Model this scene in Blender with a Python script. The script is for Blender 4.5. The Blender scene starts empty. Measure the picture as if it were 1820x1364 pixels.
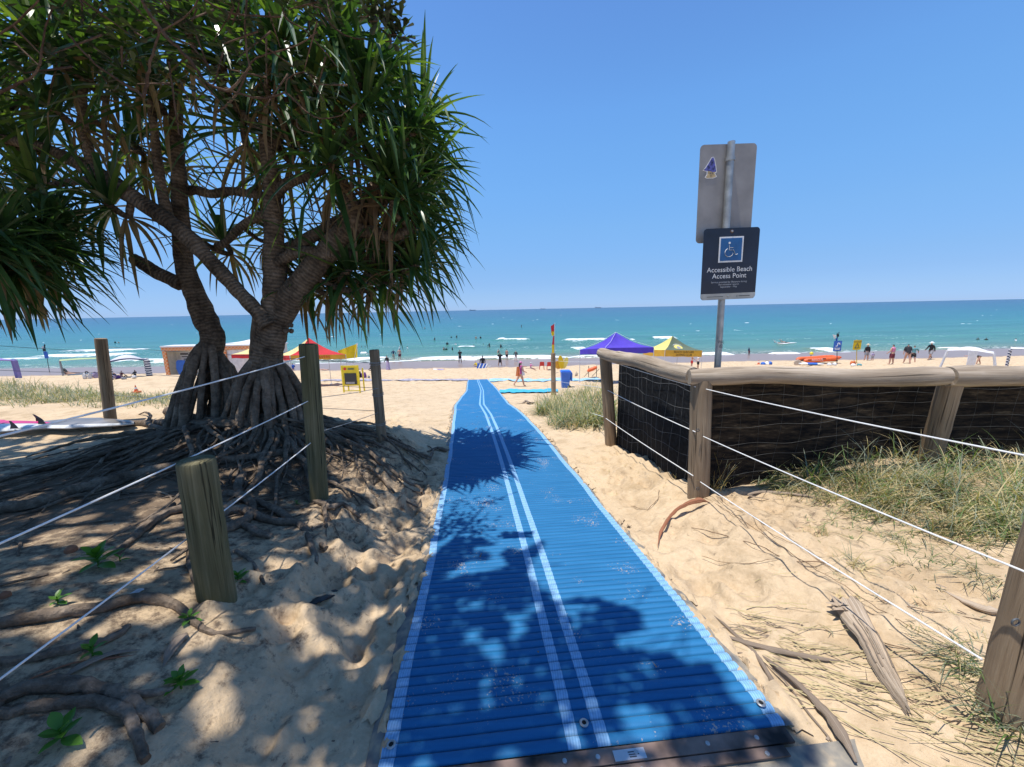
import bpy, math, random
import numpy as np
from mathutils import Vector, Matrix
R = math.radians
rnd = random.Random(7)
nrs = np.random.RandomState(11)
scene = bpy.context.scene
col = scene.collection

# ---------------------------------------------------------------- camera, sky, sun, exposure
W, H = 1820., 1364.
FPX = 684.0
ROLL, PITCH = R(1.165), R(10.9)
CAMZ = 1.6
SUN = Vector((-0.20, -0.07, 1.0)).normalized()        # towards the sun
SKY_STRENGTH, SUN_STRENGTH, EXPOSURE = 0.12, 5.0, 0.2

cam = bpy.data.cameras.new('camera')
cam.sensor_fit = 'HORIZONTAL'; cam.sensor_width = 36.0
cam.lens = 36.0 * FPX / W
cam.clip_start = 0.05; cam.clip_end = 60000
camo = bpy.data.objects.new('camera', cam); col.objects.link(camo)
camo.location = (0, 0, CAMZ)
camo.rotation_euler = (Matrix.Rotation(R(90) - PITCH, 4, 'X') @ Matrix.Rotation(-ROLL, 4, 'Z')).to_euler()
scene.camera = camo

world = bpy.data.worlds.new('World'); scene.world = world; world.use_nodes = True
wn = world.node_tree; bg = wn.nodes['Background']
sky = wn.nodes.new('ShaderNodeTexSky'); sky.sky_type = 'NISHITA'; sky.sun_disc = False
sky.sun_elevation = math.asin(SUN.z); sky.sun_rotation = math.atan2(SUN.x, SUN.y)
sky.altitude = 0; sky.air_density = 1.0; sky.dust_density = 0.0; sky.ozone_density = 3.5
# the deep, even blue of this sea air: a tint that depends on elevation only, the same all round
_tc = wn.nodes.new('ShaderNodeTexCoord'); _sx = wn.nodes.new('ShaderNodeSeparateXYZ'); _rp = wn.nodes.new('ShaderNodeValToRGB')
_el = _rp.color_ramp.elements
_st = [(0.0, (0.172, 0.276, 0.592)), (0.012, (0.18, 0.284, 0.581)), (0.033, (0.199, 0.289, 0.526)), (0.064, (0.222, 0.304, 0.491)), (0.095, (0.252, 0.339, 0.491)), (0.183, (0.335, 0.456, 0.567)), (0.264, (0.385, 0.546, 0.656)), (0.338, (0.419, 0.603, 0.716)), (0.403, (0.437, 0.63, 0.759)), (0.557, (0.435, 0.6, 0.758))]
while len(_el) < len(_st): _el.new(.5)
for _i, (_p, _c) in enumerate(_st): _el[_i].position = _p; _el[_i].color = (*_c, 1)
_sc = wn.nodes.new('ShaderNodeVectorMath'); _sc.operation = 'SCALE'; _sc.inputs['Scale'].default_value = 2.0
_mu = wn.nodes.new('ShaderNodeVectorMath'); _mu.operation = 'MULTIPLY'
wn.links.new(_tc.outputs['Generated'], _sx.inputs[0]); wn.links.new(_sx.outputs[2], _rp.inputs[0]); wn.links.new(_rp.outputs[0], _sc.inputs[0]); wn.links.new(_sc.outputs[0], _mu.inputs[0])
wn.links.new(sky.outputs[0], _mu.inputs[1]); wn.links.new(_mu.outputs[0], bg.inputs['Color']); bg.inputs['Strength'].default_value = SKY_STRENGTH

sl = bpy.data.lights.new('sun', 'SUN'); sl.energy = SUN_STRENGTH; sl.angle = R(0.53); sl.color = (1, .955, .89)
so = bpy.data.objects.new('sun', sl); col.objects.link(so)
so.rotation_euler = SUN.to_track_quat('Z', 'Y').to_euler(); so.location = (0, 0, 30)
scene.view_settings.view_transform = 'Standard'; scene.view_settings.look = 'None'
scene.view_settings.exposure = EXPOSURE; scene.view_settings.gamma = 1
scene.cycles.max_bounces = 6; scene.cycles.transparent_max_bounces = 8

# ---------------------------------------------------------------- where a line of sight meets the place
def ray(px, py):
    u = (px - W / 2) / FPX; v = -(py - H / 2) / FPX
    c, s = math.cos(ROLL), math.sin(ROLL)
    u, v = u * c + v * s, -u * s + v * c
    return np.array([u, math.cos(PITCH) + v * math.sin(PITCH), -math.sin(PITCH) + v * math.cos(PITCH)])
def at(px, py, D):                 # the point of that line of sight at distance D ahead
    d = ray(px, py); return Vector(d / d[1] * D) + Vector((0, 0, CAMZ))
def depth(p):                      # distance along the optical axis
    return p[1] * math.cos(PITCH) - (p[2] - CAMZ) * math.sin(PITCH)
def proj(p):
    x, y, z = p[0], p[1], p[2] - CAMZ
    zc = y * math.cos(PITCH) - z * math.sin(PITCH)
    v = y * math.sin(PITCH) + z * math.cos(PITCH)
    if zc < .05: return (-9999, -9999)
    u, v = x / zc, v / zc
    c, s = math.cos(ROLL), math.sin(ROLL)
    u, v = u * c - v * s, u * s + v * c
    return (W / 2 + FPX * u, H / 2 - FPX * v)

# ---------------------------------------------------------------- noise and terrain
def vnoise(x, y, seed=0):
    x = np.asarray(x, float); y = np.asarray(y, float)
    xi = np.floor(x).astype(np.int64); yi = np.floor(y).astype(np.int64)
    xf = x - xi; yf = y - yi
    xf = xf * xf * (3 - 2 * xf); yf = yf * yf * (3 - 2 * yf)
    def h(a, b):
        n = (a * 374761393 + b * 668265263 + seed * 974711) & 0x7fffffff
        n = ((n ^ (n >> 13)) * 1274126177) & 0x7fffffff
        return ((n ^ (n >> 16)) & 0xffff) / 65535.0
    return (h(xi, yi) * (1 - xf) + h(xi + 1, yi) * xf) * (1 - yf) + (h(xi, yi + 1) * (1 - xf) + h(xi + 1, yi + 1) * xf) * yf
def fbm(x, y, seed=0, o=4):
    s = 0; a = .5; f = 1
    for i in range(o): s = s + a * vnoise(x * f, y * f, seed + i * 17); a *= .5; f *= 2.03
    return s
def sm(a, b, x):
    t = np.clip((np.asarray(x, float) - a) / (b - a), 0, 1); return t * t * (3 - 2 * t)
PD = [-8, -3, 0, 1.2, 1.8, 2.4, 3.46, 4.8, 5.8, 6.5, 8.1, 10.4, 17.8, 29.4, 40, 44, 46, 53.5, 60, 75, 130]
PZ = [.1, .05, .02, 0, -.06, -.13, -.25, -.35, -.44, -.5, -.67, -1.01, -2.17, -3.72, -4.62, -4.87, -4.95, -5.3, -5.6, -6.3, -9]
_pd = np.linspace(-8, 130, 2761); _pz = np.interp(_pd, PD, PZ)
_k = np.ones(11) / 11; _pz2 = np.convolve(np.pad(_pz, 5, mode='edge'), _k, 'valid')
def zb(y): return np.interp(y, _pd, _pz2)
MX = np.array([(-1, .42), (0, .35), (1.2, .25), (1.41, .23), (1.81, .19), (2.39, .14), (3.46, .03), (4.03, -.03), (4.81, -.12), (5.83, -.24), (6.54, -.33),
      (8.13, -.53), (10.39, -.85), (14, -1.13), (17.84, -1.42), (22, -1.86), (26, -2.3), (29.37, -2.64)])
def matx(y): return np.interp(y, MX[:, 0], MX[:, 1])
dents = []
for i in range(1300):
    yy = rnd.uniform(.3, 13) if i < 500 else rnd.uniform(1.6, 8)
    side = rnd.choice((-1, -1, 1))
    xx = float(matx(yy)) + side * rnd.uniform(.92, 1.55 if side < 0 else 2.1) * (1 + .12 * yy if yy > 5 else 1)
    dents.append((xx, yy, rnd.uniform(.045, .10), rnd.uniform(.09, .15), rnd.uniform(-.9, .9), rnd.uniform(.008, .022)))
def zg(x, y, fine=False):
    x = np.asarray(x, float); y = np.asarray(y, float)
    z = zb(y)
    l = x - matx(y)
    near = 1 - sm(5.2, 7.5, y)
    # left mound round the tree
    z = z + near * (.26 * sm(.95, 1.6, -l) + .14 * sm(1.5, 3.0, -l))
    z = z + .36 * np.exp(-((x + 3.0) / 1.35) ** 2 - ((y - 4.5) / 1.0) ** 2)
    z = z + .12 * np.exp(-((x + 2.2) / .8) ** 2 - ((y - 1.0) / .8) ** 2)
    # dune crest far left
    d = sm(-.0, 1.8, -.74 * y - x + .6) * sm(4.5, 7, y) * (1 - sm(10.5, 15, y))
    z = z + d * np.maximum(0, (-.02 - zb(y)))
    # right bank with the fence
    k = 1 - .75 * sm(3.4, 5.2, y)
    z = z + k * (.19 * sm(.98, 1.7, l) + .22 * sm(1.7, 3.4, l)) * (1 - sm(7, 12, y)) 
    z = z + .38 * sm(1.1, 2.3, x - .0 * y) * sm(5.2, 7.2, y) * (1 - sm(9, 14, y))
    out = sm(.8, 1.1, np.abs(l)) + (y > 29.6)
    out = np.clip(out, 0, 1)
    z = z + out * ((fbm(x * .9 + 5, y * .9, 3, 3) - .44) * .10 * (1 - sm(44, 50, y)))
    if fine:
        z = z + out * (fbm(x * 5, y * 5, 9, 4) - .47) * .020 * (1 - .7 * sm(44, 50, y))
        z = z + out * sm(12, 25, y) * (1 - sm(43, 47, y)) * (fbm(x * 1.6, y * 1.6, 29, 3) - .44) * .30
    return z
def G(px, py, sink=0.0):           # where that line of sight meets the ground
    d = ray(px, py); d = d / d[1]
    t = np.geomspace(.5, 130, 700)
    f = CAMZ + d[2] * t - zg(d[0] * t, t)
    i = np.argmax(f < 0)
    if i == 0: return Vector((d[0] * 60, 60, float(zb(60))))
    a, b = t[i - 1], t[i]
    for _ in range(18):
        m = (a + b) / 2
        if CAMZ + d[2] * m - float(zg(d[0] * m, m)) > 0: a = m
        else: b = m
    return Vector((d[0] * b, b, float(zg(d[0] * b, b, True)) + .002 - sink))
SEA = -5.3
def S(px, py, dz=0.0):             # the same for the sea
    d = ray(px, py); t = (SEA - CAMZ) / d[2]; p = Vector(d * t) + Vector((0, 0, CAMZ)); p.z += dz; return p
def gz(x, y): return float(zg(x, y, True)) + .002

# ---------------------------------------------------------------- mesh builder
OO = {}
class MB:
    def __init__(s): s.v = []; s.f = []; s.m = []; s.uv = []; s.n = 0
    def add(s, V, Fs, mi=0, UV=None):
        b = s.n; V = [tuple(map(float, p)) for p in V]
        s.v += V; s.n += len(V)
        s.f += [tuple(i + b for i in f) for f in Fs]; s.m += [mi] * len(Fs)
        s.uv += list(UV) if UV is not None else [(p[0], p[1]) for p in V]
        return s
    def box(s, c, size, mi=0, rz=0, rot=None):
        sx, sy, sz = [k / 2 for k in size]
        M = rot if rot is not None else Matrix.Rotation(rz, 3, 'Z')
        P = [Vector(c) + M @ Vector((x * sx, y * sy, z * sz)) for x in (-1, 1) for y in (-1, 1) for z in (-1, 1)]
        return s.add(P, [(0, 1, 3, 2), (4, 6, 7, 5), (0, 4, 5, 1), (2, 3, 7, 6), (0, 2, 6, 4), (1, 5, 7, 3)], mi)
    def tube(s, pts, rad, n=8, mi=0, cap=True, rough=0, flat=1.0, seed=0, v0=0.0):
        pts = [Vector(p) for p in pts]
        if not hasattr(rad, '__len__'): rad = [rad] * len(pts)
        rr = random.Random(seed + len(pts) * 31 + n)
        t0 = (pts[1] - pts[0]).normalized()
        up = Vector((0, 0, 1)) if abs(t0.z) < .9 else Vector((1, 0, 0))
        a = t0.cross(up).normalized(); V = []; UV = []; L = v0
        for i, p in enumerate(pts):
            t = (pts[min(i + 1, len(pts) - 1)] - pts[max(i - 1, 0)])
            if t.length < 1e-7: t = t0
            t.normalize()
            a = (a - t * a.dot(t))
            if a.length < 1e-6: a = t.orthogonal()
            a.normalize(); b = t.cross(a)
            if i: L += (p - pts[i - 1]).length
            for k in range(n):
                th = 2 * math.pi * k / n
                r = rad[i] * (1 + (rr.uniform(-rough, rough) if rough else 0))
                V.append(p + a * (math.cos(th) * r) + b * (math.sin(th) * r * flat)); UV.append((k / n, L))
        Fs = [(i * n + k, i * n + (k + 1) % n, (i + 1) * n + (k + 1) % n, (i + 1) * n + k) for i in range(len(pts) - 1) for k in range(n)]
        if cap:
            Fs.append(tuple(range(n - 1, -1, -1))); Fs.append(tuple((len(pts) - 1) * n + k for k in range(n)))
        return s.add(V, Fs, mi, UV)
    def lathe(s, c, prof, n=16, mi=0, axis=None):
        V = []; Fs = []
        M = Vector((0, 0, 1)).rotation_difference(Vector(axis)).to_matrix() if axis is not None else Matrix.Identity(3)
        for r, z in prof:
            for k in range(n):
                th = 2 * math.pi * k / n; V.append(Vector(c) + M @ Vector((r * math.cos(th), r * math.sin(th), z)))
        for i in range(len(prof) - 1):
            for k in range(n): Fs.append((i * n + k, i * n + (k + 1) % n, (i + 1) * n + (k + 1) % n, (i + 1) * n + k))
        Fs.append(tuple(range(n - 1, -1, -1))); Fs.append(tuple((len(prof) - 1) * n + k for k in range(n)))
        return s.add(V, Fs, mi)
    def sheet(s, grid, mi=0, th=0):          # grid[i][j] points
        r, c = len(grid), len(grid[0]); V = [p for row in grid for p in row]
        Fs = [(i * c + j, i * c + j + 1, (i + 1) * c + j + 1, (i + 1) * c + j) for i in range(r - 1) for j in range(c - 1)]
        UV = [(j / max(1, c - 1), i / max(1, r - 1)) for i in range(r) for j in range(c)]
        return s.add(V, Fs, mi, UV)
    def slab(s, outline, c, ux, uy, nrm, th, mi=0):   # a flat outline given thickness
        c = Vector(c); ux = Vector(ux); uy = Vector(uy); nrm = Vector(nrm); n = len(outline)
        A = [c + ux * x + uy * y + nrm * (th / 2) for x, y in outline]; B = [p - nrm * th for p in A]
        return s.add(A + B, [tuple(range(n)), tuple(range(2 * n - 1, n - 1, -1))] + [(i, n + i, n + (i + 1) % n, (i + 1) % n) for i in range(n)], mi,
                     [(x, y) for x, y in outline] * 2)
    def build(s, name, mats, parent=None, smooth=True, origin=None):
        me = bpy.data.meshes.new(name)
        V = s.v
        og = OO[parent.name] if parent is not None else Vector(origin) if origin is not None else Vector((0, 0, 0))
        if og.length > 0: V = [(p[0] - og.x, p[1] - og.y, p[2] - og.z) for p in V]
        me.from_pydata(V, [], s.f)
        for m in (mats if isinstance(mats, (list, tuple)) else [mats]): me.materials.append(m)
        if any(s.m): me.polygons.foreach_set('material_index', s.m)
        uvl = me.uv_layers.new(name='UVMap')
        li = np.empty(len(me.loops), np.int32); me.loops.foreach_get('vertex_index', li)
        uvl.data.foreach_set('uv', np.asarray(s.uv, np.float32)[li].ravel())
        if smooth: me.polygons.foreach_set('use_smooth', [True] * len(me.polygons))
        if smooth == 'auto' or smooth is True:
            try: me.set_sharp_from_angle(angle=R(42))
            except Exception: pass
        me.update()
        o = bpy.data.objects.new(name, me); col.objects.link(o)
        if parent is not None: o.parent = parent
        elif origin is not None: o.location = origin
        OO[o.name] = og
        return o
def T(o, label=None, cat=None, group=None, kind=None):
    if label: o['label'] = label
    if cat: o['category'] = cat
    if group: o['group'] = group
    if kind: o['kind'] = kind
    return o
def thing(name, loc, label, cat, group=None):
    o = bpy.data.objects.new(name, None); col.objects.link(o); o.location = loc; o.empty_display_size = .1
    OO[o.name] = Vector(loc); return T(o, label, cat, group)
def text_mesh(txt, size, align='CENTER'):
    c = bpy.data.curves.new('lettering', 'FONT'); c.body = txt; c.size = size; c.align_x = align; c.align_y = 'CENTER'; c.resolution_u = 3
    o = bpy.data.objects.new('lettering', c); me = bpy.data.meshes.new_from_object(o); bpy.data.objects.remove(o); return me
def lettering(txt, size, c, ux, nrm, mat, parent, off=.004, name='lettering', sx=1.0, align='CENTER'):
    me = text_mesh(txt, size, align); ux = Vector(ux).normalized(); n = Vector(nrm).normalized(); uy = n.cross(ux)
    c = Vector(c) - OO[parent.name] + n * off
    for v in me.vertices: v.co = c + ux * v.co.x * sx + uy * v.co.y
    me.materials.clear(); me.materials.append(mat)
    o = bpy.data.objects.new(name, me); col.objects.link(o); o.parent = parent; OO[o.name] = OO[parent.name]; return o

# ---------------------------------------------------------------- materials
def newmat(name):
    m = bpy.data.materials.new(name); m.use_nodes = True; nt = m.node_tree
    b = nt.nodes['Principled BSDF']; return m, nt, b
def N(nt, t, **k):
    n = nt.nodes.new(t)
    for a, v in k.items():
        if hasattr(n, a): setattr(n, a, v)
        else:
            a2 = a.replace('_', ' ')
            s = next((i for i in n.inputs if i.name.lower() == a2.lower()), None)
            if hasattr(v, 'is_output') or isinstance(v, bpy.types.NodeSocket): nt.links.new(v, s)
            else: s.default_value = v
    return n
def ramp(nt, fac, stops):
    r = nt.nodes.new('ShaderNodeValToRGB'); e = r.color_ramp.elements
    while len(e) < len(stops): e.new(.5)
    for i, (p, c) in enumerate(stops): e[i].position = p; e[i].color = (*c, 1) if len(c) == 3 else c
    nt.links.new(fac, r.inputs[0]); return r.outputs[0]
def mixc(nt, fac, a, b, mode='MIX'):
    m = nt.nodes.new('ShaderNodeMix'); m.data_type = 'RGBA'; m.blend_type = mode
    for s, v in ((m.inputs[0], fac), (m.inputs[6], a), (m.inputs[7], b)):
        if isinstance(v, bpy.types.NodeSocket): nt.links.new(v, s)
        else: s.default_value = (*v, 1) if isinstance(v, tuple) and len(v) == 3 else v
    return m.outputs[2]
def coords(nt, kind='Object', scale=None):
    tc = nt.nodes.new('ShaderNodeTexCoord'); o = tc.outputs[kind]
    if scale is not None:
        mp = nt.nodes.new('ShaderNodeMapping'); mp.inputs['Scale'].default_value = scale; nt.links.new(o, mp.inputs[0]); o = mp.outputs[0]
    return o
def bump(nt, b, h, strength=.3, dist=.01):
    n = nt.nodes.new('ShaderNodeBump'); n.inputs['Strength'].default_value = strength; n.inputs['Distance'].default_value = dist
    nt.links.new(h, n.inputs['Height']); nt.links.new(n.outputs[0], b.inputs['Normal']); return n
def plain(name, c, rough=.6, var=.12, scale=8, metal=0, spec=.5, bmp=0, coord='Object'):
    m, nt, b = newmat(name)
    n = N(nt, 'ShaderNodeTexNoise', Scale=scale, Detail=4.0, Vector=coords(nt, coord))
    d = tuple(max(0, x * (1 - 2 * var)) for x in c); l = tuple(min(1, x * (1 + 1.2 * var)) for x in c)
    nt.links.new(ramp(nt, n.outputs[0], [(.3, d), (.7, l)]), b.inputs['Base Color'])
    b.inputs['Roughness'].default_value = rough; b.inputs['Metallic'].default_value = metal; b.inputs['Specular IOR Level'].default_value = spec
    if bmp: bump(nt, b, n.outputs[0], bmp, .01)
    return m
def wood(name, c1, c2, c3, grain=1.0, green=None):
    m, nt, b = newmat(name); uv = coords(nt, 'UV', (22 * grain, 1.6, 1))
    g = N(nt, 'ShaderNodeTexNoise', Scale=1.0, Detail=6.0, Roughness=.65, Distortion=.6, Vector=uv)
    big = N(nt, 'ShaderNodeTexNoise', Scale=2.2, Detail=3.0, Vector=coords(nt, 'Object'))
    c = ramp(nt, g.outputs[0], [(.25, c1), (.5, c2), (.72, c3)])
    c = mixc(nt, ramp(nt, big.outputs[0], [(.35, (0, 0, 0)), (.7, (.55, .55, .55))]), c, green if green else tuple(x * .55 for x in c2))
    cr = N(nt, 'ShaderNodeTexNoise', Scale=1.0, Detail=3.0, Distortion=1.2, Vector=coords(nt, 'UV', (30 * grain, .9, 1)))
    crk = ramp(nt, cr.outputs[0], [(.33, (.25, .25, .25)), (.39, (1, 1, 1))])
    c = mixc(nt, 1.0, c, crk, 'MULTIPLY')
    nt.links.new(c, b.inputs['Base Color']); b.inputs['Roughness'].default_value = .85; b.inputs['Specular IOR Level'].default_value = .2
    ad = N(nt, 'ShaderNodeMath', operation='ADD'); nt.links.new(g.outputs[0], ad.inputs[0]); nt.links.new(crk, ad.inputs[1])
    bump(nt, b, ad.outputs[0], .55, .008); return m
def leafmat(name, c1, c2, trans=.35, rough=.45, uvgrad=False):
    m, nt, b = newmat(name)
    info = nt.nodes.new('ShaderNodeObjectInfo')
    n = N(nt, 'ShaderNodeTexNoise', Scale=3.0, Detail=3.0, Vector=coords(nt, 'Object'))
    c = ramp(nt, n.outputs[0], [(.32, c1), (.68, c2)])
    nt.links.new(c, b.inputs['Base Color']); b.inputs['Roughness'].default_value = rough; b.inputs['Specular IOR Level'].default_value = .4
    tr = nt.nodes.new('ShaderNodeBsdfTranslucent')
    tc_ = mixc(nt, 1.0, c, (1.5, 1.7, .5), 'MULTIPLY'); nt.links.new(tc_, tr.inputs[0])
    mx = nt.nodes.new('ShaderNodeMixShader'); mx.inputs[0].default_value = trans
    nt.links.new(b.outputs[0], mx.inputs[1]); nt.links.new(tr.outputs[0], mx.inputs[2])
    nt.links.new(mx.outputs[0], nt.nodes['Material Output'].inputs['Surface']); return m

def sandmat():
    m, nt, b = newmat('sand'); P = coords(nt, 'Object')
    n1 = N(nt, 'ShaderNodeTexNoise', Scale=1.3, Detail=5.0, Vector=P)
    n2 = N(nt, 'ShaderNodeTexNoise', Scale=40.0, Detail=6.0, Roughness=.7, Vector=P)
    n3 = N(nt, 'ShaderNodeTexNoise', Scale=420.0, Detail=2.0, Vector=P)
    c = ramp(nt, n1.outputs[0], [(.3, (.52, .385, .235)), (.7, (.63, .48, .305))])
    c = mixc(nt, .35, c, ramp(nt, n2.outputs[0], [(.3, (.40, .29, .18)), (.65, (.66, .51, .34))]))
    sp = ramp(nt, n3.outputs[0], [(.27, (.35, .3, .25)), (.36, (1, 1, 1))])
    c = mixc(nt, .45, c, sp, 'MULTIPLY')
    n5 = N(nt, 'ShaderNodeTexNoise', Scale=3.1, Detail=5.0, Roughness=.65, Vector=P)
    c = mixc(nt, .55, c, ramp(nt, n5.outputs[0], [(.36, (.66, .62, .56)), (.50, (1, 1, 1))]), 'MULTIPLY')  # darker blotches in the colour stand for shade in the footprints
    # organic litter under the tree, then shade put into the sand colour
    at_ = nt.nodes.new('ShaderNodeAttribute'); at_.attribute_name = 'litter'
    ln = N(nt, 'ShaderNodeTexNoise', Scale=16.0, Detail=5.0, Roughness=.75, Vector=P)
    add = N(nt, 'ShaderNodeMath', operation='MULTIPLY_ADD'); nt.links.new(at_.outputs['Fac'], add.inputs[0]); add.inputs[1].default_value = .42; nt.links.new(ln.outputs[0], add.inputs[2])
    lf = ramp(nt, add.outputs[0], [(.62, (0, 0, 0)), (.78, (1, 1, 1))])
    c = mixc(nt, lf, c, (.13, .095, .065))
    cl_ = N(nt, 'ShaderNodeMapRange'); nt.links.new(at_.outputs['Fac'], cl_.inputs[0]); cl_.inputs['To Max'].default_value = .5; c = mixc(nt, cl_.outputs[0], c, (.27, .19, .12))  # smooth brown tint darkens and warms the sand as shade under the tree
    wt = nt.nodes.new('ShaderNodeAttribute'); wt.attribute_name = 'wet'
    c = mixc(nt, wt.outputs['Fac'], c, (.265, .195, .155))
    nt.links.new(c, b.inputs['Base Color'])
    rr = N(nt, 'ShaderNodeMapRange'); nt.links.new(wt.outputs['Fac'], rr.inputs[0]); rr.inputs['To Min'].default_value = .95; rr.inputs['To Max'].default_value = .32
    nt.links.new(rr.outputs[0], b.inputs['Roughness']); b.inputs['Specular IOR Level'].default_value = .25
    v = N(nt, 'ShaderNodeTexNoise', Scale=11.0, Detail=7.0, Roughness=.6, Vector=P)
    bb = bump(nt, b, v.outputs[0], .9, .028)
    v3 = N(nt, 'ShaderNodeTexNoise', Scale=2.6, Detail=3.0, Roughness=.55, Vector=P)
    b3 = nt.nodes.new('ShaderNodeBump'); b3.inputs['Strength'].default_value = .8; b3.inputs['Distance'].default_value = .12; nt.links.new(v3.outputs[0], b3.inputs['Height'])
    b2 = nt.nodes.new('ShaderNodeBump'); b2.inputs['Strength'].default_value = .35; nt.links.new(b3.outputs[0], b2.inputs['Normal']); b2.inputs['Distance'].default_value = .004
    nt.links.new(n3.outputs[0], b2.inputs['Height']); nt.links.new(b2.outputs[0], bb.inputs['Normal'])
    st = N(nt, 'ShaderNodeMapRange'); nt.links.new(wt.outputs['Fac'], st.inputs[0]); st.inputs['To Min'].default_value = .9; st.inputs['To Max'].default_value = .1
    nt.links.new(st.outputs[0], bb.inputs['Strength']); nt.links.new(st.outputs[0], b3.inputs['Strength'])
    return m
M = {}
M['sand'] = sandmat()
def seamat():
    m, nt, b = newmat('sea_water'); P = coords(nt, 'Object')
    sp = nt.nodes.new('ShaderNodeSeparateXYZ'); nt.links.new(P, sp.inputs[0])
    lg = N(nt, 'ShaderNodeMath', operation='LOGARITHM'); nt.links.new(sp.outputs[1], lg.inputs[0]); lg.inputs[1].default_value = 10.0
    n = N(nt, 'ShaderNodeTexNoise', Scale=1.0, Detail=5.0, Vector=coords(nt, 'Object', (.006, .035, 1)))
    ad = N(nt, 'ShaderNodeMath', operation='MULTIPLY_ADD'); nt.links.new(n.outputs[0], ad.inputs[0]); ad.inputs[1].default_value = .22; nt.links.new(lg.outputs[0], ad.inputs[2])
    mr = N(nt, 'ShaderNodeMapRange'); nt.links.new(ad.outputs[0], mr.inputs[0]); mr.inputs['From Min'].default_value = 1.8; mr.inputs['From Max'].default_value = 4.0
    f = lambda v: (v - 1.8 + .1) / 2.2
    c = ramp(nt, mr.outputs[0], [(f(1.74), (.22, .25, .16)), (f(1.79), (.105, .25, .165)), (f(1.9), (.058, .22, .165)), (f(2.08), (.032, .19, .172)), (f(2.3), (.014, .150, .165)), (f(2.6), (.008, .105, .142)), (f(3.1), (.006, .066, .112)), (f(3.7), (.006, .05, .095))])
    # swell shading put into the colour as darker bands
    n4 = N(nt, 'ShaderNodeTexNoise', Scale=1.0, Detail=6.0, Roughness=.6, Vector=coords(nt, 'Object', (.05, .3, 1)))
    c = mixc(nt, .55, c, ramp(nt, n4.outputs[0], [(.38, (.45, .5, .6)), (.62, (1.0, 1.0, 1.0))]), 'MULTIPLY')
    at_ = nt.nodes.new('ShaderNodeAttribute'); at_.attribute_name = 'foam'
    fn = N(nt, 'ShaderNodeTexNoise', Scale=1.0, Detail=6.0, Roughness=.7, Vector=coords(nt, 'Object', (1.0, 1.6, 1)))
    sm_ = N(nt, 'ShaderNodeMath', operation='ADD'); nt.links.new(at_.outputs['Fac'], sm_.inputs[0]); nt.links.new(fn.outputs[0], sm_.inputs[1])
    ff = ramp(nt, sm_.outputs[0], [(.82, (0, 0, 0)), (.90, (.35, .35, .35)), (1.0, (1, 1, 1))])
    c = mixc(nt, ff, c, (.86, .88, .88))
    nt.links.new(c, b.inputs['Base Color']); b.inputs['Specular IOR Level'].default_value = .32
    rg = N(nt, 'ShaderNodeMapRange'); nt.links.new(ff, rg.inputs[0]); rg.inputs['To Min'].default_value = .22; rg.inputs['To Max'].default_value = .9
    nt.links.new(rg.outputs[0], b.inputs['Roughness'])
    w1 = N(nt, 'ShaderNodeTexNoise', Scale=1.0, Detail=8.0, Roughness=.68, Vector=coords(nt, 'Object', (.35, .9, 1)))
    bump(nt, b, w1.outputs[0], 1.0, .5); return m
M['sea'] = seamat()
M['post'] = wood('weathered_post', (.16, .11, .07), (.30, .215, .135), (.42, .32, .21))
M['postgreen'] = wood('mossy_post', (.07, .06, .03), (.15, .13, .07), (.24, .21, .12), green=(.075, .085, .03))
M['log'] = wood('bleached_log', (.17, .125, .085), (.40, .32, .235), (.58, .49, .385), grain=.55)
M['driftwood'] = wood('driftwood', (.14, .10, .07), (.30, .23, .17), (.46, .38, .29), grain=1.6)
def barkmat(name, a, b_, c_, ring=.22):
    m, nt, b = newmat(name)
    uv = coords(nt, 'UV', (1, 1, 1))
    rings = N(nt, 'ShaderNodeTexWave', Scale=8.5, Distortion=5.0, Detail=4.0, bands_direction='Y', Vector=uv)
    n = N(nt, 'ShaderNodeTexNoise', Scale=5.0, Detail=6.0, Roughness=.7, Vector=coords(nt, 'Object'))
    w = N(nt, 'ShaderNodeTexNoise', Scale=26.0, Detail=4.0, Roughness=.7, Vector=coords(nt, 'Object'))
    c = ramp(nt, n.outputs[0], [(.3, a), (.52, b_), (.72, c_)])
    c = mixc(nt, .5, c, ramp(nt, w.outputs[0], [(.35, (.3, .28, .26)), (.6, (1.15, 1.1, 1.05))]), 'MULTIPLY')
    c = mixc(nt, ring, c, rings.outputs[0], 'MULTIPLY')
    nt.links.new(c, b.inputs['Base Color']); b.inputs['Roughness'].default_value = .9; b.inputs['Specular IOR Level'].default_value = .15
    ad = N(nt, 'ShaderNodeMath', operation='MULTIPLY_ADD'); nt.links.new(rings.outputs[0], ad.inputs[0]); ad.inputs[1].default_value = ring * 1.2; nt.links.new(w.outputs[0], ad.inputs[2])
    bump(nt, b, ad.outputs[0], .8, .018); return m
M['bark'] = barkmat('pandanus_bark', (.045, .034, .026), (.21, .16, .115), (.36, .28, .21), .38)
M['root'] = barkmat('root_bark', (.085, .063, .046), (.22, .17, .125), (.36, .29, .22), .10)
M['twig'] = barkmat('twig_bark', (.06, .035, .024), (.14, .09, .062), (.24, .17, .12), .08)
M['pleaf'] = leafmat('pandanus_leaf', (.022, .062, .020), (.072, .135, .042), .24, .30)
M['pleaf2'] = leafmat('pandanus_leaf_sunlit', (.07, .13, .03), (.17, .24, .06), .35, .34)  # brighter yellow-green copy, mixed in at random for blades in sun
M['pdead'] = leafmat('dead_pandanus_leaf', (.14, .09, .05), (.30, .21, .12), .2, .6)
M['bleaf'] = leafmat('broad_leaf', (.016, .028, .012), (.05, .062, .03), .12, .38)
M['sprout'] = leafmat('sprout_leaf', (.05, .15, .02), (.13, .30, .04), .35, .4)
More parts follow.
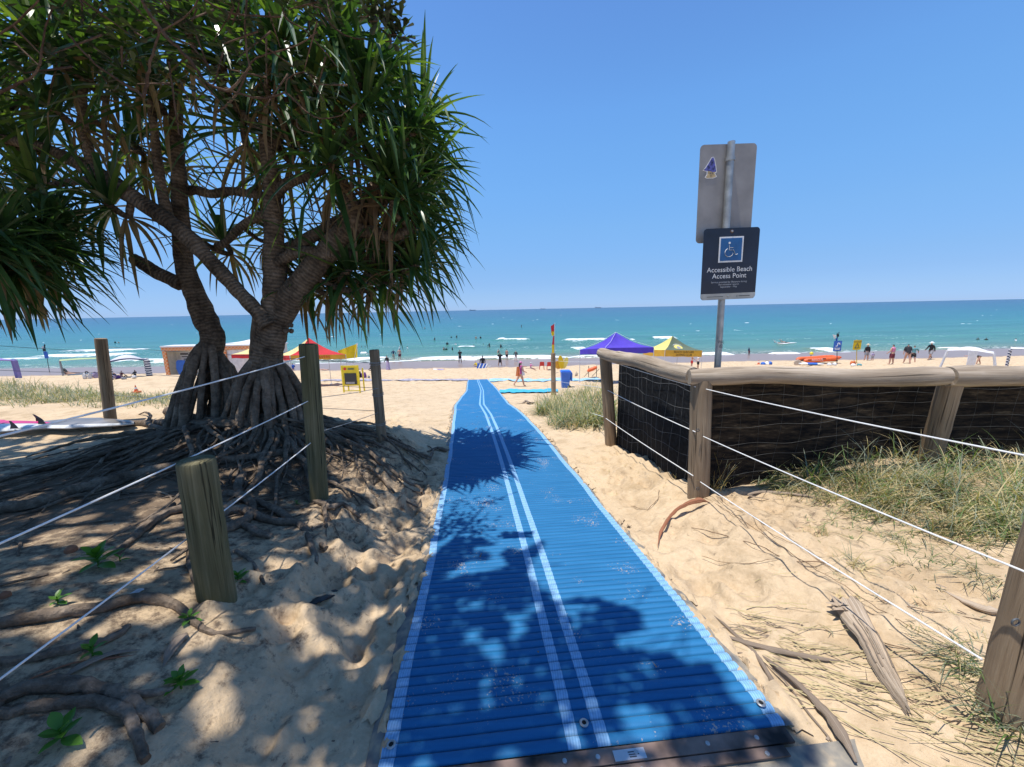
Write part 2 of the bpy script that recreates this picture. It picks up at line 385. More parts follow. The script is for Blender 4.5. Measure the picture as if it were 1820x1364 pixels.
M['grass'] = leafmat('grey_green_grass', (.12, .14, .09), (.30, .32, .22), .22, .55)
M['grassgreen'] = leafmat('green_grass', (.08, .14, .04), (.19, .28, .09), .3, .5)
M['straw'] = leafmat('straw', (.34, .26, .12), (.56, .46, .24), .2, .6)
M['runner'] = plain('runner_stem', (.22, .14, .08), .8, .3, 20)
# ---------------------------------------------------------------- ground, sea, mat
def grid_mesh(name, X, Y, Z, mat, attrs=None, kind='structure'):
    r, c = X.shape
    V = np.stack([X, Y, Z], -1).reshape(-1, 3).astype(np.float32)
    i = np.arange(r - 1)[:, None] * c + np.arange(c - 1)[None, :]
    F = np.stack([i, i + 1, i + c + 1, i + c], -1).reshape(-1, 4).astype(np.int32)
    me = bpy.data.meshes.new(name); me.vertices.add(len(V)); me.vertices.foreach_set('co', V.ravel())
    me.loops.add(F.size); me.loops.foreach_set('vertex_index', F.ravel())
    me.polygons.add(len(F)); me.polygons.foreach_set('loop_start', np.arange(len(F), dtype=np.int32) * 4)
    try: me.polygons.foreach_set('loop_total', np.full(len(F), 4, np.int32))
    except Exception: pass
    me.polygons.foreach_set('use_smooth', np.ones(len(F), bool))
    me.materials.append(mat); me.update(calc_edges=True); me.validate()
    for k, a in (attrs or {}).items():
        at_ = me.attributes.new(k, 'FLOAT', 'POINT'); at_.data.foreach_set('value', a.reshape(-1).astype(np.float32))
    o = bpy.data.objects.new(name, me); col.objects.link(o); OO[name] = Vector((0, 0, 0))
    if kind: o['kind'] = kind
    return o
ya = np.concatenate([np.arange(-3.5, .3, .12), np.arange(.3, 5, .016), 5 * np.exp(np.arange(0, np.log(95 / 5.), .0062))])
ua = np.linspace(-1, 1, 760)
Yg = np.repeat(ya[:, None], len(ua), 1); Xg = ua[None, :] * (3.2 + 1.62 * np.maximum(Yg, 0))
Zg = zg(Xg, Yg, True)
for dx, dy, a_, b_, th, dep in dents:
    rows = np.where(np.abs(ya - dy) < .45)[0]
    if len(rows) == 0: continue
    sl_ = slice(rows[0], rows[-1] + 1); X_, Y_ = Xg[sl_] - dx, Yg[sl_] - dy
    c_, s_ = math.cos(th), math.sin(th); u_ = (X_ * c_ + Y_ * s_) / a_; v_ = (-X_ * s_ + Y_ * c_) / b_; q = u_ * u_ + v_ * v_
    Zg[sl_] += np.where(np.abs(Xg[sl_] - matx(Yg[sl_])) > .84, -dep * np.exp(-(q * .95) ** 1.9) + dep * .55 * np.exp(-((np.sqrt(q) - 1.35) / .35) ** 2), 0)
wet = sm(43.2, 44.6, Yg + (fbm(Xg * .05, Yg * .02, 77, 3) - .45) * 3)
litter_shade = np.exp(-((Xg + 3.2) / 2.1) ** 2 - ((Yg - 3.3) / 1.7) ** 2) * 1.0 + .35 * np.exp(-((Xg + 1.9) / .9) ** 2 - ((Yg - 1.0) / .7) ** 2) + .35 * np.exp(-((Xg - 2.6) / .9) ** 2 - ((Yg - 2.7) / .5) ** 2)  # weight of the litter and of the painted shade tint
grid_mesh('sand_ground', Xg, Yg, Zg, M['sand'], {'wet': wet, 'litter': litter_shade})
land = MB()      # the land behind the camera and to the sides
for x0, x1, y0, y1 in ((-220, 220, -160, -3.49), (-220, -3.15, -3.5, 0), (3.15, 220, -3.5, 0)):
    land.add([(x0, y0, .02), (x1, y0, .02), (x1, y1, .02), (x0, y1, .02)], [(0, 1, 2, 3)])
T(land.build('dune_ground', M['sand']), kind='structure')

ys = np.concatenate([np.linspace(50, 110, 420), 110 * np.exp(np.linspace(.006, np.log(40000 / 110.), 330))])
us = np.linspace(-1, 1, 640)
Ys = np.repeat(ys[:, None], len(us), 1); Xs = us[None, :] * (1.75 * Ys)
wob = (fbm(Xs * .02, Ys * .0, 5, 3) - .45) * 12
# swell lines nearing the shore
def crest(X, Y, yc, wid, x0, x1, seed, soft=4.0):
    yc2 = yc + (fbm(X * .06, X * 0, seed, 3) - .45) * 3.2
    ends = sm(x0, x0 + soft, X) * (1 - sm(x1 - soft, x1, X))
    return ends, (Y - yc2)
Zs = np.full_like(Ys, SEA); foam = np.zeros_like(Ys)
amp = .16 * np.exp(-Ys / 260.)
Zs += amp * np.sin((Ys + wob) * 2 * math.pi / 15) * (.3 + fbm(Xs * .03, Ys * .03, 8, 2)) 
Zs += .05 * np.exp(-Ys / 300) * (fbm(Xs * .6, Ys * .9, 12, 3) - .45)
# each breaking wave: (left px, right px, py, width of the foam, height of the wave)
WAVES = [(700, 1030, 636, 2.6, .35), (560, 720, 637, 2.0, .25), (160, 560, 640, 2.2, .25), (-300, 130, 641, 1.6, .2), (1010, 1110, 634, 2.4, .3), (1230, 1300, 628, 2.2, .2),
         (30, 270, 633, 3.6, .45), (90, 290, 624, 3.2, .3), (1560, 2300, 627, 3.2, .45), (1440, 1490, 622, 2.6, .3), (1370, 1430, 629, 2.2, .2),
         (808, 852, 617, 1.3, .25), (985, 1095, 605, 3.0, .5), (1150, 1206, 601, 3.0, .4), (1120, 1130, 604, 2, .2), (1010, 1045, 620, 2.4, .25), (885, 900, 603, 2.2, .3),
         (868, 955, 604, .9, .25), (1880, 2300, 615, 3, .4), (-400, 10, 634, 3, .4), (1650, 1700, 618, .8, .2), (1200, 1560, 636, 1.0, .1), (460, 620, 640, 1.4, .2)]
for i, (a, b_, py, wd, hgt) in enumerate(WAVES):
    A, B = S(a, py + .0203 * (910 - a)*0), S(b_, py)
    yc = S((a + b_) / 2, py).y
    e, dy = crest(Xs, Ys, yc, wd, A.x * yc / A.y if A.y > 0 else A.x, B.x * yc / B.y, 40 + i, min(6, .25 * abs(B.x - A.x)))
    rag = .42 + .95 * fbm(Xs * .45, Ys * .9, 300 + i, 4); foam = np.maximum(foam, e * np.exp(-(np.where(dy > 0, dy / (wd * .40), dy / (wd * (.2 + 1.9 * fbm(Xs * .35, Xs * 0, 340 + i, 4))))) ** 2) * .66 * rag)
    Zs += e * hgt * np.exp(-(dy / (wd * .8)) ** 2)
edge = 54.0 + (fbm(Xs * .045, Xs * 0, 91, 3) - .45) * 5 + (fbm(Xs * .3, Xs * 0, 92, 2) - .45) * .8
foam = np.maximum(foam, np.exp(-((Ys - edge) / .55) ** 2) * .75 * (fbm(Xs * .05, Xs * 0, 95, 2) > .28))
foam = np.maximum(foam, (1 - sm(56, 62, Ys)) * .30)
foam = np.maximum(foam, .26 * sm(.5, .62, fbm(Xs * .12, Ys * .3, 97, 3)) * (1 - sm(80, 130, Ys))); foam = np.maximum(foam, .6 * sm(.735, .77, fbm(Xs * .22, Ys * .12, 98, 3)) * (Ys > 95) * (Ys < 420))
Zs = np.where(Ys < 53.9, SEA - .02, Zs)
grid_mesh('sea_water', Xs, Ys, Zs, M['sea'], {'foam': foam})

# sky is the world; three ships on the horizon
M['ship'] = plain('ship_hull', (.16, .22, .31), .7)
M['shipw'] = plain('ship_superstructure', (.35, .38, .42), .7)
for i, (px, wpx, lab) in enumerate(((840, 12, 'hazy cargo ship on the horizon, farthest left of three beside the pandanus tips'), (965, 9, 'faint flat ship on the horizon above the red and yellow flag'), (1063, 11, 'dark cargo ship on the horizon, right of the other two above purple tent'))):
    p = S(px, 566); D = 7000.; X = (at(px, 550, D)).x; L = wpx * D / FPX; h_ = L * .07
    th = thing('cargo_ship', (X, D, SEA), lab, 'ship', 'ships on the horizon')
    m = MB(); m.slab([(-L / 2, 0), (L * .47, 0), (L / 2, h_), (-L * .5, h_ * .9)], (X, D, SEA), (1, 0, 0), (0, 0, 1), (0, -1, 0), L * .14); m.build('hull', M['ship'], th, False)
    m = MB(); m.box((X - L * .36, D, SEA + h_ * 1.6), (L * .12, L * .12, h_ * 1.5)); m.box((X - L * .36, D, SEA + h_ * 2.6), (L * .04, L * .05, h_ * .6)); m.build('bridge', M['shipw'], th, False)
    for k in range(4):
        m = MB(); m.box((X + L * (-.18 + .17 * k), D, SEA + h_ * 1.2), (L * .13, L * .12, h_ * .5)); m.build('cargo_stack', M['ship'], th, False)

def matmat():
    m, nt, b = newmat('blue_matting'); uv = coords(nt, 'UV')
    w = N(nt, 'ShaderNodeTexNoise', Scale=1.0, Detail=4.0, Vector=coords(nt, 'Object', (2, 30, 1)))
    c = ramp(nt, w.outputs[0], [(.3, (.014, .128, .29)), (.7, (.024, .165, .355))])
    d = N(nt, 'ShaderNodeTexNoise', Scale=90.0, Detail=3.0, Vector=coords(nt, 'Object'))
    d2 = N(nt, 'ShaderNodeTexNoise', Scale=3.0, Detail=3.0, Vector=coords(nt, 'Object'))
    ds = N(nt, 'ShaderNodeMath', operation='MULTIPLY'); nt.links.new(d.outputs[0], ds.inputs[0]); nt.links.new(d2.outputs[0], ds.inputs[1])
    c = mixc(nt, ramp(nt, ds.outputs[0], [(.365, (0, 0, 0)), (.42, (.55, .55, .55))]), c, (.62, .48, .31))
    nt.links.new(c, b.inputs['Base Color']); b.inputs['Roughness'].default_value = .62; b.inputs['Specular IOR Level'].default_value = .22
    wv = N(nt, 'ShaderNodeTexWave', Scale=45.0, bands_direction='X', Vector=coords(nt, 'Object')); bump(nt, b, wv.outputs[0], .25, .002); return m
def stripemat(name, c1, c2):
    m, nt, b = newmat(name)
    wv = N(nt, 'ShaderNodeTexWave', Scale=30.0, Distortion=1.0, bands_direction='X', Vector=coords(nt, 'Object'))
    n = N(nt, 'ShaderNodeTexNoise', Scale=60.0, Detail=3.0, Vector=coords(nt, 'Object'))
    c = mixc(nt, wv.outputs[0], c1, c2); c = mixc(nt, .4, c, ramp(nt, n.outputs[0], [(.3, (.5, .5, .5)), (.6, (1, 1, 1))]), 'MULTIPLY')
    nt.links.new(c, b.inputs['Base Color']); b.inputs['Roughness'].default_value = .6; return m
M['mat'] = matmat(); M['stripe'] = stripemat('pale_stripe', (.16, .36, .60), (.26, .48, .70))
M['matgroove'] = plain('mat_groove', (.075, .085, .085), .8, .5, 30)
def netmat():
    m, nt, b = newmat('grey_net_border'); n = N(nt, 'ShaderNodeTexNoise', Scale=14.0, Detail=5.0, Vector=coords(nt, 'Object'))
    nt.links.new(ramp(nt, n.outputs[0], [(.35, (.13, .13, .13)), (.55, (.27, .24, .19)), (.7, (.48, .37, .24))]), b.inputs['Base Color']); b.inputs['Roughness'].default_value = .9; return m
M['net'] = netmat()
s_y = list(np.arange(1.125, 9.99, .048)) + list(np.arange(10.0, 29.4, .22))
PRO = [(0.0, -.003), (.07, .003), (.18, .0065), (.5, .009), (.80, .0065), (.88, .003)]
rows = []
for y in s_y:
    if y < 9.99:
        fade = 1 - sm(6.5, 9.9, y)
        for f_, z_ in PRO: rows.append((y + f_ * .048, float(z_ * fade + .006 * (1 - fade)) + 0.0, f_ < .05 or f_ > .85))
    else: rows.append((y, .006, False))
rows = [r for r in rows if True]
ry = np.array([r[0] for r in rows]); rz = np.array([r[1] for r in rows])
_yy = np.linspace(0, 31, 3101); _mm = np.convolve(np.pad(matx(_yy), 40, mode='edge'), np.hanning(81) / np.hanning(81).sum(), 'valid'); cx = np.interp(ry, _yy, _mm)
def wobv(seed, a, sc): return (fbm(ry * sc, ry * 0, seed, 3) - .45) * a
edges = [-.80, -.752, -.700, -.0795, -.0315, .0315, .0795, .700, .752, .80]
mats_ = ['net', 'stripe', 'mat', 'stripe', 'mat', 'stripe', 'mat', 'stripe', 'net']
mat_thing = thing('beach_access_mat', (0.25, 1.2, 0), 'long blue ribbed roll-out mat with pale stripes leading down to the beach', 'beach mat')
dxy = np.gradient(cx, ry); nx = 1 / np.sqrt(1 + dxy ** 2); ny = -dxy * nx
zc_ = zg(cx, ry)
bow = -.0
for k, (name) in enumerate(['border_net', 'edge_stripe', 'ribbed_panel', 'centre_stripe', 'ribbed_panel', 'centre_stripe', 'ribbed_panel', 'edge_stripe', 'border_net']):
    a, b_ = edges[k], edges[k + 1]; n_ = 9 if name == 'ribbed_panel' and b_ - a > .3 else 2
    grid = []
    wa = wobv(200 + (0 if k < 1 else 1 if k < 8 else 0), .0, 1)
    for j in range(n_ + 1):
        o_ = a + (b_ - a) * j / n_
        off = np.full_like(ry, o_)
        if k == 0 and j == 0: off = off + wobv(301, .09, 2.6) - .0
        if k == 8 and j == n_: off = off + wobv(302, .11, 2.3) + .0
        off = off + np.sign(o_) * (abs(o_) > .6) * wobv(303 if o_ < 0 else 304, .035, 1.6)
        X = cx + nx * off; Y = ry + ny * off * 1.0 + .02 * off * 0
        rib = rz if name != 'border_net' else np.full_like(rz, -.006) * (1 if (j in (0, n_)) else .5)
        Z = zb(ry) * .5 + zb(Y) * .5 + .028 + rib + (fbm(X * 2.5, Y * 2.5, 66, 2) - .4) * .012
        if name == 'border_net': Z = Z - (.014 if (k == 0 and j == 0) or (k == 8 and j == n_) else 0)
        if 'stripe' in name: Z = Z + .0012
        grid.append(np.stack([X, Y, Z], -1))
    Gd = np.stack(grid, 1)
    m = MB(); m.sheet([list(map(tuple, r_)) for r_ in Gd]); nb = len(Gd[0]) - 1
    if name != 'border_net':
        nrib = 6 * len([y for y in s_y if y < 9.99])
        for q in range(len(m.m)):
            r_i = q // nb
            if r_i < nrib and r_i % 6 == 5 and ry[r_i] < 8: m.m[q] = 1
    o = m.build(name, [M[mats_[k]], M['matgroove']], mat_thing)
# grommets near the end of the mat
M['steel'] = plain('galvanised_steel', (.42, .43, .42), .45, .15, 12, .6)
M['hole'] = plain('dark_hole', (.01, .01, .01), .9)
def matpt(off, y):
    x0 = float(np.interp(y, ry, cx)); n0 = float(np.interp(y, ry, nx)); n1 = float(np.interp(y, ry, ny)); p = Vector((x0 + n0 * off, y + n1 * off, 0)); p.z = float(zb(p.y)) + .045; return p
for off, y in ((-.722, 1.20), (0.0, 1.20), (.722, 1.20)):
    p = matpt(off, y); m = MB()
    m.lathe(p, [(.008, .0), (.016, .0), (.017, .003), (.013, .006), (.009, .005), (.008, .002)], 18); g_ = m.build('grommet', M['steel'], mat_thing)
    m = MB(); m.lathe(p, [(.0085, .001), (.0085, .003)], 14); m.build('grommet_hole', M['hole'], g_)
dr = MB(); r9 = random.Random(90)
for q in range(150):
    sd_ = r9.choice((-1, 1)); y_ = 1.2 + 8.5 * r9.random() ** 1.6; c_ = matpt(sd_ * r9.uniform(.74, .84), y_); c_.z -= .016; ra_ = r9.uniform(.02, .07); rim = []
    for a in np.linspace(0, 2 * math.pi, 12)[:-1]: rr_q = ra_ * r9.uniform(.5, 1.15); rim.append(c_ + Vector((math.cos(a) * rr_q * .7, math.sin(a) * rr_q * 1.7, -.012)))
    dr.add(rim + [c_ + Vector((0, 0, .014))], [(i, (i + 1) % 11, 11) for i in range(11)])
T(dr.build('sand_drift', M['sand']), label='little drifts of sand blown over both edges of the blue mat', cat='sand', kind='stuff')
# end bar with screws and a label
M['bar'] = plain('brown_end_bar', (.17, .115, .09), .7, .5, 7); M['label'] = plain('label_sticker', (.50, .52, .54), .5, .1); M['ink'] = plain('label_ink', (.06, .07, .08), .6)
dirv = Vector((nx[0], ny[0], 0)).normalized(); dn = Vector((dirv.y, -dirv.x, 0))
m = MB(); cb = matpt(0, 1.12) - Vector((0, 0, .018))
M['endgrid'] = M['bar']
def bar(c, L, w, h, mb): mb.box(c, (L, w, h), 0, math.atan2(dirv.y, dirv.x))
mb_ = MB(); bar(cb + dn * .03 - dirv * 0.0, 1.50, .052, .010, mb_); mb_.build('end_bar', M['bar'], mat_thing, False)
mb_ = MB(); bar(cb + dn * .078 - dirv * .02, 1.44, .034, .007, mb_); mb_.build('end_bar', M['bar'], mat_thing, False)
m = MB(); g_ = []
for k in range(2): g_.append([cb + dirv * x + dn * (.06 + .34 * k) + Vector((0, 0, -.012 - .006 * k)) for x in np.linspace(-.95, 1.05, 16)])
m.sheet(g_); m.build('end_flap', M['net'], mat_thing)
for i, x in enumerate((-.66, -.38, -.10, .02, .16, .43, .62)):
    for d_ in ((.03,) if i % 2 else (.03, .083)):
        m = MB(); m.lathe(cb + dirv * x + dn * d_ + Vector((0, 0, .004)), [(.009, 0), (.008, .004), (.002, .005)], 10); m.build('screw', M['steel'], mat_thing)
m = MB(); m.box(cb + dirv * .135 + dn * .034 + Vector((0, 0, .006)), (.115, .034, .002), 0, math.atan2(dirv.y, dirv.x)); lab_ = m.build('label_plate', M['label'], mat_thing, False)
for a_, d_, l_ in ((.145, .028, .03), (.15, .036, .038), (.145, .043, .025)):
    m = MB(); m.box(cb + dirv * a_ + dn * d_ + Vector((0, 0, .0075)), (l_, .0035, .0006), 0, math.atan2(dirv.y, dirv.x)); m.build('print_line', M['ink'], lab_, False)

# ---------------------------------------------------------------- posts, rails, wires
def post(base, top, dia, mat, name='fence_post', label='', cat='post', group=None, seed=0, sink=.25, n=20):
    base = Vector(base); top = Vector(top); d = (top - base).normalized()
    pts = [base - d * sink] + [base + (top - base) * t for t in np.linspace(.0, .985, 12)] + [top]
    rr = random.Random(seed); rad = [dia / 2 * (1.03 - .05 * i / 13 + rr.uniform(-.01, .01)) for i in range(13)] + [dia / 2 * .93]
    m = MB(); m.tube(pts, rad, n, rough=.015, seed=seed)
    o = m.build(name, mat, None, True, base); return T(o, label, cat, group)
def post_px(bx, by, tx, ty, dia, mat, label, group='fence posts', seed=0, **k):
    b_ = G(bx, by); t = at(tx, ty, b_.y); return post(b_, t, dia, mat, 'fence_post', label, 'post', group, seed, **k), b_, t
p1, b1, t1 = post_px(386, 1060, 348, 818, .150, M['postgreen'], 'short thick mossy log bollard under the lower left wire', seed=1)
p2, b2, t2 = post_px(568, 890, 548, 612, .138, M['postgreen'], 'tall mossy post carrying three wires right of the tree trunks', seed=2)
p3, b3, t3 = post_px(679, 785, 665, 622, .112, M['post'], 'slim brown post between the tall mossy post and the blue mat', seed=3)
p4, b4, t4 = post_px(197, 750, 179, 602, .135, M['post'], 'reddish brown post at far left behind the surfboards', seed=4)
p5, b5, t5 = post_px(984, 703, 983, 628, .17, M['post'], 'short brown post in front of the red and yellow flag', seed=5)
pA, bA, tA = post_px(1086, 790, 1076, 634, .165, M['post'], 'post at the seaward end of the log rail fence', seed=6)
pB, bB, tB = post_px(1241, 880, 1247, 672, .172, M['post'], 'corner post where the two log rails of the fence meet', seed=7)
bC = Vector((3.58, 3.12, 0)); bC.z = gz(bC.x, bC.y); tC = Vector((3.50, 3.0, 1.0))
pC = post(bC, tC, .15, M['post'], label='leaning post behind the grass under the long log rail', cat='post', group='fence posts', seed=8)
bE = Vector((6.6, 3.3, gz(6.6, 3.3))); 
bD = G(1800, 1258); tD = Vector((bD.x + .02, bD.y, bD.z + 1.15))
pD = post(bD, tD, .165, M['post'], label='near post cut off by the right edge of the picture', cat='post', group='fence posts', seed=9)
b0 = Vector((-1.42, .75, 0)); b0.z = gz(-1.42, .75)
# extra post out of sight on the left that the wires run to
m0 = Vector((-1.40, .62, 0))
p0 = post(Vector((-1.40, .62, gz(-1.4, .62))), Vector((-1.40, .62, 1.4)), .15, M['postgreen'], label='near left post that the three left wires run to', cat='post', group='fence posts', seed=10)
def rail(a, b, ra, rb, seed, label):
    rr = random.Random(seed); pts = []; rad = []
    a = Vector(a); b = Vector(b)
    for i in range(25):
        t = i / 24; p = a.lerp(b, t); p.z += .012 * math.sin(t * 9 + seed) ; p.y += .008 * math.sin(t * 7 + seed * 2); pts.append(p); rad.append((ra + (rb - ra) * t) * (1 + .035 * math.sin(t * 17 + seed) + rr.uniform(-.022, .022) + .05 * math.exp(-((t * 5.3 + seed) % 1 - .5) ** 2 * 260)))
    rad[0] *= .9; rad[-1] *= .9
    m = MB(); m.tube(pts, rad, 24, rough=.018, seed=seed); return T(m.build('log_rail', M['log'], None, True, a.lerp(b, .5)), label, 'rail', 'log rails of the fence')
rA = at(1070, 628, tA.y); rB = at(1236, 668, tB.y); rC = at(1690, 672, 2.98); rEnd = at(1690, 672, 2.98) + Vector((3.1, .12, .02))
rail(rA + (rA - rB).normalized() * .03, rB + Vector((0, .03, .0)), .078, .077, 3, 'bleached log rail running back from the corner post towards the sea')
rail(rB + Vector((-.055, 0, 0)), rC + Vector((-.05, 0, .005)), .069, .076, 5, 'long bleached log rail across the fence below the signs')
rail(rC + Vector((-.03, 0, 0)), rEnd, .084, .083, 8, 'log rail leaving the picture at the right edge')
M['cloth'] = plain('black_shade_cloth', (.012, .013, .015), .85, .4, 30, spec=.15, bmp=.2)
def clothmat():
    m, nt, b = newmat('see_through_shade_cloth')
    n = N(nt, 'ShaderNodeTexNoise', Scale=1.0, Detail=7.0, Roughness=.75, Vector=coords(nt, 'Object', (4, 4, 22)))
    nt.links.new(ramp(nt, n.outputs[0], [(.42, (.010, .009, .009)), (.58, (.045, .033, .022)), (.70, (.13, .10, .065))]), b.inputs['Base Color'])
    b.inputs['Roughness'].default_value = .95; b.inputs['Specular IOR Level'].default_value = .1; return m
M['cloth2'] = clothmat(); M['wire'] = plain('galvanised_wire', (.34, .34, .33), .5, .2, 30, .3); M['netwire'] = plain('dull_net_wire', (.055, .055, .05), .7, .4, 6); M['wire2'] = plain('grey_net_wire', (.16, .165, .165), .6, .4, 5); M['wirewhite'] = plain('white_coated_wire', (.80, .80, .78), .35, .05)
def clothfence(P, Q, label, cell, back, cm, zt, seed):
    # cloth stretched from post P to post Q, hung below the rail, with wire netting in front
    P = Vector(P); Q = Vector(Q); d = (Q - P); L = Vector((d.x, d.y, 0)).length; d = Vector((d.x, d.y, 0)).normalized(); nrm = Vector((d.y, -d.x, 0))
    if nrm.dot(Vector((0, 0, 0)) - P) < 0: nrm = -nrm
    n_ = 30
    def pt(t, h, off):
        p = P + d * (L * t); zt_ = zt[0] + (zt[1] - zt[0]) * t; zbm = gz(p.x, p.y) - .03
        z = zbm + (zt_ - zbm) * h; bl = .03 * math.sin(t * 9 + h * 3 + seed) * math.sin(math.pi * t); return Vector((p.x, p.y, z)) + nrm * (off + bl - back)
    m = MB(); m.sheet([[pt(j / n_, i / 8, 0) for j in range(n_ + 1)] for i in range(9)]); m.sheet([[pt(j / n_, i / 8, -.004) for j in range(n_ + 1)] for i in range(9)])
    o = m.build('shade_cloth_panel', cm, None, True, P); T(o, label, 'shade cloth')
    nv = int(L / cell)
    for k in range(1, nv):
        m = MB(); ph = rnd.uniform(0, 6); m.tube([pt(k / nv + .006 * math.sin(h * 7 + ph), h, .02) for h in np.linspace(0.02, .98, 9)], .0013, 4, cap=False); m.build('mesh_wire', M['netwire' if seed != 1 else 'wire2'], o)
    for k in range(1, 7):
        h = k / 7; m = MB(); ph = rnd.uniform(0, 6); m.tube([pt(t, h + .012 * math.sin(t * 22 + ph) + .018 * math.sin(t * 4 + ph), .022) for t in np.linspace(0, 1, 34)], .0014, 4, cap=False); m.build('mesh_wire', M['netwire' if seed != 1 else 'wire2'], o)
    return o
clothfence(bA + Vector((0.03, 0, 0)), bB + Vector((.02, .03, 0)), 'black shade cloth with sagging wire netting on the seaward fence panel', .145, .05, M['cloth'], (rA.z - .06, rB.z - .06), 1)
clothfence(bB + Vector((.03, .05, 0)), bC + Vector((.12, .10, 0)), 'dark shade cloth under the long log rail behind the grass', .17, .06, M['cloth2'], (rB.z - .06, rC.z - .06), 2)
clothfence(bC + Vector((0.13, .10, 0)), Vector((6.5, 3.25, 0)), 'dark shade cloth at the right edge beyond the leaning post', .17, .06, M['cloth2'], (rC.z - .06, rEnd.z - .06), 3)

def wire(P, Q, label, r=.0035, sag=.01, mat='wirewhite', group='white fence wires', eye=None):
    P = Vector(P); Q = Vector(Q); m = MB()
    pts = [P.lerp(Q, t) - Vector((0, 0, sag * 4 * t * (1 - t))) for t in np.linspace(0, 1, 12)]
    m.tube(pts, r, 6); return T(m.build('fence_wire', M[mat], None, True, P), label, 'wire', group)
def wat(px, py, D): return at(px, py, D)
D2 = b2.y - .06
wire(wat(542, 634, D2), wat(-60, 790, .94), 'top white wire from the tall mossy post across the root cones', .0036)
wire(wat(548, 713, D2), wat(-60, 993, .94), 'middle white wire from the tall mossy post passing just above the bollard', .0036)
wire(wat(553, 787, D2), wat(-60, 1252, .86), 'lowest white wire from the tall mossy post crossing in front of the bollard', .0036)
DB = bB.y - .09
wire(wat(1255, 692, DB), wat(1915, 828, bD.y), 'top white wire from the corner post in front of the dark cloth', .0036)
wire(wat(1250, 776, DB), wat(1862, 1033, bD.y - .08), 'middle white wire from the corner post crossing the grass', .0036)
wire(wat(1245, 857, DB), wat(1745, 1172, bD.y - .02), 'lowest white wire from the corner post just above the sand', .0036)
DA = bA.y - .09
wire(wat(1081, 641, DA), wat(1236, 688, DB + .04), 'top wire on the black netting panel', .0035)
wire(wat(1080, 694, DA), wat(1236, 768, DB + .02), 'middle wire on the black netting panel', .0040)
wire(wat(1077, 744, DA), wat(1232, 846, DB + .02), 'lowest wire on the black netting panel', .0040)
wire(wat(992, 642, b5.y - .1), wat(1076, 644, DA + .1), 'thin wire from the short brown post to the fence end, upper', .004)
wire(wat(992, 678, b5.y - .1), wat(1076, 690, DA + .1), 'thin wire from the short brown post to the fence end, middle', .004)
wire(wat(994, 716, b5.y - .1), wat(1076, 742, DA + .1), 'thin wire sinking into the dune grass before the fence end', .004)
for i, (y2, y3) in enumerate(((640, 643), (696, 688), (733, 731))):
    wire(wat(556, y2 + (0, 12, 38)[i], b2.y + .09), wat(674, y3 + (2, 2, 2)[i], b3.y - .02), 'thin grey wire between the tall mossy post and slim brown post, ' + ('upper', 'middle', 'lower')[i], .003, mat='wire', group='thin grey wires')
    wire(wat(178 + 6 * i, (616, 660, 702)[i], b4.y + .02), wat(664 + 5 * i, (645, 690, 731)[i], b3.y + .05), 'thin grey wire running behind the trunks to the slim brown post, ' + ('upper', 'middle', 'lower')[i], .003, mat='wire', group='thin grey wires')
wire(wat(178, 625, b4.y), wat(-80, 609, b4.y - 1.0), 'upper thin dark wire leaving the far left post towards the left edge', .003, mat='ink', group='thin grey wires')
wire(wat(182, 663, b4.y), wat(-80, 655, b4.y - 1.0), 'lower thin dark wire leaving the far left post towards the left edge', .003, mat='ink', group='thin grey wires')
for (b_, t_, dia, fr, o_) in ((b3, t3, .125, (.15, .48, .8), p3), (b5, t5, .17, (.2, .66), p5)):
    for f_ in fr:
        c_ = t_.lerp(b_, f_); 
        for dz in (0, .018):
            m = MB(); m.tube([c_ + Vector((math.cos(a) * dia * .515, math.sin(a) * dia * .515, dz + .006 * math.sin(a))) for a in np.linspace(0, 2 * math.pi, 18)], .003, 5, cap=False); m.build('wire_loop', M['wire'], o_)
for p_, o_ in ((at(1240, 765, DB + .003), pB), (at(1240, 869, DB + .003), pB), (at(1803, 1105, bD.y - .083), pD)):
    m = MB(); m.tube([p_ + Vector((math.cos(a) * .012, -.003, math.sin(a) * .012)) for a in np.linspace(0, 2 * math.pi, 12)], .003, 5, cap=False); m.build('bolt_ring', M['ink'], o_)

# ---------------------------------------------------------------- sign on its steel pole
def rrect(w, h, r, n=6):
    o = []
    for cx_, cy_, a0 in ((w / 2 - r, h / 2 - r, 0), (-w / 2 + r, h / 2 - r, 90), (-w / 2 + r, -h / 2 + r, 180), (w / 2 - r, -h / 2 + r, 270)):
        for k in range(n + 1): a = R(a0 + 90 * k / n); o.append((cx_ + r * math.cos(a), cy_ + r * math.sin(a)))
    return o
DS = 3.62
M['signback'] = plain('sign_back_metal', (.30, .29, .28), .6, .12, 5, .2); M['navy'] = plain('navy_sign_face', (.008, .015, .035), .35, .2, 6); M['white'] = plain('white_paint', (.78, .78, .76), .45, .06)
M['signgrey'] = plain('sign_foot_strip', (.42, .42, .39), .45, .15); M['signblue'] = plain('symbol_blue', (.012, .11, .30), .4, .1)
p_base = at(1273.5, 720, DS + .02); p_base.z = gz(p_base.x, DS); p_top = at(1300, 252, DS)
ax = (p_top - p_base).normalized()
sg = thing('access_sign', (p_base.x, DS, p_base.z), 'navy accessible beach sign under a bare grey sign back on a steel pole', 'sign')
m = MB(); m.tube([p_base - ax * .3] + [p_base.lerp(p_top, t) for t in np.linspace(0, 1, 8)], .030, 20); m.build('pole', M['steel'], sg)
ux = Vector((1, .03, .012)).normalized(); ux = (ux - ax * ux.dot(ax)).normalized(); nr = ux.cross(ax).normalized()
if nr.y > 0: nr = -nr
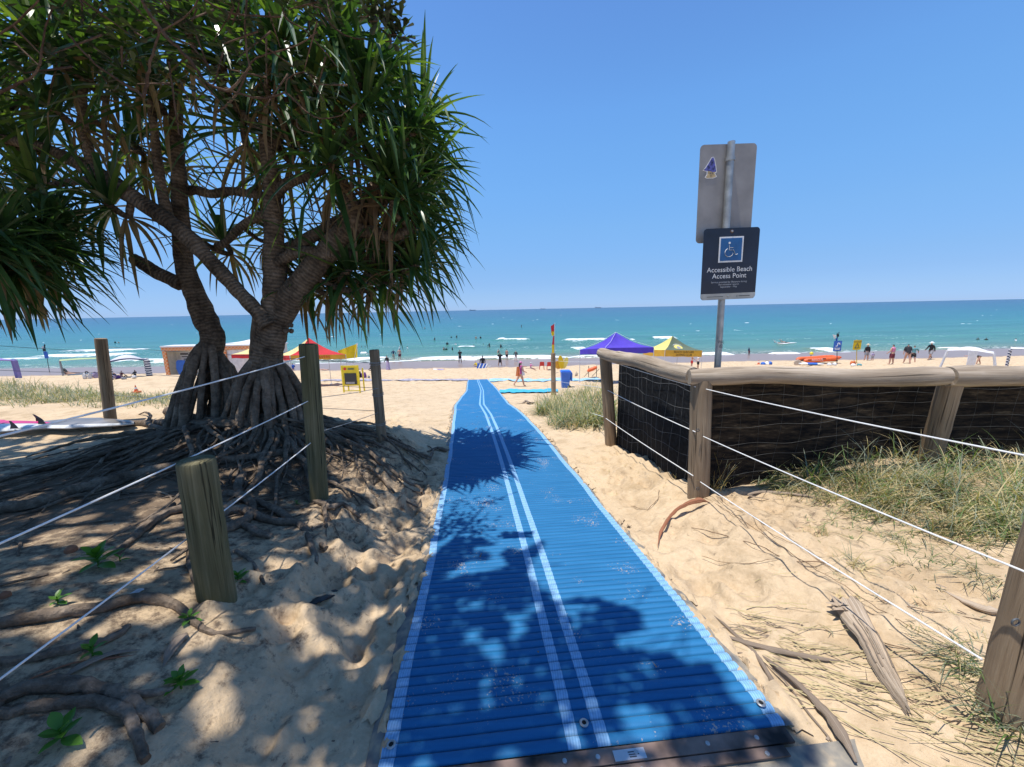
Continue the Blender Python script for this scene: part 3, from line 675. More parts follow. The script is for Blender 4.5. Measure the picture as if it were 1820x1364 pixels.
def board(x0, y0, x1, y1, x2, y2, x3, y3, off):     # corners tl tr br bl -> centre, w, h
    P_ = [at(x, y, DS) for x, y in ((x0, y0), (x1, y1), (x2, y2), (x3, y3))]
    c = sum(P_, Vector()) / 4; w = ((P_[1] - P_[0]).length + (P_[2] - P_[3]).length) / 2; h = ((P_[3] - P_[0]).length + (P_[2] - P_[1]).length) / 2
    return c + nr * off, w, h
c1, w1, h1 = board(1247, 257, 1350, 250, 1340, 425, 1240, 435, -.036)
m = MB(); m.slab(rrect(w1, h1, .035), c1, ux, ax, nr, .004); m.build('sign_back', M['signback'], sg, False)
c2, w2, h2 = board(1247, 411, 1346, 403, 1339, 528, 1240, 537, .036)
m = MB(); m.slab(rrect(w2, h2, .03), c2, ux, ax, nr, .004); nf = m.build('sign_face', M['navy'], sg, False)
hs = h2 * .088; oy = -h2 / 2 + hs / 2
ol = [(-w2 / 2, hs / 2), (w2 / 2, hs / 2), (w2 / 2, -hs / 2 + .03), (w2 / 2 - .009, -hs / 2 + .009), (w2 / 2 - .03, -hs / 2), (-w2 / 2 + .03, -hs / 2), (-w2 / 2 + .009, -hs / 2 + .009), (-w2 / 2, -hs / 2 + .03)]
m = MB(); m.slab(ol[::-1], c2 + ax * oy + nr * .0026, ux, ax, nr, .002); m.build('foot_strip', M['signgrey'], sg, False)
cs = c2 + ax * (h2 * .205); q_ = h2 * .355
m = MB(); m.box(cs + nr * .0035, (q_, .002, q_), 0, rot=Matrix((ux, -nr, ax)).transposed()); m.build('symbol_frame', M['white'], sg, False)
m = MB(); m.box(cs + nr * .0055, (q_ * .88, .002, q_ * .88), 0, rot=Matrix((ux, -nr, ax)).transposed()); m.build('symbol_panel', M['signblue'], sg, False)
def sp(x, y, off=.0085): return cs + ux * (x * q_) + ax * (y * q_) + nr * off
m = MB(); rr_ = q_ * .024
m.lathe(sp(-.085, .25, .0075), [(.045 * q_, 0), (.045 * q_, .002)], 16, axis=nr)
m.tube([sp(-.09, .17), sp(-.085, -.02), sp(.10, -.03), sp(.19, -.22), sp(.27, -.18)], rr_, 6, flat=.25)
m.tube([sp(-.085, .07), sp(.075, .065)], rr_ * .9, 6, flat=.25)
m.tube([sp(-.09 + .165 * math.cos(a), -.12 + .165 * math.sin(a)) for a in np.linspace(R(112), R(352), 26)], rr_, 6, flat=.25)
m.build('wheelchair_symbol', M['white'], sg, False)
lettering('Accessible Beach', h2 * .098, c2 - ax * (h2 * .075), ux, nr, M['white'], sg, sx=1.0)
lettering('Access Point', h2 * .098, c2 - ax * (h2 * .165), ux, nr, M['white'], sg)
M['textgrey'] = plain('small_print_grey', (.45, .47, .5), .5, .05)
for i, t_ in enumerate(('Service provided by lifesavers during', 'the volunteer season', 'September - May')): lettering(t_, h2 * .036, c2 - ax * (h2 * (.25 + .034 * i)), ux, nr, M['textgrey'], sg)
m = MB(); m.box(c2 + ax * oy + ux * (-w2 * .24) + nr * .005, (w2 * .30, .001, hs * .09), rot=Matrix((ux, -nr, ax)).transposed()); m.build('small_print', M['ink'], sg, False); m = MB(); m.box(c2 + ax * oy + ux * (w2 * .30) + nr * .005, (w2 * .2, .001, hs * .12), rot=Matrix((ux, -nr, ax)).transposed()); m.build('small_print', M['ink'], sg, False); m = MB()
m.tube([c2 + ax * oy + ux * (w2 * .17 + hs * .16 * math.cos(a)) + ax * (hs * .16 * math.sin(a)) + nr * .005 for a in np.linspace(0, 5.2, 12)], .0012, 4)
m.build('small_logo', M['ink'], sg, False)
for f_ in (.455, -.45):
    m = MB(); m.lathe(c2 + ax * (h2 * f_) + nr * .003, [(.009, 0), (.009, .005), (.003, .007)], 12, axis=nr); m.build('bolt', M['steel'], sg)
M['rust'] = plain('rust', (.12, .06, .035), .8, .3, 40)
m = MB(); m.lathe(c2 + ax * (h2 * .452) + nr * .0022, [(.016, 0), (.013, .001)], 12, axis=nr); m.build('rust_ring', M['rust'], sg)
for f_ in (.955,):
    cc = p_base.lerp(p_top, f_); m = MB(); m.tube([cc - ax * .016, cc + ax * .016], .037, 20); m.build('clamp', M['steel'], sg)
# mushroom shaped sticker on the grey back
stc = at(1267, 297, DS); stc = stc - nr * ((stc - c1).dot(nr)) + nr * .004
def blob(pts, c, k, off, mat, name, par):
    m = MB(); m.slab([(x * k * 1.75, y * k * 1.12) for x, y in pts], c + nr * off, ux, ax, nr, .001); return m.build(name, mat, par, False)
CAP = [(-.062, -.02), (-.045, .0), (-.02, .06), (.0, .115), (.012, .12), (.02, .10), (.032, .03), (.042, -.045), (.02, -.05), (-.02, -.035), (-.05, -.03)]
STK = [(-.026, -.035), (.035, -.05), (.028, -.07), (.045, -.10), (.02, -.115), (-.03, -.115), (-.042, -.105), (-.03, -.08)]
M['purple'] = plain('sticker_purple', (.10, .10, .35), .4, .5, 40); M['cream'] = plain('sticker_cream', (.50, .38, .20), .5, .3, 50)
hull = [(-.068, -.025), (-.05, .006), (-.025, .066), (-.003, .122), (.014, .128), (.026, .10), (.04, .02), (.048, -.05), (.036, -.066), (.052, -.105), (.02, -.122), (-.034, -.122), (-.05, -.108), (-.036, -.075), (-.036, -.042)]
st_ = blob(hull, stc, .62, .0, M['white'], 'sticker', sg); blob(CAP, stc, .62, .0012, M['purple'], 'sticker_cap', st_); blob(STK, stc, .62, .0012, M['cream'], 'sticker_stalk', st_)
for x_ in (-.006, .014): blob([(x_ + .005 * math.cos(a), -.062 + .005 * math.sin(a)) for a in np.linspace(0, 5.6, 8)], stc, .62, .002, M['ink'], 'sticker_eye', st_)
# black sticker scraps on the pole
_zq = at(1280, 612, DS).z; pc = p_base + ax * ((_zq - p_base.z) / ax.z) + nr * .031
for i, t_ in enumerate(('WAI', 'VEI')): lettering(t_, .05, pc - ax * (.034 * (i - .5) * 1.1), ux, nr, M['ink'], sg, off=.001, name='pole_lettering', sx=.62)
# ---------------------------------------------------------------- pandanus trees
def gravity_leaf(mb, base, d, L, w, droop, rr, seg=8, kink=None, vee=.28, mi=0, tipc=0):
    p = Vector(base); d = Vector(d).normalized(); V = []; st = L / seg
    for i in range(seg + 1):
        t = i / seg
        ww = w * .5 * (min(1, .55 + t * 3) if t < .2 else 1) * (1 - t ** 2.6) + .0012
        side = d.cross(Vector((0, 0, 1)))
        if side.length < .05: side = Vector((1, 0, 0))
        side.normalize(); nn = side.cross(d).normalized()
        V += [p - side * ww, p - nn * (ww * vee * 2), p + side * ww]
        dd = droop * (.35 + 1.6 * t) / seg
        if kink and abs(t - kink[0]) < .5 / seg: d = (d + Vector((kink[1], kink[2], -kink[3]))).normalized()
        d = (d + Vector((0, 0, -dd))).normalized(); p = p + d * st
    Fs = []
    for i in range(seg):
        a = i * 3; Fs += [(a, a + 1, a + 4, a + 3), (a + 1, a + 2, a + 5, a + 4)]
    mb.add(V, Fs, mi)
def rosette_leaves(c, ax, n, L, rr, dead=6, scale=1.0):
    """yields (base, dir, length, width, droop, kink, dead)"""
    c = Vector(c); ax = Vector(ax).normalized(); e1 = ax.orthogonal().normalized(); e2 = ax.cross(e1)
    for i in range(n + dead):
        t = (i + .5) / n; isd = i >= n; th = i * 2.399963 + rr.uniform(-.15, .15)
        ang = R(12 + 88 * t ** .8 + rr.uniform(-8, 8)) if not isd else R(rr.uniform(110, 150))
        d = ax * math.cos(ang) + (e1 * math.cos(th) + e2 * math.sin(th)) * math.sin(ang)
        LL = L * (rr.uniform(.72, 1.05)) * (.62 + .5 * min(1, t * 1.6)) * (.8 if isd else 1)
        kk = (rr.uniform(.35, .65), rr.uniform(-.2, .2), rr.uniform(-.2, .2), rr.uniform(.5, 1.6)) if rr.random() < .28 else None
        b_ = c - ax * (.10 * t + (.1 if isd else 0)) + d * .035
        yield b_, d, LL, scale * rr.uniform(.042, .066), (rr.uniform(.25, .9) if not isd else rr.uniform(1.2, 2.4)), kk, isd
def limb(root, pts, name, mat, n=14, seed=0, rough=.05, bend=0.02, sub=4, mb=None):
    """pts: list of (Vector, radius); smooth curve through them"""
    P = [Vector(p) for p, r in pts]; Rr = [r for p, r in pts]; rr = random.Random(seed + 5); out = []; rad = []
    for i in range(len(P) - 1):
        p0, p1, p2, p3 = P[max(i - 1, 0)], P[i], P[i + 1], P[min(i + 2, len(P) - 1)]
        for k in range(sub):
            t = k / sub; out.append(.5 * ((2 * p1) + (p2 - p0) * t + (2 * p0 - 5 * p1 + 4 * p2 - p3) * t * t + (3 * p1 - p0 - 3 * p2 + p3) * t ** 3))
            rad.append((Rr[i] * (1 - t) + Rr[i + 1] * t) * (1 + rr.uniform(-.06, .06)))
    out.append(P[-1]); rad.append(Rr[-1]); out = [p + Vector((rr.uniform(-1, 1), rr.uniform(-1, 1), rr.uniform(-1, 1))) * bend * rad[i] for i, p in enumerate(out)]
    m = mb or MB(); m.tube(out, rad, n, rough=rough, seed=seed)
    if mb is None: return m.build(name, mat, root)
def PX(l, D, rpx=1.0):            # [(px,py,radius px[,D])]
    o = []
    for q in l:
        dd = q[3] if len(q) > 3 else D; p = at(q[0], q[1], dd); o.append((p, q[2] * depth(p) / FPX * rpx * (depth(p) / (p - Vector((0, 0, CAMZ))).length)))
    return o
D1, D2t = 4.55, 4.35
base1 = at(357, 735, D1); base2 = at(470, 735, D2t)
pand = thing('pandanus_tree', (-3.0, 4.45, gz(-3, 4.45)), 'large pandanus with two trunks on cones of stilt roots left of the blue mat', 'tree')
rr = random.Random(21)
skel = {
 'trunk': [PX([(372, 640, 22), (378, 600, 23), (366, 570, 24), (345, 520, 22), (328, 470, 20), (322, 400, 18), (318, 320, 16.5), (314, 250, 15), (312, 180, 14), (305, 100, 12), (298, 20, 10)], D1),
           PX([(473, 655, 31), (476, 620, 30), (484, 590, 28), (488, 565, 28), (490, 530, 25), (489, 480, 22), (487, 420, 20), (484, 350, 18), (478, 290, 16), (470, 220, 13), (466, 150, 11)], D2t)],
 'branch': [PX([(492, 575, 24), (515, 530, 25), (548, 488, 23), (575, 455, 22), (605, 418, 22), (628, 392, 19), (620, 350, 14), (598, 312, 12, 4.2), (588, 290, 12, 4.15)], D2t),
            PX([(618, 400, 17), (650, 388, 14, 4.5), (668, 370, 14, 4.6), (700, 330, 12, 4.7), (735, 300, 10, 4.8)], D2t),
            PX([(612, 412, 16), (655, 412, 13, 4.4), (700, 420, 11, 4.4), (735, 405, 10, 4.5)], D2t),
            PX([(585, 450, 14), (635, 455, 12, 4.55), (690, 470, 11, 4.7), (730, 480, 9, 4.8)], D2t),
            PX([(478, 580, 16), (455, 552, 15), (425, 520, 15), (400, 492, 16), (370, 460, 17), (342, 430, 18), (310, 402, 19), (278, 378, 20), (235, 350, 21), (195, 322, 22), (140, 292, 19), (90, 268, 16), (30, 252, 14), (-30, 240, 13)], 4.2),
            PX([(185, 328, 15), (165, 290, 13), (152, 240, 12), (146, 190, 11), (150, 140, 10)], 4.2),
            PX([(190, 330, 12), (150, 322, 11), (100, 328, 9), (45, 336, 8)], 4.15),
            PX([(322, 505, 17), (300, 495, 16), (275, 483, 15.5), (250, 467, 15), (237, 460, 13)], D1 - .05),
            PX([(300, 395, 13), (290, 350, 12), (282, 300, 11), (275, 240, 10), (268, 180, 9)], 4.3),
            PX([(320, 345, 11), (345, 338, 11), (375, 345, 10), (410, 340, 10), (445, 345, 9), (485, 350, 8)], 4.7),
            PX([(488, 445, 13), (520, 440, 13), (560, 418, 12), (598, 395, 11), (625, 380, 10)], 4.45),
            PX([(492, 468, 12), (525, 450, 12), (560, 448, 11), (590, 452, 10)], 4.3),
            PX([(484, 360, 12), (505, 330, 11), (540, 315, 11), (575, 300, 10)], 4.35),
            PX([(480, 378, 11), (455, 388, 10), (430, 402, 9), (400, 432, 8), (385, 438, 8)], 4.6),
            PX([(628, 392, 13), (648, 360, 11, 4.6), (670, 320, 10, 4.8), (690, 290, 9, 4.9)], 4.4),
            PX([(470, 240, 11), (430, 200, 10), (395, 160, 9), (380, 110, 8)], 4.3),
            PX([(478, 270, 11), (520, 210, 10), (560, 160, 9), (590, 110, 8)], 4.4)]}
nodes = []
for k, L_ in skel.items():
    for i, l in enumerate(L_):
        limb(pand, l, k, M['bark'], 16 if k == 'trunk' else 12, seed=i, rough=.045)
        nodes += [(p, r) for p, r in l if r < .17]
m = MB(); c_ = at(512, 578, D2t)
for i in range(6): 
    q = c_ + Vector((rr.uniform(-.03, .05), rr.uniform(-.06, .0), rr.uniform(-.07, .06))); m.tube([q, q + Vector((rr.uniform(0, .06), -.02, rr.uniform(-.03, .03)))], [.03, .012], 7, rough=.2, seed=i)
m.build('bark_scar', M['root'], pand)
limb(pand, PX([(456, 560, 7), (452, 590, 7), (449, 625, 6.5), (449, 650, 6)], 4.3), 'aerial_root', M['root'])
# stilt roots
def stilt(c_top, rt, spread, n, seed, cbase, rbase=.05):
    r_ = random.Random(seed)
    for i in range(n):
        a = 2 * math.pi * (i + r_.uniform(-.3, .3)) / n; s0 = rt * .72; hs = r_.uniform(-.16, .10)
        p0 = c_top + Vector((math.cos(a) * s0, math.sin(a) * s0, hs + .05)); sp = spread * r_.uniform(.70, 1.0)
        e = Vector((cbase.x + math.cos(a) * sp, cbase.y + math.sin(a) * sp * .8, 0)); e.z = gz(e.x, e.y) - .06
        p1 = p0.lerp(e, .22) + Vector((math.cos(a), math.sin(a), 0)) * .06; p2 = p0.lerp(e, .6) + Vector((math.cos(a), math.sin(a), 0)) * .05
        rb = rbase * r_.uniform(.75, 1.25)
        limb(pand, [(p0 - Vector((math.cos(a), math.sin(a), -.3)) * .08, rb * .5), (p0, rb), (p1, rb * .98), (p2, rb * .95), (e, rb * 1.05)], 'stilt_root', M['root'], 9, seed=seed * 40 + i, rough=.09, bend=.15)
stilt(at(374, 632, D1), .15, .46, 16, 3, Vector((base1.x + .0, D1, 0)), .040)
stilt(at(474, 648, D2t), .175, .50, 18, 4, Vector((base2.x + .02, D2t, 0)), .044)
stilt(at(474, 668, D2t), .16, .34, 9, 5, Vector((base2.x, D2t - .03, 0)), .034)
stilt(at(374, 655, D1), .13, .32, 9, 6, Vector((base1.x, D1 - .03, 0)), .032)
# surface roots spreading over the mound
def ground_curve(p, a, L, rr, n=18, wander=.5, lift=.0, rad=.02):
    x, y = p; out = []; st = L / n
    for i in range(n + 1):
        t = i / n; z = gz(x, y) + rad * (.55 + lift * math.sin(math.pi * t)) + rr.uniform(-.25, .6) * rad * (1 if 0 < i < n else -1.5)
        out.append(Vector((x, y, z))); a += rr.uniform(-wander, wander) * .5; x += math.cos(a) * st; y += math.sin(a) * st
        if y < .55: y = .55
        l = x - float(matx(y))
        if l > -.95: x -= (l + .95); a += .3
    return out
r_ = random.Random(77); fine = MB()
for i in range(120):
    cx_, cy_ = (base1.x, D1) if r_.random() < .4 else (base2.x, D2t)
    a = r_.uniform(R(-205), R(25)) if r_.random() < .25 else r_.uniform(R(-110), R(20)); s0 = r_.uniform(.3, .7); L = r_.choice((r_.uniform(.5, 1.2), r_.uniform(1.0, 2.3))); rad = r_.uniform(.009, .030) * (1 if L > .9 else .7)
    pts = ground_curve((cx_ + math.cos(a) * s0, cy_ + math.sin(a) * s0 * .8), a, L, r_, 18, .42, r_.choice((.3, 1.6, 3)), rad)
    rds = [rad * (1 - .75 * (k / 18) ** 1.3) for k in range(19)]
    if i < 110: m = MB(); m.tube(pts, rds, 7, rough=.12, seed=i); m.build('surface_root', M['root'], pand)
    else: fine.tube(pts, [q * .6 for q in rds], 5, rough=.1, seed=i)
for i in range(260):       # fine roots and twigs on the shaded sand
    x, y = r_.gauss(-2.6, 1.1), r_.gauss(3.6, .8)
    if x - float(matx(y)) > -1.05 or y < .9 or x > -1.1: continue
    pts = ground_curve((x, y), r_.uniform(0, 6.3), r_.uniform(.15, .6), r_, 7, .5, 1, .006); fine.tube(pts, r_.uniform(.003, .008), 4, rough=.1, seed=i)
T(fine.build('fine_roots', M['root'], pand), kind='stuff')
# long roots seen one by one
BIG = [([(-20, 912, 11), (60, 905, 12), (130, 880, 12), (200, 862, 11), (300, 838, 9), (410, 822, 8), (560, 800, 6)], 1),
       ([(-20, 1118, 12), (80, 1103, 13), (170, 1088, 13), (260, 1070, 11), (320, 1085, 8), (345, 1110, 7), (385, 1130, 6), (455, 1122, 4)], 2),
       ([(-20, 1265, 12), (30, 1238, 14), (110, 1228, 14), (190, 1232, 13), (240, 1255, 12), (285, 1298, 11)], 3),
       ([(-20, 1250, 9), (60, 1222, 10), (140, 1216, 9), (230, 1236, 8), (310, 1232, 7)], 4),
       ([(-20, 1278, 9), (70, 1262, 11), (160, 1252, 12), (225, 1272, 11), (245, 1315, 10), (262, 1355, 9)], 5),
       ([(-20, 1180, 9), (50, 1178, 9), (130, 1160, 9), (200, 1140, 8), (230, 1118, 6)], 6),
       ([(300, 738, 9), (370, 752, 9), (440, 752, 9), (520, 742, 9), (600, 768, 7), (650, 800, 5), (680, 828, 4)], 7),
       ([(200, 762, 8), (280, 758, 9), (370, 760, 10), (450, 756, 10), (540, 748, 8), (590, 752, 6)], 8),
       ([(390, 920, 9), (430, 912, 9), (480, 930, 8), (530, 935, 7), (555, 975, 6), (562, 1005, 5)], 9),
       ([(400, 880, 7), (450, 892, 7), (520, 928, 7), (580, 978, 5)], 10),
       ([(396, 945, 10), (430, 935, 10), (450, 905, 9), (425, 880, 9), (430, 850, 8)], 11),
       ([(430, 935, 7), (460, 952, 7), (482, 958, 6)], 12),
       ([(545, 885, 6), (585, 905, 6), (610, 900, 5), (640, 922, 4)], 13),
       ([(545, 830, 6), (555, 870, 6), (575, 900, 5), (580, 940, 4)], 14),
       ([(340, 960, 5), (338, 1000, 6), (352, 1040, 6), (372, 1070, 4)], 15),
       ([(420, 980, 4), (450, 1005, 4), (470, 1040, 3)], 16),
       ([(240, 960, 8), (265, 935, 9), (300, 915, 9), (350, 908, 8), (400, 905, 8)], 17),
       ([(210, 985, 5), (245, 955, 6), (280, 925, 6), (310, 900, 5)], 18)]
for l, sd in BIG:
    pts = []
    for (x, y, rp) in l:
        g = G(x, y); r0 = rp * depth(g) / FPX * .86; g.z += r0 * .75; pts.append((g, r0))
    limb(pand, pts, 'surface_root', M['root'], 10, seed=sd, rough=.12, bend=.25)
# rosettes, a few of them added to widen the shade on the mat
ROS = [(585, 285, 4.0, 1.05), (740, 232, 4.5, .95), (765, 300, 4.9, 1.0), (745, 375, 4.7, 1.0), (700, 445, 4.8, .95), (625, 478, 4.5, .9), (548, 470, 5.0, .8), (650, 195, 4.2, 1.05), (560, 140, 4.1, 1.05), (250, 20, 4.8, 1.0), (180, 110, 4.8, 1.0), (722, 345, 4.25, .9), (735, 300, 5.6, 1.1), (705, 400, 5.8, 1.1), (760, 200, 5.4, 1.0), (655, 125, 4.3, 1.0),
       (690, 310, 4.3, 1.0), (480, 120, 4.0, 1.0), (430, 215, 4.4, 1.0), (395, 425, 5.0, .75), (625, 385, 5.4, .9), (765, 425, 5.3, .95), (505, 60, 3.9, 1.0), (600, 50, 4.2, 1.0), (700, 250, 5.2, 1.0), (668, 560 - 70, 5.3, .8),
       (525, 250, 4.6, 1.0), (455, 300, 5.2, .85), (600, 210, 5.0, 1.0), (390, 90, 4.2, 1.0), (330, 40, 4.0, 1.0), (180, 355, 4.1, .9), (60, 330, 4.1, .9), (150, 130, 4.2, 1.0), (265, 160, 4.3, 1.0), (230, 250, 5.0, 1.0), (90, 190, 4.2, 1.0), (20, 240, 4.3, 1.0), (220, 60, 4.0, 1.0),
       (60, 70, 4.0, 1.0), (130, 20, 4.3, 1.0), (310, 290, 5.3, .8), (0, 130, 4.4, 1.0), (420, 20, 4.5, 1.0), (690, 60 + 60, 5.0, .9), (480, 400, 5.2, .7), 
       (40, 20, 4.8, 1.0), (-60, 300, 4.3, 1.0), (-80, 150, 4.5, 1.0), (520, 180, 5.3, 1.0), (745, 470, 4.6, .8), (600, 500, 4.7, .75), (690, 500, 4.7, .8), (555, 505, 4.8, .7), (650, 440, 5.2, .8)]
tc = at(430, 330, 4.5)
EDGE = {1, 2, 3, 4, 5, 15, 0, 22, 7}
rest = MB(); dead = MB(); nleaf = 0
for i, (x, y, D, L) in enumerate(ROS):
    c = at(x, y, D); rr = random.Random(100 + i)
    out = (c - tc); ax = Vector((out.x * .55, out.y * .5 - .12, max(out.z * .3, 0) + .62)).normalized()
    if i == 0: ax = Vector((.05, -.75, .6)).normalized()
    if y > 410 and x > 520: ax = Vector((out.x * .5, out.y * .6 - .2, .35)).normalized()
    if i in (32, 33): ax = Vector((-.1, -.35, .5)).normalized()
    for b_, d, LL, w, dr, kk, isd in rosette_leaves(c, ax, 38, L * .96, rr, 9 if y > 180 else 5):
        if isd: gravity_leaf(dead, b_, d, LL, w * .8, dr, rr, 6, kk); continue
        if i in EDGE and nleaf < 296 and rr.random() < .82:
            m = MB(); gravity_leaf(m, b_, d, LL, w, dr, rr, 8, kk); m.build('leaf', M['pleaf' if rr.random() < .8 else 'pleaf2'], pand); nleaf += 1
        else: gravity_leaf(rest, b_, d, LL, w, dr, rr, 7, kk, mi=0 if rr.random() < .78 else 1)
    # the branch that carries it
    best = min(nodes, key=lambda q: (q[0] - c).length + (1.5 if q[0].z > c.z + .1 else 0))
    p, r0 = best; e = c - ax * .22; L_ = (e - p).length
    if L_ > .08:
        mid = p.lerp(e, .5) + Vector((0, 0, -.12 * L_)); r1 = min(r0 * .6, .036)
        limb(pand, [(p, r1), (mid, r1 * .9), (e, .028), (c - ax * .02, .034)], 'branch', M['bark'], 10, seed=200 + i, rough=.06)
T(rest.build('foliage', [M['pleaf'], M['pleaf2']], pand), kind='stuff'); T(dead.build('dead_leaves', M['pdead'], pand), kind='stuff')

# second pandanus reaching in from the left edge
p2c = at(20, 440, 3.3)
pand2 = thing('pandanus_tree', (p2c.x - 1.0, 3.5, gz(p2c.x - 1.0, 3.5)), 'dark pandanus crown hanging in at the left edge of the picture', 'tree')
bx = p2c.x - 1.5
limb(pand2, [(Vector((bx, 3.5, gz(bx, 3.5) - .1)), .16), (Vector((bx + .05, 3.5, 1.0)), .14), (Vector((bx + .1, 3.5, 1.8)), .12), (Vector((bx + .3, 3.4, 2.4)), .10)], 'trunk', M['bark'])
rest = MB(); dead = MB()
for i, (x, y, D, L) in enumerate([(75, 425, 3.6, .75), (30, 475, 3.4, .7), (95, 385, 3.7, .7), (0, 410, 3.2, .7), (-60, 470, 3.3, .8), (-50, 380, 3.4, .8), (115, 440, 4.0, .7), (70, 470, 3.9, .65), (-120, 400, 3.5, .9), (-30, 430, 2.9, .7)]):
    c = at(x, y, D); rr = random.Random(500 + i); o_ = c - Vector((bx + .2, 3.5, 2.1)); ax = Vector((o_.x * .7, o_.y * .5 - .2, max(-.1, o_.z) + .28)).normalized()
    for b_, d, LL, w, dr, kk, isd in rosette_leaves(c, ax, 46, L * .92, rr, 14, .75):
        if isd: gravity_leaf(dead, b_, d, LL * 1.1, w, dr, rr, 6, kk)
        elif i in (0, 5) or (i in (1, 7) and rr.random() < .6):
            m = MB(); gravity_leaf(m, b_, d, LL, w, dr, rr, 8, kk); m.build('leaf', M['pleaf'], pand2)
        else: gravity_leaf(rest, b_, d, LL, w, dr, rr, 7, kk)
    limb(pand2, [(Vector((bx + .15, 3.5, 1.8 + .05 * i)), .06), (Vector((bx + .2, 3.5, 2.0)).lerp(c, .5) + Vector((0, 0, -.08)), .045), (c - ax * .15, .035)], 'branch', M['bark'], 9, seed=i)
T(rest.build('foliage', M['pleaf'], pand2), kind='stuff'); T(dead.build('dead_leaves', M['pdead'], pand2), kind='stuff')

# ---------------------------------------------------------------- spreading tree overhead, standing behind the camera on the left
tr0 = Vector((-2.9, -1.6, 0)); tr0.z = gz(tr0.x, tr0.y) if tr0.y > -3 else 0
over = thing('spreading_tree', (tr0.x, tr0.y, tr0.z), 'broad-leaved tree whose bare twisted boughs and small leaves cross the top left corner', 'tree')
limb(over, [(tr0 - Vector((0, 0, .3)), .2), (tr0 + Vector((.1, .1, 1.2)), .16), (tr0 + Vector((.3, .4, 2.4)), .14), (tr0 + Vector((.6, .9, 3.4)), .12), (tr0 + Vector((.5, 1.0, 5.4)), .10), (tr0 + Vector((.2, 1.2, 7.0)), .08)], 'trunk', M['twig'], 16, seed=1)
fork = tr0 + Vector((.6, .9, 3.4)); lm = []
top_ = tr0 + Vector((.2, 1.2, 7.0))
for i, e in enumerate([(-1.2, 1.2, 8.6), (-1.8, .3, 9.2), (-1.6, 2.0, 9), (-3, -.4, 9.2), (-4.6, 2.0, 8.6), (-5.6, .5, 8.4), (-3.8, 3.6, 9.2), (-6.4, 3.2, 9.0), (-1.2, 3.0, 4.4), (-2.8, 3.0, 4.2)]):
    e = Vector(e); lm.append(e); f0 = top_ if e.z > 6 else fork; limb(over, [(f0, .06), (f0.lerp(e, .5) + Vector((0, 0, .25)), .03), (e, .008)], 'bough', M['twig'], 9, seed=20 + i, rough=.08)
TW = [([(248, -40, 7), (253, 0, 7), (276, 41, 8), (298, 68, 7.5), (322, 91, 7), (345, 118, 6.5), (363, 144, 6), (388, 158, 6), (410, 160, 5.5), (428, 140, 4), (445, 118, 3)], 2.3),
      ([(255, 172, 7), (262, 141, 6), (268, 110, 5), (281, 62, 4.5), (279, 40, 5)], 2.3), ([(120, 60, 5), (160, 105, 5), (190, 129, 5), (225, 152, 5.5), (255, 172, 6)], 2.4),
      ([(-10, 170, 7), (35, 148, 6), (64, 129, 5), (74, 90, 4.5), (82, 45, 4), (95, 10, 3.5)], 2.3), ([(281, 60, 4), (310, 42, 3.5), (340, 20, 3), (360, -20, 3)], 2.3),
      ([(300, 110, 3.5), (306, 150, 3.5), (312, 200, 3), (318, 240, 2.5)], 2.4), ([(385, 200, 4), (420, 170, 4), (447, 111, 3.5), (480, 95, 3), (508, 88, 3), (545, 72, 2.5), (564, 56, 2.5)], 2.6),
      ([(440, -20, 4), (436, 50, 4), (440, 100, 3.5), (447, 125, 3)], 2.5), ([(508, 164, 3), (530, 185, 3), (558, 208, 2.6), (585, 210, 2.2), (605, 206, 2)], 2.6), ([(508, 164, 2.6), (512, 140, 2.6), (540, 128, 2.2), (565, 140, 2)], 2.6),
      ([(605, 206, 2), (620, 195, 1.8), (634, 183, 1.6)], 2.6), ([(400, 158, 5), (430, 168, 4.5), (470, 175, 4), (508, 164, 3.4)], 2.5), ([(528, 212, 2), (530, 228, 2), (556, 238, 1.8)], 2.6),
      ([(640, -40, 4), (662, -10, 3.2), (675, 18, 2.6), (690, 42, 2.2), (700, 60, 2)], 2.5), ([(675, 18, 2.2), (690, 8, 2), (705, 2, 1.6)], 2.5), ([(560, -40, 5), (568, 10, 4), (590, 45, 3), (620, 66, 2.4), (650, 70, 2)], 2.6),
      ([(0, 60, 5), (30, 40, 4.5), (70, 0, 4)], 2.5), ([(500, -20, 4), (506, 30, 3.5), (540, 52, 3), (575, 90, 2.5), (600, 120, 2)], 2.7), ([(330, -20, 5), (380, 10, 4.5), (420, 26, 4), (500, 30, 3.4)], 2.5)]
tips = []
for i, (l, D) in enumerate(TW):
    q = PX(l, D, .62); limb(over, q, 'twig', M['twig'], 8, seed=60 + i, rough=.10, bend=.5); tips += [p for p, r in q]
def obleaf(mb, p, d, L, w, rr, mi=0):
    d = Vector(d).normalized(); s = d.cross(Vector((rr.uniform(-.4, .4), rr.uniform(-.4, .4), 1))).normalized(); n_ = s.cross(d)
    O = [(0, 0), (.35, .30), (.72, .5), (.95, .28), (1.0, 0), (.95, -.28), (.72, -.5), (.35, -.30)]
    V = [p + d * (L * x) + s * (w * y) + n_ * (abs(y) * w * .35) for x, y in O]; mb.add(V, [(0, 1, 2, 3, 4), (0, 4, 5, 6, 7)], mi)
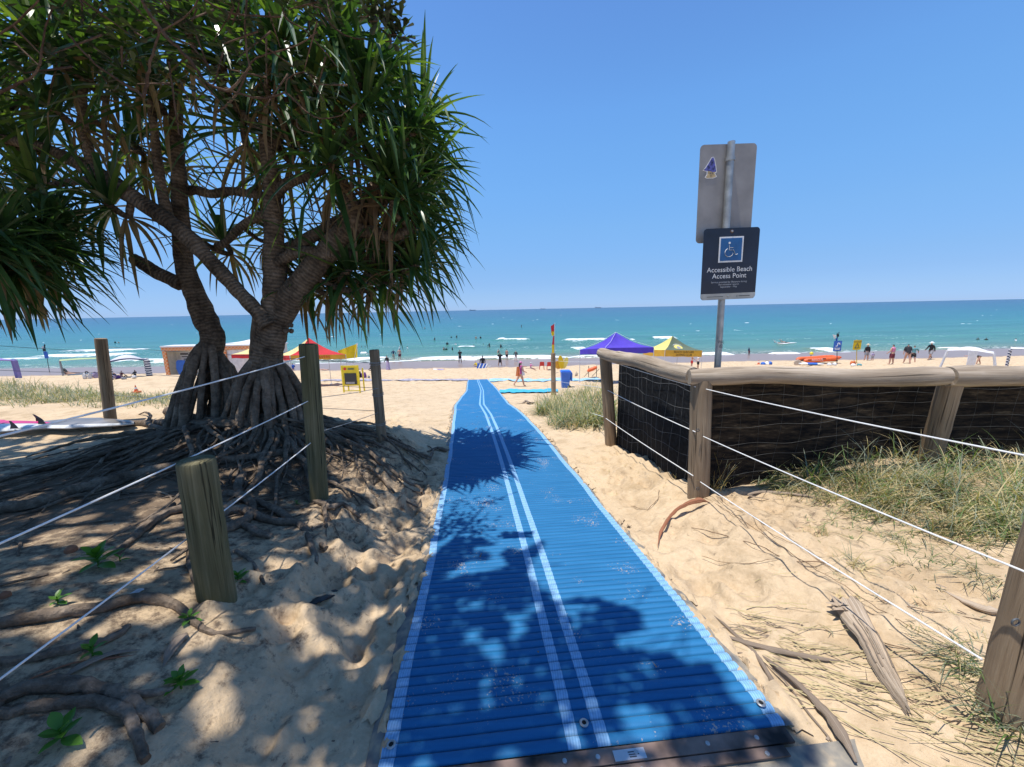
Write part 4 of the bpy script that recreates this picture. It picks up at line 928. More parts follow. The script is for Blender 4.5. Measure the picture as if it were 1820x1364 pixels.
# leaves singly at the sprig against the sky
rr = random.Random(9); cnt = 0
for c_ in [(664, 12), (655, 30), (672, 38), (690, 50), (705, 62), (716, 50), (722, 66), (700, 74), (690, 8), (682, 24), (712, 36), (648, 16), (668, 28), (700, 12)]:
    c = at(c_[0], c_[1], 2.5)
    for k in range(7):
        d = Vector((rr.uniform(-1, 1), rr.uniform(-1, 1), rr.uniform(-.6, .9))); m = MB(); obleaf(m, c + d * .012, d, rr.uniform(.045, .075), rr.uniform(.025, .038), rr); m.build('leaf', M['bleaf'], over); cnt += 1
    m = MB(); m.tube([c - Vector((.05, 0, .0)), c], .003, 5); m.build('twig', M['twig'], over)
crown = MB(); holder = MB()
def cluster(p, rr, n=13, R_=.17, S_=1.0):
    holder.tube([p + Vector((rr.uniform(-.2, .2), rr.uniform(-.2, .2), rr.uniform(.0, .25))), p], [.006, .003], 4)
    if S_ > 1:
        for k in range(n):
            d = Vector((rr.gauss(0, 1), rr.gauss(0, 1), rr.gauss(0, .35))).normalized(); L = rr.uniform(.09, .14); q = p + d * rr.uniform(0, R_); s = Vector((-d.y, d.x, rr.uniform(-.5, .5))) * (L * .26)
            crown.add([q, q + d * (L * .6) + s, q + d * L, q + d * (L * .6) - s], [(0, 1, 2, 3)])
        return
    for k in range(n):
        d = Vector((rr.gauss(0, 1), rr.gauss(0, 1), rr.gauss(0, .6))).normalized(); obleaf(crown, p + d * rr.uniform(.0, R_), Vector((d.x, d.y, rr.uniform(-.4, .6))), *(S_ * q for q in (rr.uniform(.07, .11), rr.uniform(.035, .055))), rr)
rr = random.Random(31)
for p in tips:                       # leaves among the visible twigs in the corner
    x, y = proj(p)
    if x > 600: continue
    if rr.random() < .5: cluster(p + Vector((rr.uniform(-.12, .12), rr.uniform(-.1, .3), rr.uniform(-.1, .15))), rr, 8, .11, .6)
for k in range(48):
    x, y = rr.uniform(-80, 430), rr.uniform(-60, 170) ; 
    if rr.random() < y / 260: continue
    cluster(at(x, y, rr.uniform(2.4, 3.6)), rr, 11, .14, .6)
for k in range(22): cluster(at(rr.uniform(380, 640), rr.uniform(-60, 45), rr.uniform(2.4, 3.2)), rr, 11, .14, .6)
POLY = [(760, 955), (850, 962), (925, 990), (968, 968), (935, 1030), (1000, 1078), (1060, 1072), (1135, 1096), (1142, 1125), (1085, 1145), (1130, 1165), (1255, 1188), (1300, 1235), (1390, 1285), (1430, 1320), (1480, 1372), (-10, 1372), (-10, 772), (520, 772), (600, 850), (740, 880)]
def inpoly(x, y, P):
    c = False; j = len(P) - 1
    for i in range(len(P)):
        if (P[i][1] > y) != (P[j][1] > y) and x < (P[j][0] - P[i][0]) * (y - P[i][1]) / (P[j][1] - P[i][1]) + P[i][0]: c = not c
        j = i
    return c
# unseen high canopy: single leaves and gaps laid out for the dappled shade below
_n = 110000
LX = nrs.uniform(-7.5, 1.6, _n); LY = nrs.uniform(-2.2, 5.3, _n); LZ = zg(LX, LY)
_zc = LY * math.cos(PITCH) - (LZ - CAMZ) * math.sin(PITCH); _v = LY * math.sin(PITCH) + (LZ - CAMZ) * math.cos(PITCH); _ok = _zc > .05; _zs = np.where(_ok, _zc, 1)
_u, _v = LX / _zs, _v / _zs; _c, _s = math.cos(ROLL), math.sin(ROLL); LPX = W / 2 + FPX * (_u * _c - _v * _s); LPY = H / 2 - FPX * (_u * _s + _v * _c)
_inf = _ok & (LPX > -5) & (LPX < 1825) & (LPY < 1368) & (LY > .3)
_in = np.zeros(_n, bool); j = len(POLY) - 1
for i in range(len(POLY)):
    (xi, yi), (xj, yj) = POLY[i], POLY[j]
    if yi != yj: _in ^= ((yi > LPY) != (yj > LPY)) & (LPX < (xj - xi) * (LPY - yi) / (yj - yi) + xi)
    j = i
keep = np.where(_inf, _in, ~((LX > 1.0) | ((LY > .3) & (LPX > 0))))
low = fbm(LX * .8, LY * .8, 57, 2)
g1 = vnoise(LX * 4.3 + 9, LY * 4.3, 55) * .55 + vnoise(LX * 9.5, LY * 9.5, 56) * .45
keep &= ~(g1 > np.where(_inf & (LPX < 760), .645 - .28 * (low - .3), .70 - .25 * (low - .3)))
HZ = nrs.uniform(4.9, 6.3, _n); LXx = LX + SUN.x / SUN.z * (HZ - LZ); LYy = LY + SUN.y / SUN.z * (HZ - LZ)
_zc = LYy * math.cos(PITCH) - (HZ - CAMZ) * math.sin(PITCH); _py = H / 2 - FPX * (LYy * math.sin(PITCH) + (HZ - CAMZ) * math.cos(PITCH)) / np.where(_zc > .05, _zc, 1)
keep &= ~((_zc > .05) & (_py > -30))
idx = np.where(keep)[0]; m_ = len(idx); print('canopy leaves', m_)
th_ = nrs.uniform(0, 6.283, m_); L_ = nrs.uniform(.07, .11, m_); dv = np.stack([np.cos(th_), np.sin(th_), nrs.uniform(-.35, .35, m_)], -1); sv = np.stack([-np.sin(th_), np.cos(th_), nrs.uniform(-.45, .45, m_)], -1)
P0 = np.stack([LXx[idx], LYy[idx], HZ[idx]], -1) - dv * (L_ * .5)[:, None]
Q = np.stack([P0, P0 + dv * (L_ * .45)[:, None] + sv * (L_ * .27)[:, None], P0 + dv * L_[:, None], P0 + dv * (L_ * .45)[:, None] - sv * (L_ * .27)[:, None]], 1).reshape(-1, 3)
me = bpy.data.meshes.new('high_leaves'); me.vertices.add(len(Q)); Q2 = Q - np.array(OO[over.name]); me.vertices.foreach_set('co', Q2.ravel().astype(np.float32)); me.loops.add(len(Q)); me.loops.foreach_set('vertex_index', np.arange(len(Q), dtype=np.int32)); me.polygons.add(m_); me.polygons.foreach_set('loop_start', np.arange(m_, dtype=np.int32) * 4); me.materials.append(M['bleaf']); me.update(calc_edges=True); me.validate()
o_ = bpy.data.objects.new('high_leaves', me); col.objects.link(o_); o_.parent = over; o_['kind'] = 'stuff'
for k in range(0, m_, 40): p = Vector(Q[k * 4]); holder.tube([p + Vector((rr.uniform(-.3, .3), rr.uniform(-.3, .3), rr.uniform(.0, .3))), p], [.006, .003], 4)
T(crown.build('leaves', M['bleaf'], over), kind='stuff'); T(holder.build('fine_twigs', M['twig'], over), kind='stuff')


# ---------------------------------------------------------------- grass, plants, litter
def blade(mb, p, a, L, w, lean, rr, mi=0, seg=5, curl=1.0):
    d = Vector((math.cos(a) * lean, math.sin(a) * lean, 1)).normalized(); s = Vector((-math.sin(a), math.cos(a), 0)); s = (s + Vector((rr.uniform(-.5, .5), rr.uniform(-.5, .5), 0))).normalized(); V = []; p = Vector(p)
    for i in range(seg + 1):
        t = i / seg; ww = w * .5 * (1 - t ** 1.8) + .0004; V += [p - s * ww, p + s * ww]
        d = (d + Vector((math.cos(a), math.sin(a), 0)) * (.16 * curl * lean) + Vector((0, 0, -.34 * curl * t * lean))).normalized(); p = p + d * (L / seg)
    mb.add(V, [(2 * i, 2 * i + 1, 2 * i + 3, 2 * i + 2) for i in range(seg)], mi)
def tuft(mb, c, n, h, spread, rr, mats=(0,), lean=(.2, 1.4), w=(.003, .006), dirb=None):
    for i in range(n):
        a = rr.uniform(0, 6.28) if dirb is None or rr.random() < .35 else rr.gauss(dirb, .5); rad = spread * math.sqrt(rr.random())
        x, y = c[0] + math.cos(a * 3 + i) * rad, c[1] + math.sin(a * 3 + i) * rad
        blade(mb, (x, y, gz(x, y) - .005), a, h * rr.uniform(.5, 1.15), rr.uniform(*w), rr.uniform(*lean), rr, rr.choice(mats))
GM = [M['grass'], M['grassgreen'], M['straw']]
rr = random.Random(404)
bed = MB()
for k in range(180):                         # tall arching blades at the back of the band
    x = rr.uniform(1400, 1880); g = G(x, rr.uniform(np.interp(x, [1400, 1560, 1900], [838, 812, 815]), np.interp(x, [1400, 1560, 1900], [858, 905, 925])))
    for q in range(rr.randint(4, 9)):
        a = rr.uniform(0, 6.28); blade(bed, (g.x + rr.gauss(0, .05), g.y + rr.gauss(0, .04), gz(g.x, g.y) - .01), a, rr.uniform(.22, .50) * (.7 if x < 1500 else 1), rr.uniform(.004, .008), rr.uniform(.25, 1.5), rr, rr.choice((0, 0, 2, 1, 2)), 7, 1.3)
for k in range(210):                         # the dense grey-green band in front of the long rail
    x = rr.uniform(1340, 1880); y0 = np.interp(x, [1340, 1450, 1560, 1700, 1900], [866, 885, 925, 955, 960]); y1 = np.interp(x, [1340, 1450, 1560, 1700, 1900], [852, 838, 832, 836, 840])
    y = rr.uniform(y1, y0 + (15 if rr.random() < .3 else 0)); g = G(x, y)
    tuft(bed, g, rr.randint(12, 20), rr.uniform(.12, .30) * (.6 if x < 1480 else 1), .08, rr, (0, 0, 2, 2, 2, 1), (.4, 1.9), (.003, .006), rr.choice((0, math.pi, 5.2)))
for k in range(150):
    gx, gy = rr.uniform(3.7, 6.6), rr.uniform(2.1, 3.1); tuft(bed, (gx, gy, gz(gx, gy)), 14, rr.uniform(.15, .4), .1, rr, (0, 0, 2, 1), (.3, 1.7), (.003, .007))
T(bed.build('grass_bed', GM), label='dense grey green grass along the foot of the dark shade cloth', cat='grass', kind='stuff')
def tuft_thing(px, py, n, h, sp_, label, mats=(0, 0, 2), lean=(.3, 1.5), w=(.003, .006), dirb=None, seed=0, name='grass_tuft'):
    g = G(px, py); r2 = random.Random(seed + int(px)); m = MB(); tuft(m, g, n, h, sp_, r2, mats, lean, w, dirb)
    return T(m.build(name, GM, None, True, g), label, 'grass', 'grass tufts on the right bank')
tuft_thing(1372, 858, 14, .34, .06, 'tall arching green grass blades below the lower wire near the corner post', (1, 1, 0), (.3, 1.1), (.008, .014))
tuft_thing(1450, 862, 16, .36, .10, 'broad arching bright green blades against the dark cloth', (1, 1, 0), (.2, 1.1), (.008, .015))
tuft_thing(1275, 872, 46, .42, .06, 'dry tangled grass growing up beside the right side of the corner post', (2, 2, 0), (.15, .8), (.002, .004))
tuft_thing(1208, 838, 14, .20, .03, 'small pale grass tuft at the foot of the netting left of the corner post', (2, 0, 1), (.3, 1.3), (.003, .005))
tuft_thing(1095, 772, 12, .14, .05, 'little green tuft at the base of the seaward rail post', (1, 0, 2), (.3, 1.2), (.003, .005))
tuft_thing(1512, 1005, 70, .13, .09, 'brown and grey tuft on the open sand right of the wire', (0, 2, 2), (.4, 2.0), (.002, .004))
tuft_thing(1590, 960, 40, .14, .08, 'grey spidery tuft between the two lower wires', (0, 0, 2), (.5, 2.2), (.002, .004))
tuft_thing(1745, 1030, 60, .16, .10, 'silvery tuft lying over left of the near post', (0, 0, 2), (.7, 2.4), (.002, .004), math.pi)
tuft_thing(1730, 1180, 110, .16, .09, 'grey green tuft at the foot of the near right post', (0, 0, 1, 2), (.3, 1.8), (.002, .005), math.pi)
tuft_thing(1800, 1290, 90, .22, .10, 'green tuft in front of the near right post', (1, 0, 0), (.3, 1.5), (.003, .006))
tuft_thing(1660, 1000, 30, .09, .09, 'sparse green shoots on the sand below the grass band', (1, 0), (.3, 1.5), (.002, .004))
tuft_thing(1800, 950, 60, .26, .12, 'green grass leaning out beside the top of the near post', (1, 0, 0), (.3, 1.5), (.004, .008))
tuft_thing(1640, 870, 60, .38, .16, 'tall seeding grass in front of the leaning post', (0, 0, 2), (.2, 1.2), (.003, .005))
tuft_thing(1540, 850, 44, .34, .12, 'tall grey grass left of the leaning post', (0, 2, 0), (.2, 1.2), (.003, .005))
sparse = MB()
for k in range(150):
    x = rr.uniform(1420, 1830); y = rr.uniform(900, 1010) if x > 1560 else rr.uniform(900, 960); g = G(x, y); tuft(sparse, g, rr.randint(3, 7), rr.uniform(.04, .11), .02, rr, (0, 2, 1), (.4, 2.2), (.002, .0035))
for k in range(60):
    x = rr.uniform(1480, 1780); y = rr.uniform(1010, 1140); g = G(x, y); tuft(sparse, g, rr.randint(3, 6), rr.uniform(.03, .07), .015, rr, (0, 2), (.6, 2.4), (.002, .003))
for k in range(46): 
    x = rr.uniform(1050, 1230); y = rr.uniform(740, 900); g = G(x, y); tuft(sparse, g, rr.randint(2, 4), rr.uniform(.03, .09), .01, rr, (2,), (.2, 1.0), (.0015, .0025))
T(sparse.build('sparse_grass', GM), label='scattered thin grass shoots over the right bank of sand', cat='grass', kind='stuff')
# fallen straw in the bottom right corner
straw = MB()
for k in range(250):
    x = rr.uniform(1270, 1830); y = 1110 + (x - 1270) * .42 + rr.gauss(0, 42); 
    if y > 1375 or (x > 1500 and rr.random() < .25): continue
    g = G(x, min(y, 1372)); a = R(-38) + rr.gauss(0, .32); L = rr.uniform(.06, .26); p = Vector(g); V = []
    w = rr.uniform(.001, .0028); bow_ = rr.uniform(-.4, .4)
    pts = []
    for i in range(5): pts.append(Vector((p.x, p.y, gz(p.x, p.y) + .006 + .012 * rr.random()))); p = p + Vector((math.cos(a), math.sin(a), 0)) * L / 4; a += bow_ / 4
    straw.tube(pts, w, 3, cap=False, flat=.6)
T(straw.build('fallen_straw', M['straw']), label='tangle of fallen yellow grass stalks in the lower right corner', cat='straw', kind='stuff')
# runners creeping over the sand
RUN = [([(1248, 884), (1300, 915), (1360, 955), (1416, 995), (1460, 1020)], 'thin runner from the corner post down to the brown tuft'), ([(1262, 876), (1300, 905), (1340, 922), (1365, 950), (1420, 975), (1480, 1015), (1560, 1060), (1620, 1110)], 'longest thin runner beside the lowest right wire'),
       ([(1213, 937), (1255, 946), (1300, 960), (1350, 975), (1400, 1000), (1460, 1003), (1520, 1010)], 'green budded runner right of the red palm sheath'), ([(1247, 992), (1280, 1002), (1330, 1007), (1370, 998), (1420, 1000)], 'short forked runner on open sand'),
       ([(1440, 1010), (1500, 1045), (1560, 1085), (1620, 1120), (1680, 1150), (1712, 1172)], 'runner crossing behind the torn palm stalk'), ([(1560, 1068), (1640, 1088), (1700, 1100), (1775, 1112)], 'runner to the foot of the near right post'),
       ([(1570, 1148), (1620, 1160), (1655, 1178)], 'short brown runner right of the torn palm stalk'), ([(1522, 1215), (1570, 1218), (1620, 1208), (1690, 1202)], 'pink brown runner passing the torn palm stalk'), ([(1122, 903), (1150, 910), (1170, 890), (1172, 868)], 'hooked twig between mat and corner post')]
for i, (l, lab) in enumerate(RUN):
    r2 = random.Random(i + 70); pts = []
    for j in range(len(l) - 1):
        for k in range(5):
            t = k / 5; g = G(l[j][0] * (1 - t) + l[j + 1][0] * t, l[j][1] * (1 - t) + l[j + 1][1] * t); g.z += .007 + r2.uniform(0, .008); g.x += r2.uniform(-.004, .004); pts.append(g)
    m = MB(); m.tube(pts, r2.uniform(.0016, .003), 5, rough=.2, seed=i); 
    for p in pts[2::3]: m.tube([p, p + Vector((r2.uniform(-.05, .05), r2.uniform(-.05, .05), r2.uniform(.0, .02)))], [.0013, .0006], 3)
    T(m.build('runner_stem', M['runner'], None, True, pts[0]), lab, 'plant runner', 'runners on the sand')
# grass mound by the end of the rail fence, and the dune grass at far left
rr = random.Random(8); m = MB(); g0 = G(1020, 745)
for k in range(260):
    x = rr.uniform(962, 1085); ytop = np.interp(x, [960, 990, 1030, 1080], [735, 706, 690, 676]); y = rr.uniform(ytop, 762 if x > 985 else 738); g = G(x, y)
    tuft(m, g, 13, rr.uniform(.30, .62), .16, rr, (0, 0, 2, 2, 1), (.3, 1.7), (.008, .016))
T(m.build('dune_grass_mound', GM, None, True, g0), 'bushy mound of dune grass between the blue bin and the rail fence', 'grass')
m = MB(); g0 = G(150, 700)
for k in range(480):
    x = rr.uniform(-120, 318); yt = np.interp(x, [-120, 0, 120, 200, 318], [676, 682, 694, 700, 704]); g = G(x, rr.uniform(yt, 716 if rr.random() < .7 else 724)); 
    tuft(m, g, 10, rr.uniform(.16, .40) * (1 if x < 190 else .6), .15, rr, (0, 0, 0, 2), (.3, 1.4), (.006, .012))
T(m.build('dune_grass', GM, None, True, g0), 'pale dune grass strip behind the far left post', 'grass', kind='stuff')
# green sprouts on the shaded sand
def sprout(px, py, s, n, label, seed, mat='sprout'):
    g = G(px, py); t = thing('seedling', g, label, 'seedling', 'green seedlings on the shaded sand'); r2 = random.Random(seed); k_ = s * depth(g) / FPX
    m = MB(); m.tube([g - Vector((0, 0, .02)), g + Vector((0, 0, k_ * .45))], [.004, .002], 5); m.build('stem', M['sprout'], t)
    for i in range(n):
        a = i * 2.4 + r2.uniform(-.3, .3); el = .25 + .9 * i / n; d = Vector((math.cos(a) * math.cos(el), math.sin(a) * math.cos(el), math.sin(el))); L = k_ * r2.uniform(.45, .7); w = L * .42
        b_ = g + Vector((0, 0, k_ * .1 + k_ * .35 * i / n)); s_ = d.cross(Vector((0, 0, 1))).normalized(); m = MB(); V = []
        for j in range(6): 
            q = j / 5; ww = w * .5 * math.sin(math.pi * min(.98, q * .9 + .08)); c = b_ + d * (L * q) - Vector((0, 0, L * .3 * q * q)); V += [c - s_ * ww, c - Vector((0, 0, ww * .25)), c + s_ * ww]
        m.add(V, [f for j in range(5) for f in ((3 * j, 3 * j + 1, 3 * j + 4, 3 * j + 3), (3 * j + 1, 3 * j + 2, 3 * j + 5, 3 * j + 4))]); m.build('leaf', M[mat], t)
sprout(176, 1008, 62, 14, 'largest leafy seedling, left of the bollard under the middle wire', 1); sprout(214, 998, 22, 5, 'tiny seedling touching the largest one on its right', 2)
sprout(104, 1074, 34, 9, 'seedling in shade below and left of the largest one', 3); sprout(424, 1036, 36, 11, 'seedling at the right foot of the thick mossy bollard', 4); sprout(338, 1106, 34, 8, 'seedling beside the bend of the long root', 5)
sprout(322, 1222, 48, 12, 'bright sunlit seedling near the lower left', 6); sprout(166, 1168, 44, 8, 'dark seedling under the dry leaf among roots', 7); sprout(112, 1318, 66, 10, 'broad dark seedling at the bottom left corner', 8); sprout(528, 896, 12, 5, 'tiny seedling left of the tall mossy post base', 9)

M['sheath'] = wood('red_brown_sheath', (.16, .06, .035), (.33, .14, .075), (.42, .20, .11), grain=.8); M['palm'] = wood('torn_palm_stalk', (.22, .15, .10), (.45, .35, .25), (.62, .52, .40), grain=.8)
M['scrap'] = plain('black_scrap', (.012, .014, .018), .6, .3, 20)
def stick(l, name, mat, label, cat, lift=.3, group=None, flat=.6, n=9, seed=0, arch=0):
    pts = []
    for (x, y, rp) in l: g = G(x, y); r0 = rp * depth(g) / FPX; g.z += r0 * lift; pts.append((g, r0))
    for k in range(1, len(pts) - 1): pts[k][0].z += arch * math.sin(math.pi * k / (len(pts) - 1))
    m = MB(); P = [p for p, r in pts]; out = []; rad = []
    for i in range(len(P) - 1):
        for k in range(4): t = k / 4; out.append(P[i].lerp(P[i + 1], t)); rad.append(pts[i][1] * (1 - t) + pts[i + 1][1] * t)
    out.append(P[-1]); rad.append(pts[-1][1]); sm_ = [out[0]] + [(out[i - 1] + out[i] * 2 + out[i + 1]) / 4 for i in range(1, len(out) - 1)] + [out[-1]]
    rad = [q_ * min(1, .25 + 4.0 * min(i_, len(rad) - 1 - i_) / len(rad)) for i_, q_ in enumerate(rad)]
    m.tube(sm_, rad, n, rough=.16, flat=flat, seed=seed); return T(m.build(name, M[mat], None, True, P[0]), label, cat, group)
stick([(1168, 976, .8), (1173, 955, 3), (1188, 930, 2.8), (1205, 915, 3.2), (1225, 905, 4.2), (1245, 900, 6), (1262, 896, 1.5)], 'palm_sheath', 'sheath', 'curved red brown palm sheath lying on the sand right of the mat', 'palm sheath', 1.5, arch=.035)
rs = random.Random(44); spn = [(1508, 1078, 23), (1524, 1108, 21), (1542, 1138, 17), (1556, 1165, 16), (1570, 1195, 15.5), (1584, 1222, 13), (1597, 1246, 9), (1608, 1264, 4)]
cre = [rs.uniform(-.3, 1.0) for _ in range(11)]; cre[0] = cre[-1] = -.6; m = MB(); grid = []; g0 = G(1556, 1165)
for i in range(29):
    t = i / 28 * 7; k = min(6, int(t)); f = t - k; x = spn[k][0] * (1 - f) + spn[k + 1][0] * f; y = spn[k][1] * (1 - f) + spn[k + 1][1] * f; g = G(x, y); wd = (spn[k][2] * (1 - f) + spn[k + 1][2] * f) * depth(g) / FPX
    a_ = G(spn[k + 1][0], spn[k + 1][1]) - G(spn[k][0], spn[k][1]); a_.z = 0; a_.normalize(); sd = Vector((a_.y, -a_.x, 0)); row = []
    for j in range(11):
        q = j / 5 - 1; h = .018 + .030 * (1 - q * q) + .011 * cre[j] * (1 if i < 24 else .4) + rs.uniform(-.002, .002); p = g + sd * (q * wd * (1 + rs.uniform(-.05, .05))) + Vector((0, 0, h))
        if i == 0: p = p - a_ * rs.uniform(-.02, .035)
        if i == 28: p = p + a_ * rs.uniform(-.01, .04)
        row.append(p)
    grid.append(row)
m.sheet(grid); m.sheet([[p - Vector((0, 0, .010)) for p in r_0] for r_0 in grid]); o_ = T(m.build('palm_stalk', M['palm'], None, True, g0), 'torn pale palm stalk with a frayed end on sunny sand', 'palm stalk')
for q_ in range(9):
    j = rs.randint(1, 9); m = MB(); i0 = rs.randint(0, 12); m.tube([grid[i][j] + Vector((0, 0, .003)) for i in range(i0, i0 + rs.randint(7, 15))], rs.uniform(.0015, .0035), 4); m.build('torn_fibre', M['palm' if q_ % 2 else 'driftwood'], o_)
rr = random.Random(3); gS = G(1512, 1095)
for k in range(26):
    a = rr.uniform(R(60), R(200)); m = MB(); p = gS + Vector((rr.uniform(-.04, .05), rr.uniform(-.01, .03), .02 + rr.uniform(0, .02))); gravity_leaf(m, p, Vector((math.cos(a), math.sin(a), rr.uniform(-.1, .5))), rr.uniform(.03, .085), rr.uniform(.012, .03), .6, rr, 4); m.build('torn_fibre', M['palm'], o_)
stick([(1775, 1100, 16), (1750, 1092, 10), (1715, 1075, 6), (1690, 1060, 3), (1672, 1048, 1)], 'curled_leaf_base', 'palm', 'curled dry leaf base pointing left behind the near post', 'leaf base', .8)
stick([(1258, 1088, 1), (1285, 1110, 3), (1310, 1135, 3.5), (1330, 1150, 4), (1350, 1175, 4), (1370, 1210, 4.5), (1385, 1240, 4), (1400, 1262, 1)], 'dead_frond', 'driftwood', 'dry split frond pointing up left at the edge of the mat', 'frond', .8, 'dead fronds by the mat')
stick([(1245, 1112, 1.5), (1290, 1135, 4), (1330, 1150, 6), (1370, 1160, 6), (1420, 1170, 5.5), (1470, 1176, 4), (1500, 1176, 1)], 'dead_frond', 'driftwood', 'grey frond stem lying towards the torn palm stalk', 'frond', .9, 'dead fronds by the mat', seed=2)
stick([(1335, 1155, 3), (1375, 1185, 4), (1410, 1215, 5.5), (1445, 1250, 7), (1475, 1285, 9), (1500, 1325, 10), (1520, 1364, 9)], 'dead_frond', 'driftwood', 'long grey frond running off the bottom edge right of the mat', 'frond', 1.0, 'dead fronds by the mat', seed=4)
stick([(1350, 1172, 1), (1395, 1212, 1.6), (1430, 1262, 2), (1470, 1310, 2), (1500, 1350, 2)], 'dead_frond', 'driftwood', 'thin dark stem left of the long grey frond', 'frond', .9, 'dead fronds by the mat', seed=5)
for k in range(16):
    r2 = random.Random(k + 900); x, y = 1265 + r2.uniform(-20, 90), 1115 + r2.uniform(-25, 45); 
    stick([(x, y, .8), (x + r2.uniform(15, 45), y + r2.uniform(-8, 20), 1.5), (x + r2.uniform(50, 90), y + r2.uniform(5, 35), .6)], 'dry_twig', 'driftwood', 'dry twig in the heap where the frond meets the mat', 'twig', .8, 'twigs heaped beside the mat edge', seed=k, n=5)
stick([(1370, 890, 2), (1325, 882, 2), (1350, 876, 3), (1400, 880, 3), (1440, 884, 2), (1470, 895, 1)], 'dry_twig', 'driftwood', 'dark stick lying at the edge of the grass band', 'twig', .8, n=6)
stick([(540, 1086, 2), (552, 1078, 5), (566, 1072, 9), (580, 1066, 8), (598, 1058, 5), (608, 1054, 2)], 'black_scrap', 'scrap', 'limp black scrap on the shaded sand left of the mat', 'scrap', .5, flat=.45)
stick([(585, 1056, 3), (597, 1052, 4), (607, 1055, 2)], 'black_scrap', 'scrap', 'small black flap just above the limp scrap', 'scrap', .8, flat=.4)
stick([(0, 1240, 2), (60, 1208, 2.5), (130, 1184, 2.5), (200, 1176, 3), (245, 1166, 1)], 'dead_leaf', 'sheath', 'long dry orange brown leaf at the lower left', 'dead leaf', 1.5, flat=.4)
stick([(100, 1215, 2), (150, 1190, 9), (200, 1168, 7), (250, 1158, 3)], 'dead_leaf', 'driftwood', 'broad grey dead leaf under the orange brown one', 'dead leaf', .8, flat=.25)
stick([(290, 1188, 4), (305, 1160, 9), (322, 1140, 11), (332, 1128, 6)], 'dead_leaf', 'driftwood', 'dry folded leaf above the bright sunlit seedling', 'dead leaf', .9, flat=.4)
stick([(215, 1070, 3), (232, 1062, 6), (250, 1052, 6), (256, 1048, 2)], 'plastic_scrap', 'label', 'small clear plastic scrap on the root left of the bollard', 'scrap', .8, flat=.4)
for i, (x, y, r0) in enumerate(((127, 981, 9), (10, 1062, 8), (640, 1290 - 190, 0))):
    if r0: g = G(x, y); k_ = r0 * depth(g) / FPX; m = MB(); m.lathe(g, [(k_ * .2, -k_ * .2), (k_, 0), (k_ * .95, k_ * .7), (k_ * .4, k_ * 1.2)], 9); T(m.build('seed_pod', M['sheath'], None, True, g), ('round purple brown pod left of the largest seedling', 'dark square pod at the left edge')[i], 'seed pod')
# small litter scattered
lt = MB(); rr = random.Random(12)
for k in range(1500):
    X = rr.uniform(-4.5, 3.2); Y = rr.uniform(.9, 7) if rr.random() < .8 else rr.uniform(7, 16)
    l = X - float(matx(Y))
    if l > 0 and rr.random() < .72: continue
    if abs(l) < .86 and rr.random() < .93: continue
    z = gz(X, Y) + (.045 if abs(l) < .8 else .004); a = rr.uniform(0, 6.28); L = rr.uniform(.008, .035) * (1 if rr.random() < .9 else 2.5); d = Vector((math.cos(a), math.sin(a), 0)); s_ = Vector((-d.y, d.x, 0)) * rr.uniform(.002, .007)
    p = Vector((X, Y, z)); lt.add([p - s_, p + s_, p + d * L + s_ * .4 + Vector((0, 0, .006)), p + d * L - s_ * .4 + Vector((0, 0, .003))], [(0, 1, 2, 3)], rr.choice((0, 0, 1)))
T(lt.build('leaf_litter', [M['root'], M['driftwood']]), kind='stuff', label='specks of leaf litter scattered on the sand', cat='litter')
g = G(1117, 938)
m = MB()
for k in range(22): a = rr.uniform(0, 6.28); m.tube([g + Vector((0, 0, .005)), g + Vector((math.cos(a) * rr.uniform(.01, .03), math.sin(a) * rr.uniform(.01, .03), rr.uniform(0, .02)))], [.0025, .001], 4)
T(m.build('weed_clump', M['root'], None, True, g), 'small dark weed clump beside the right edge of the mat', 'weed')

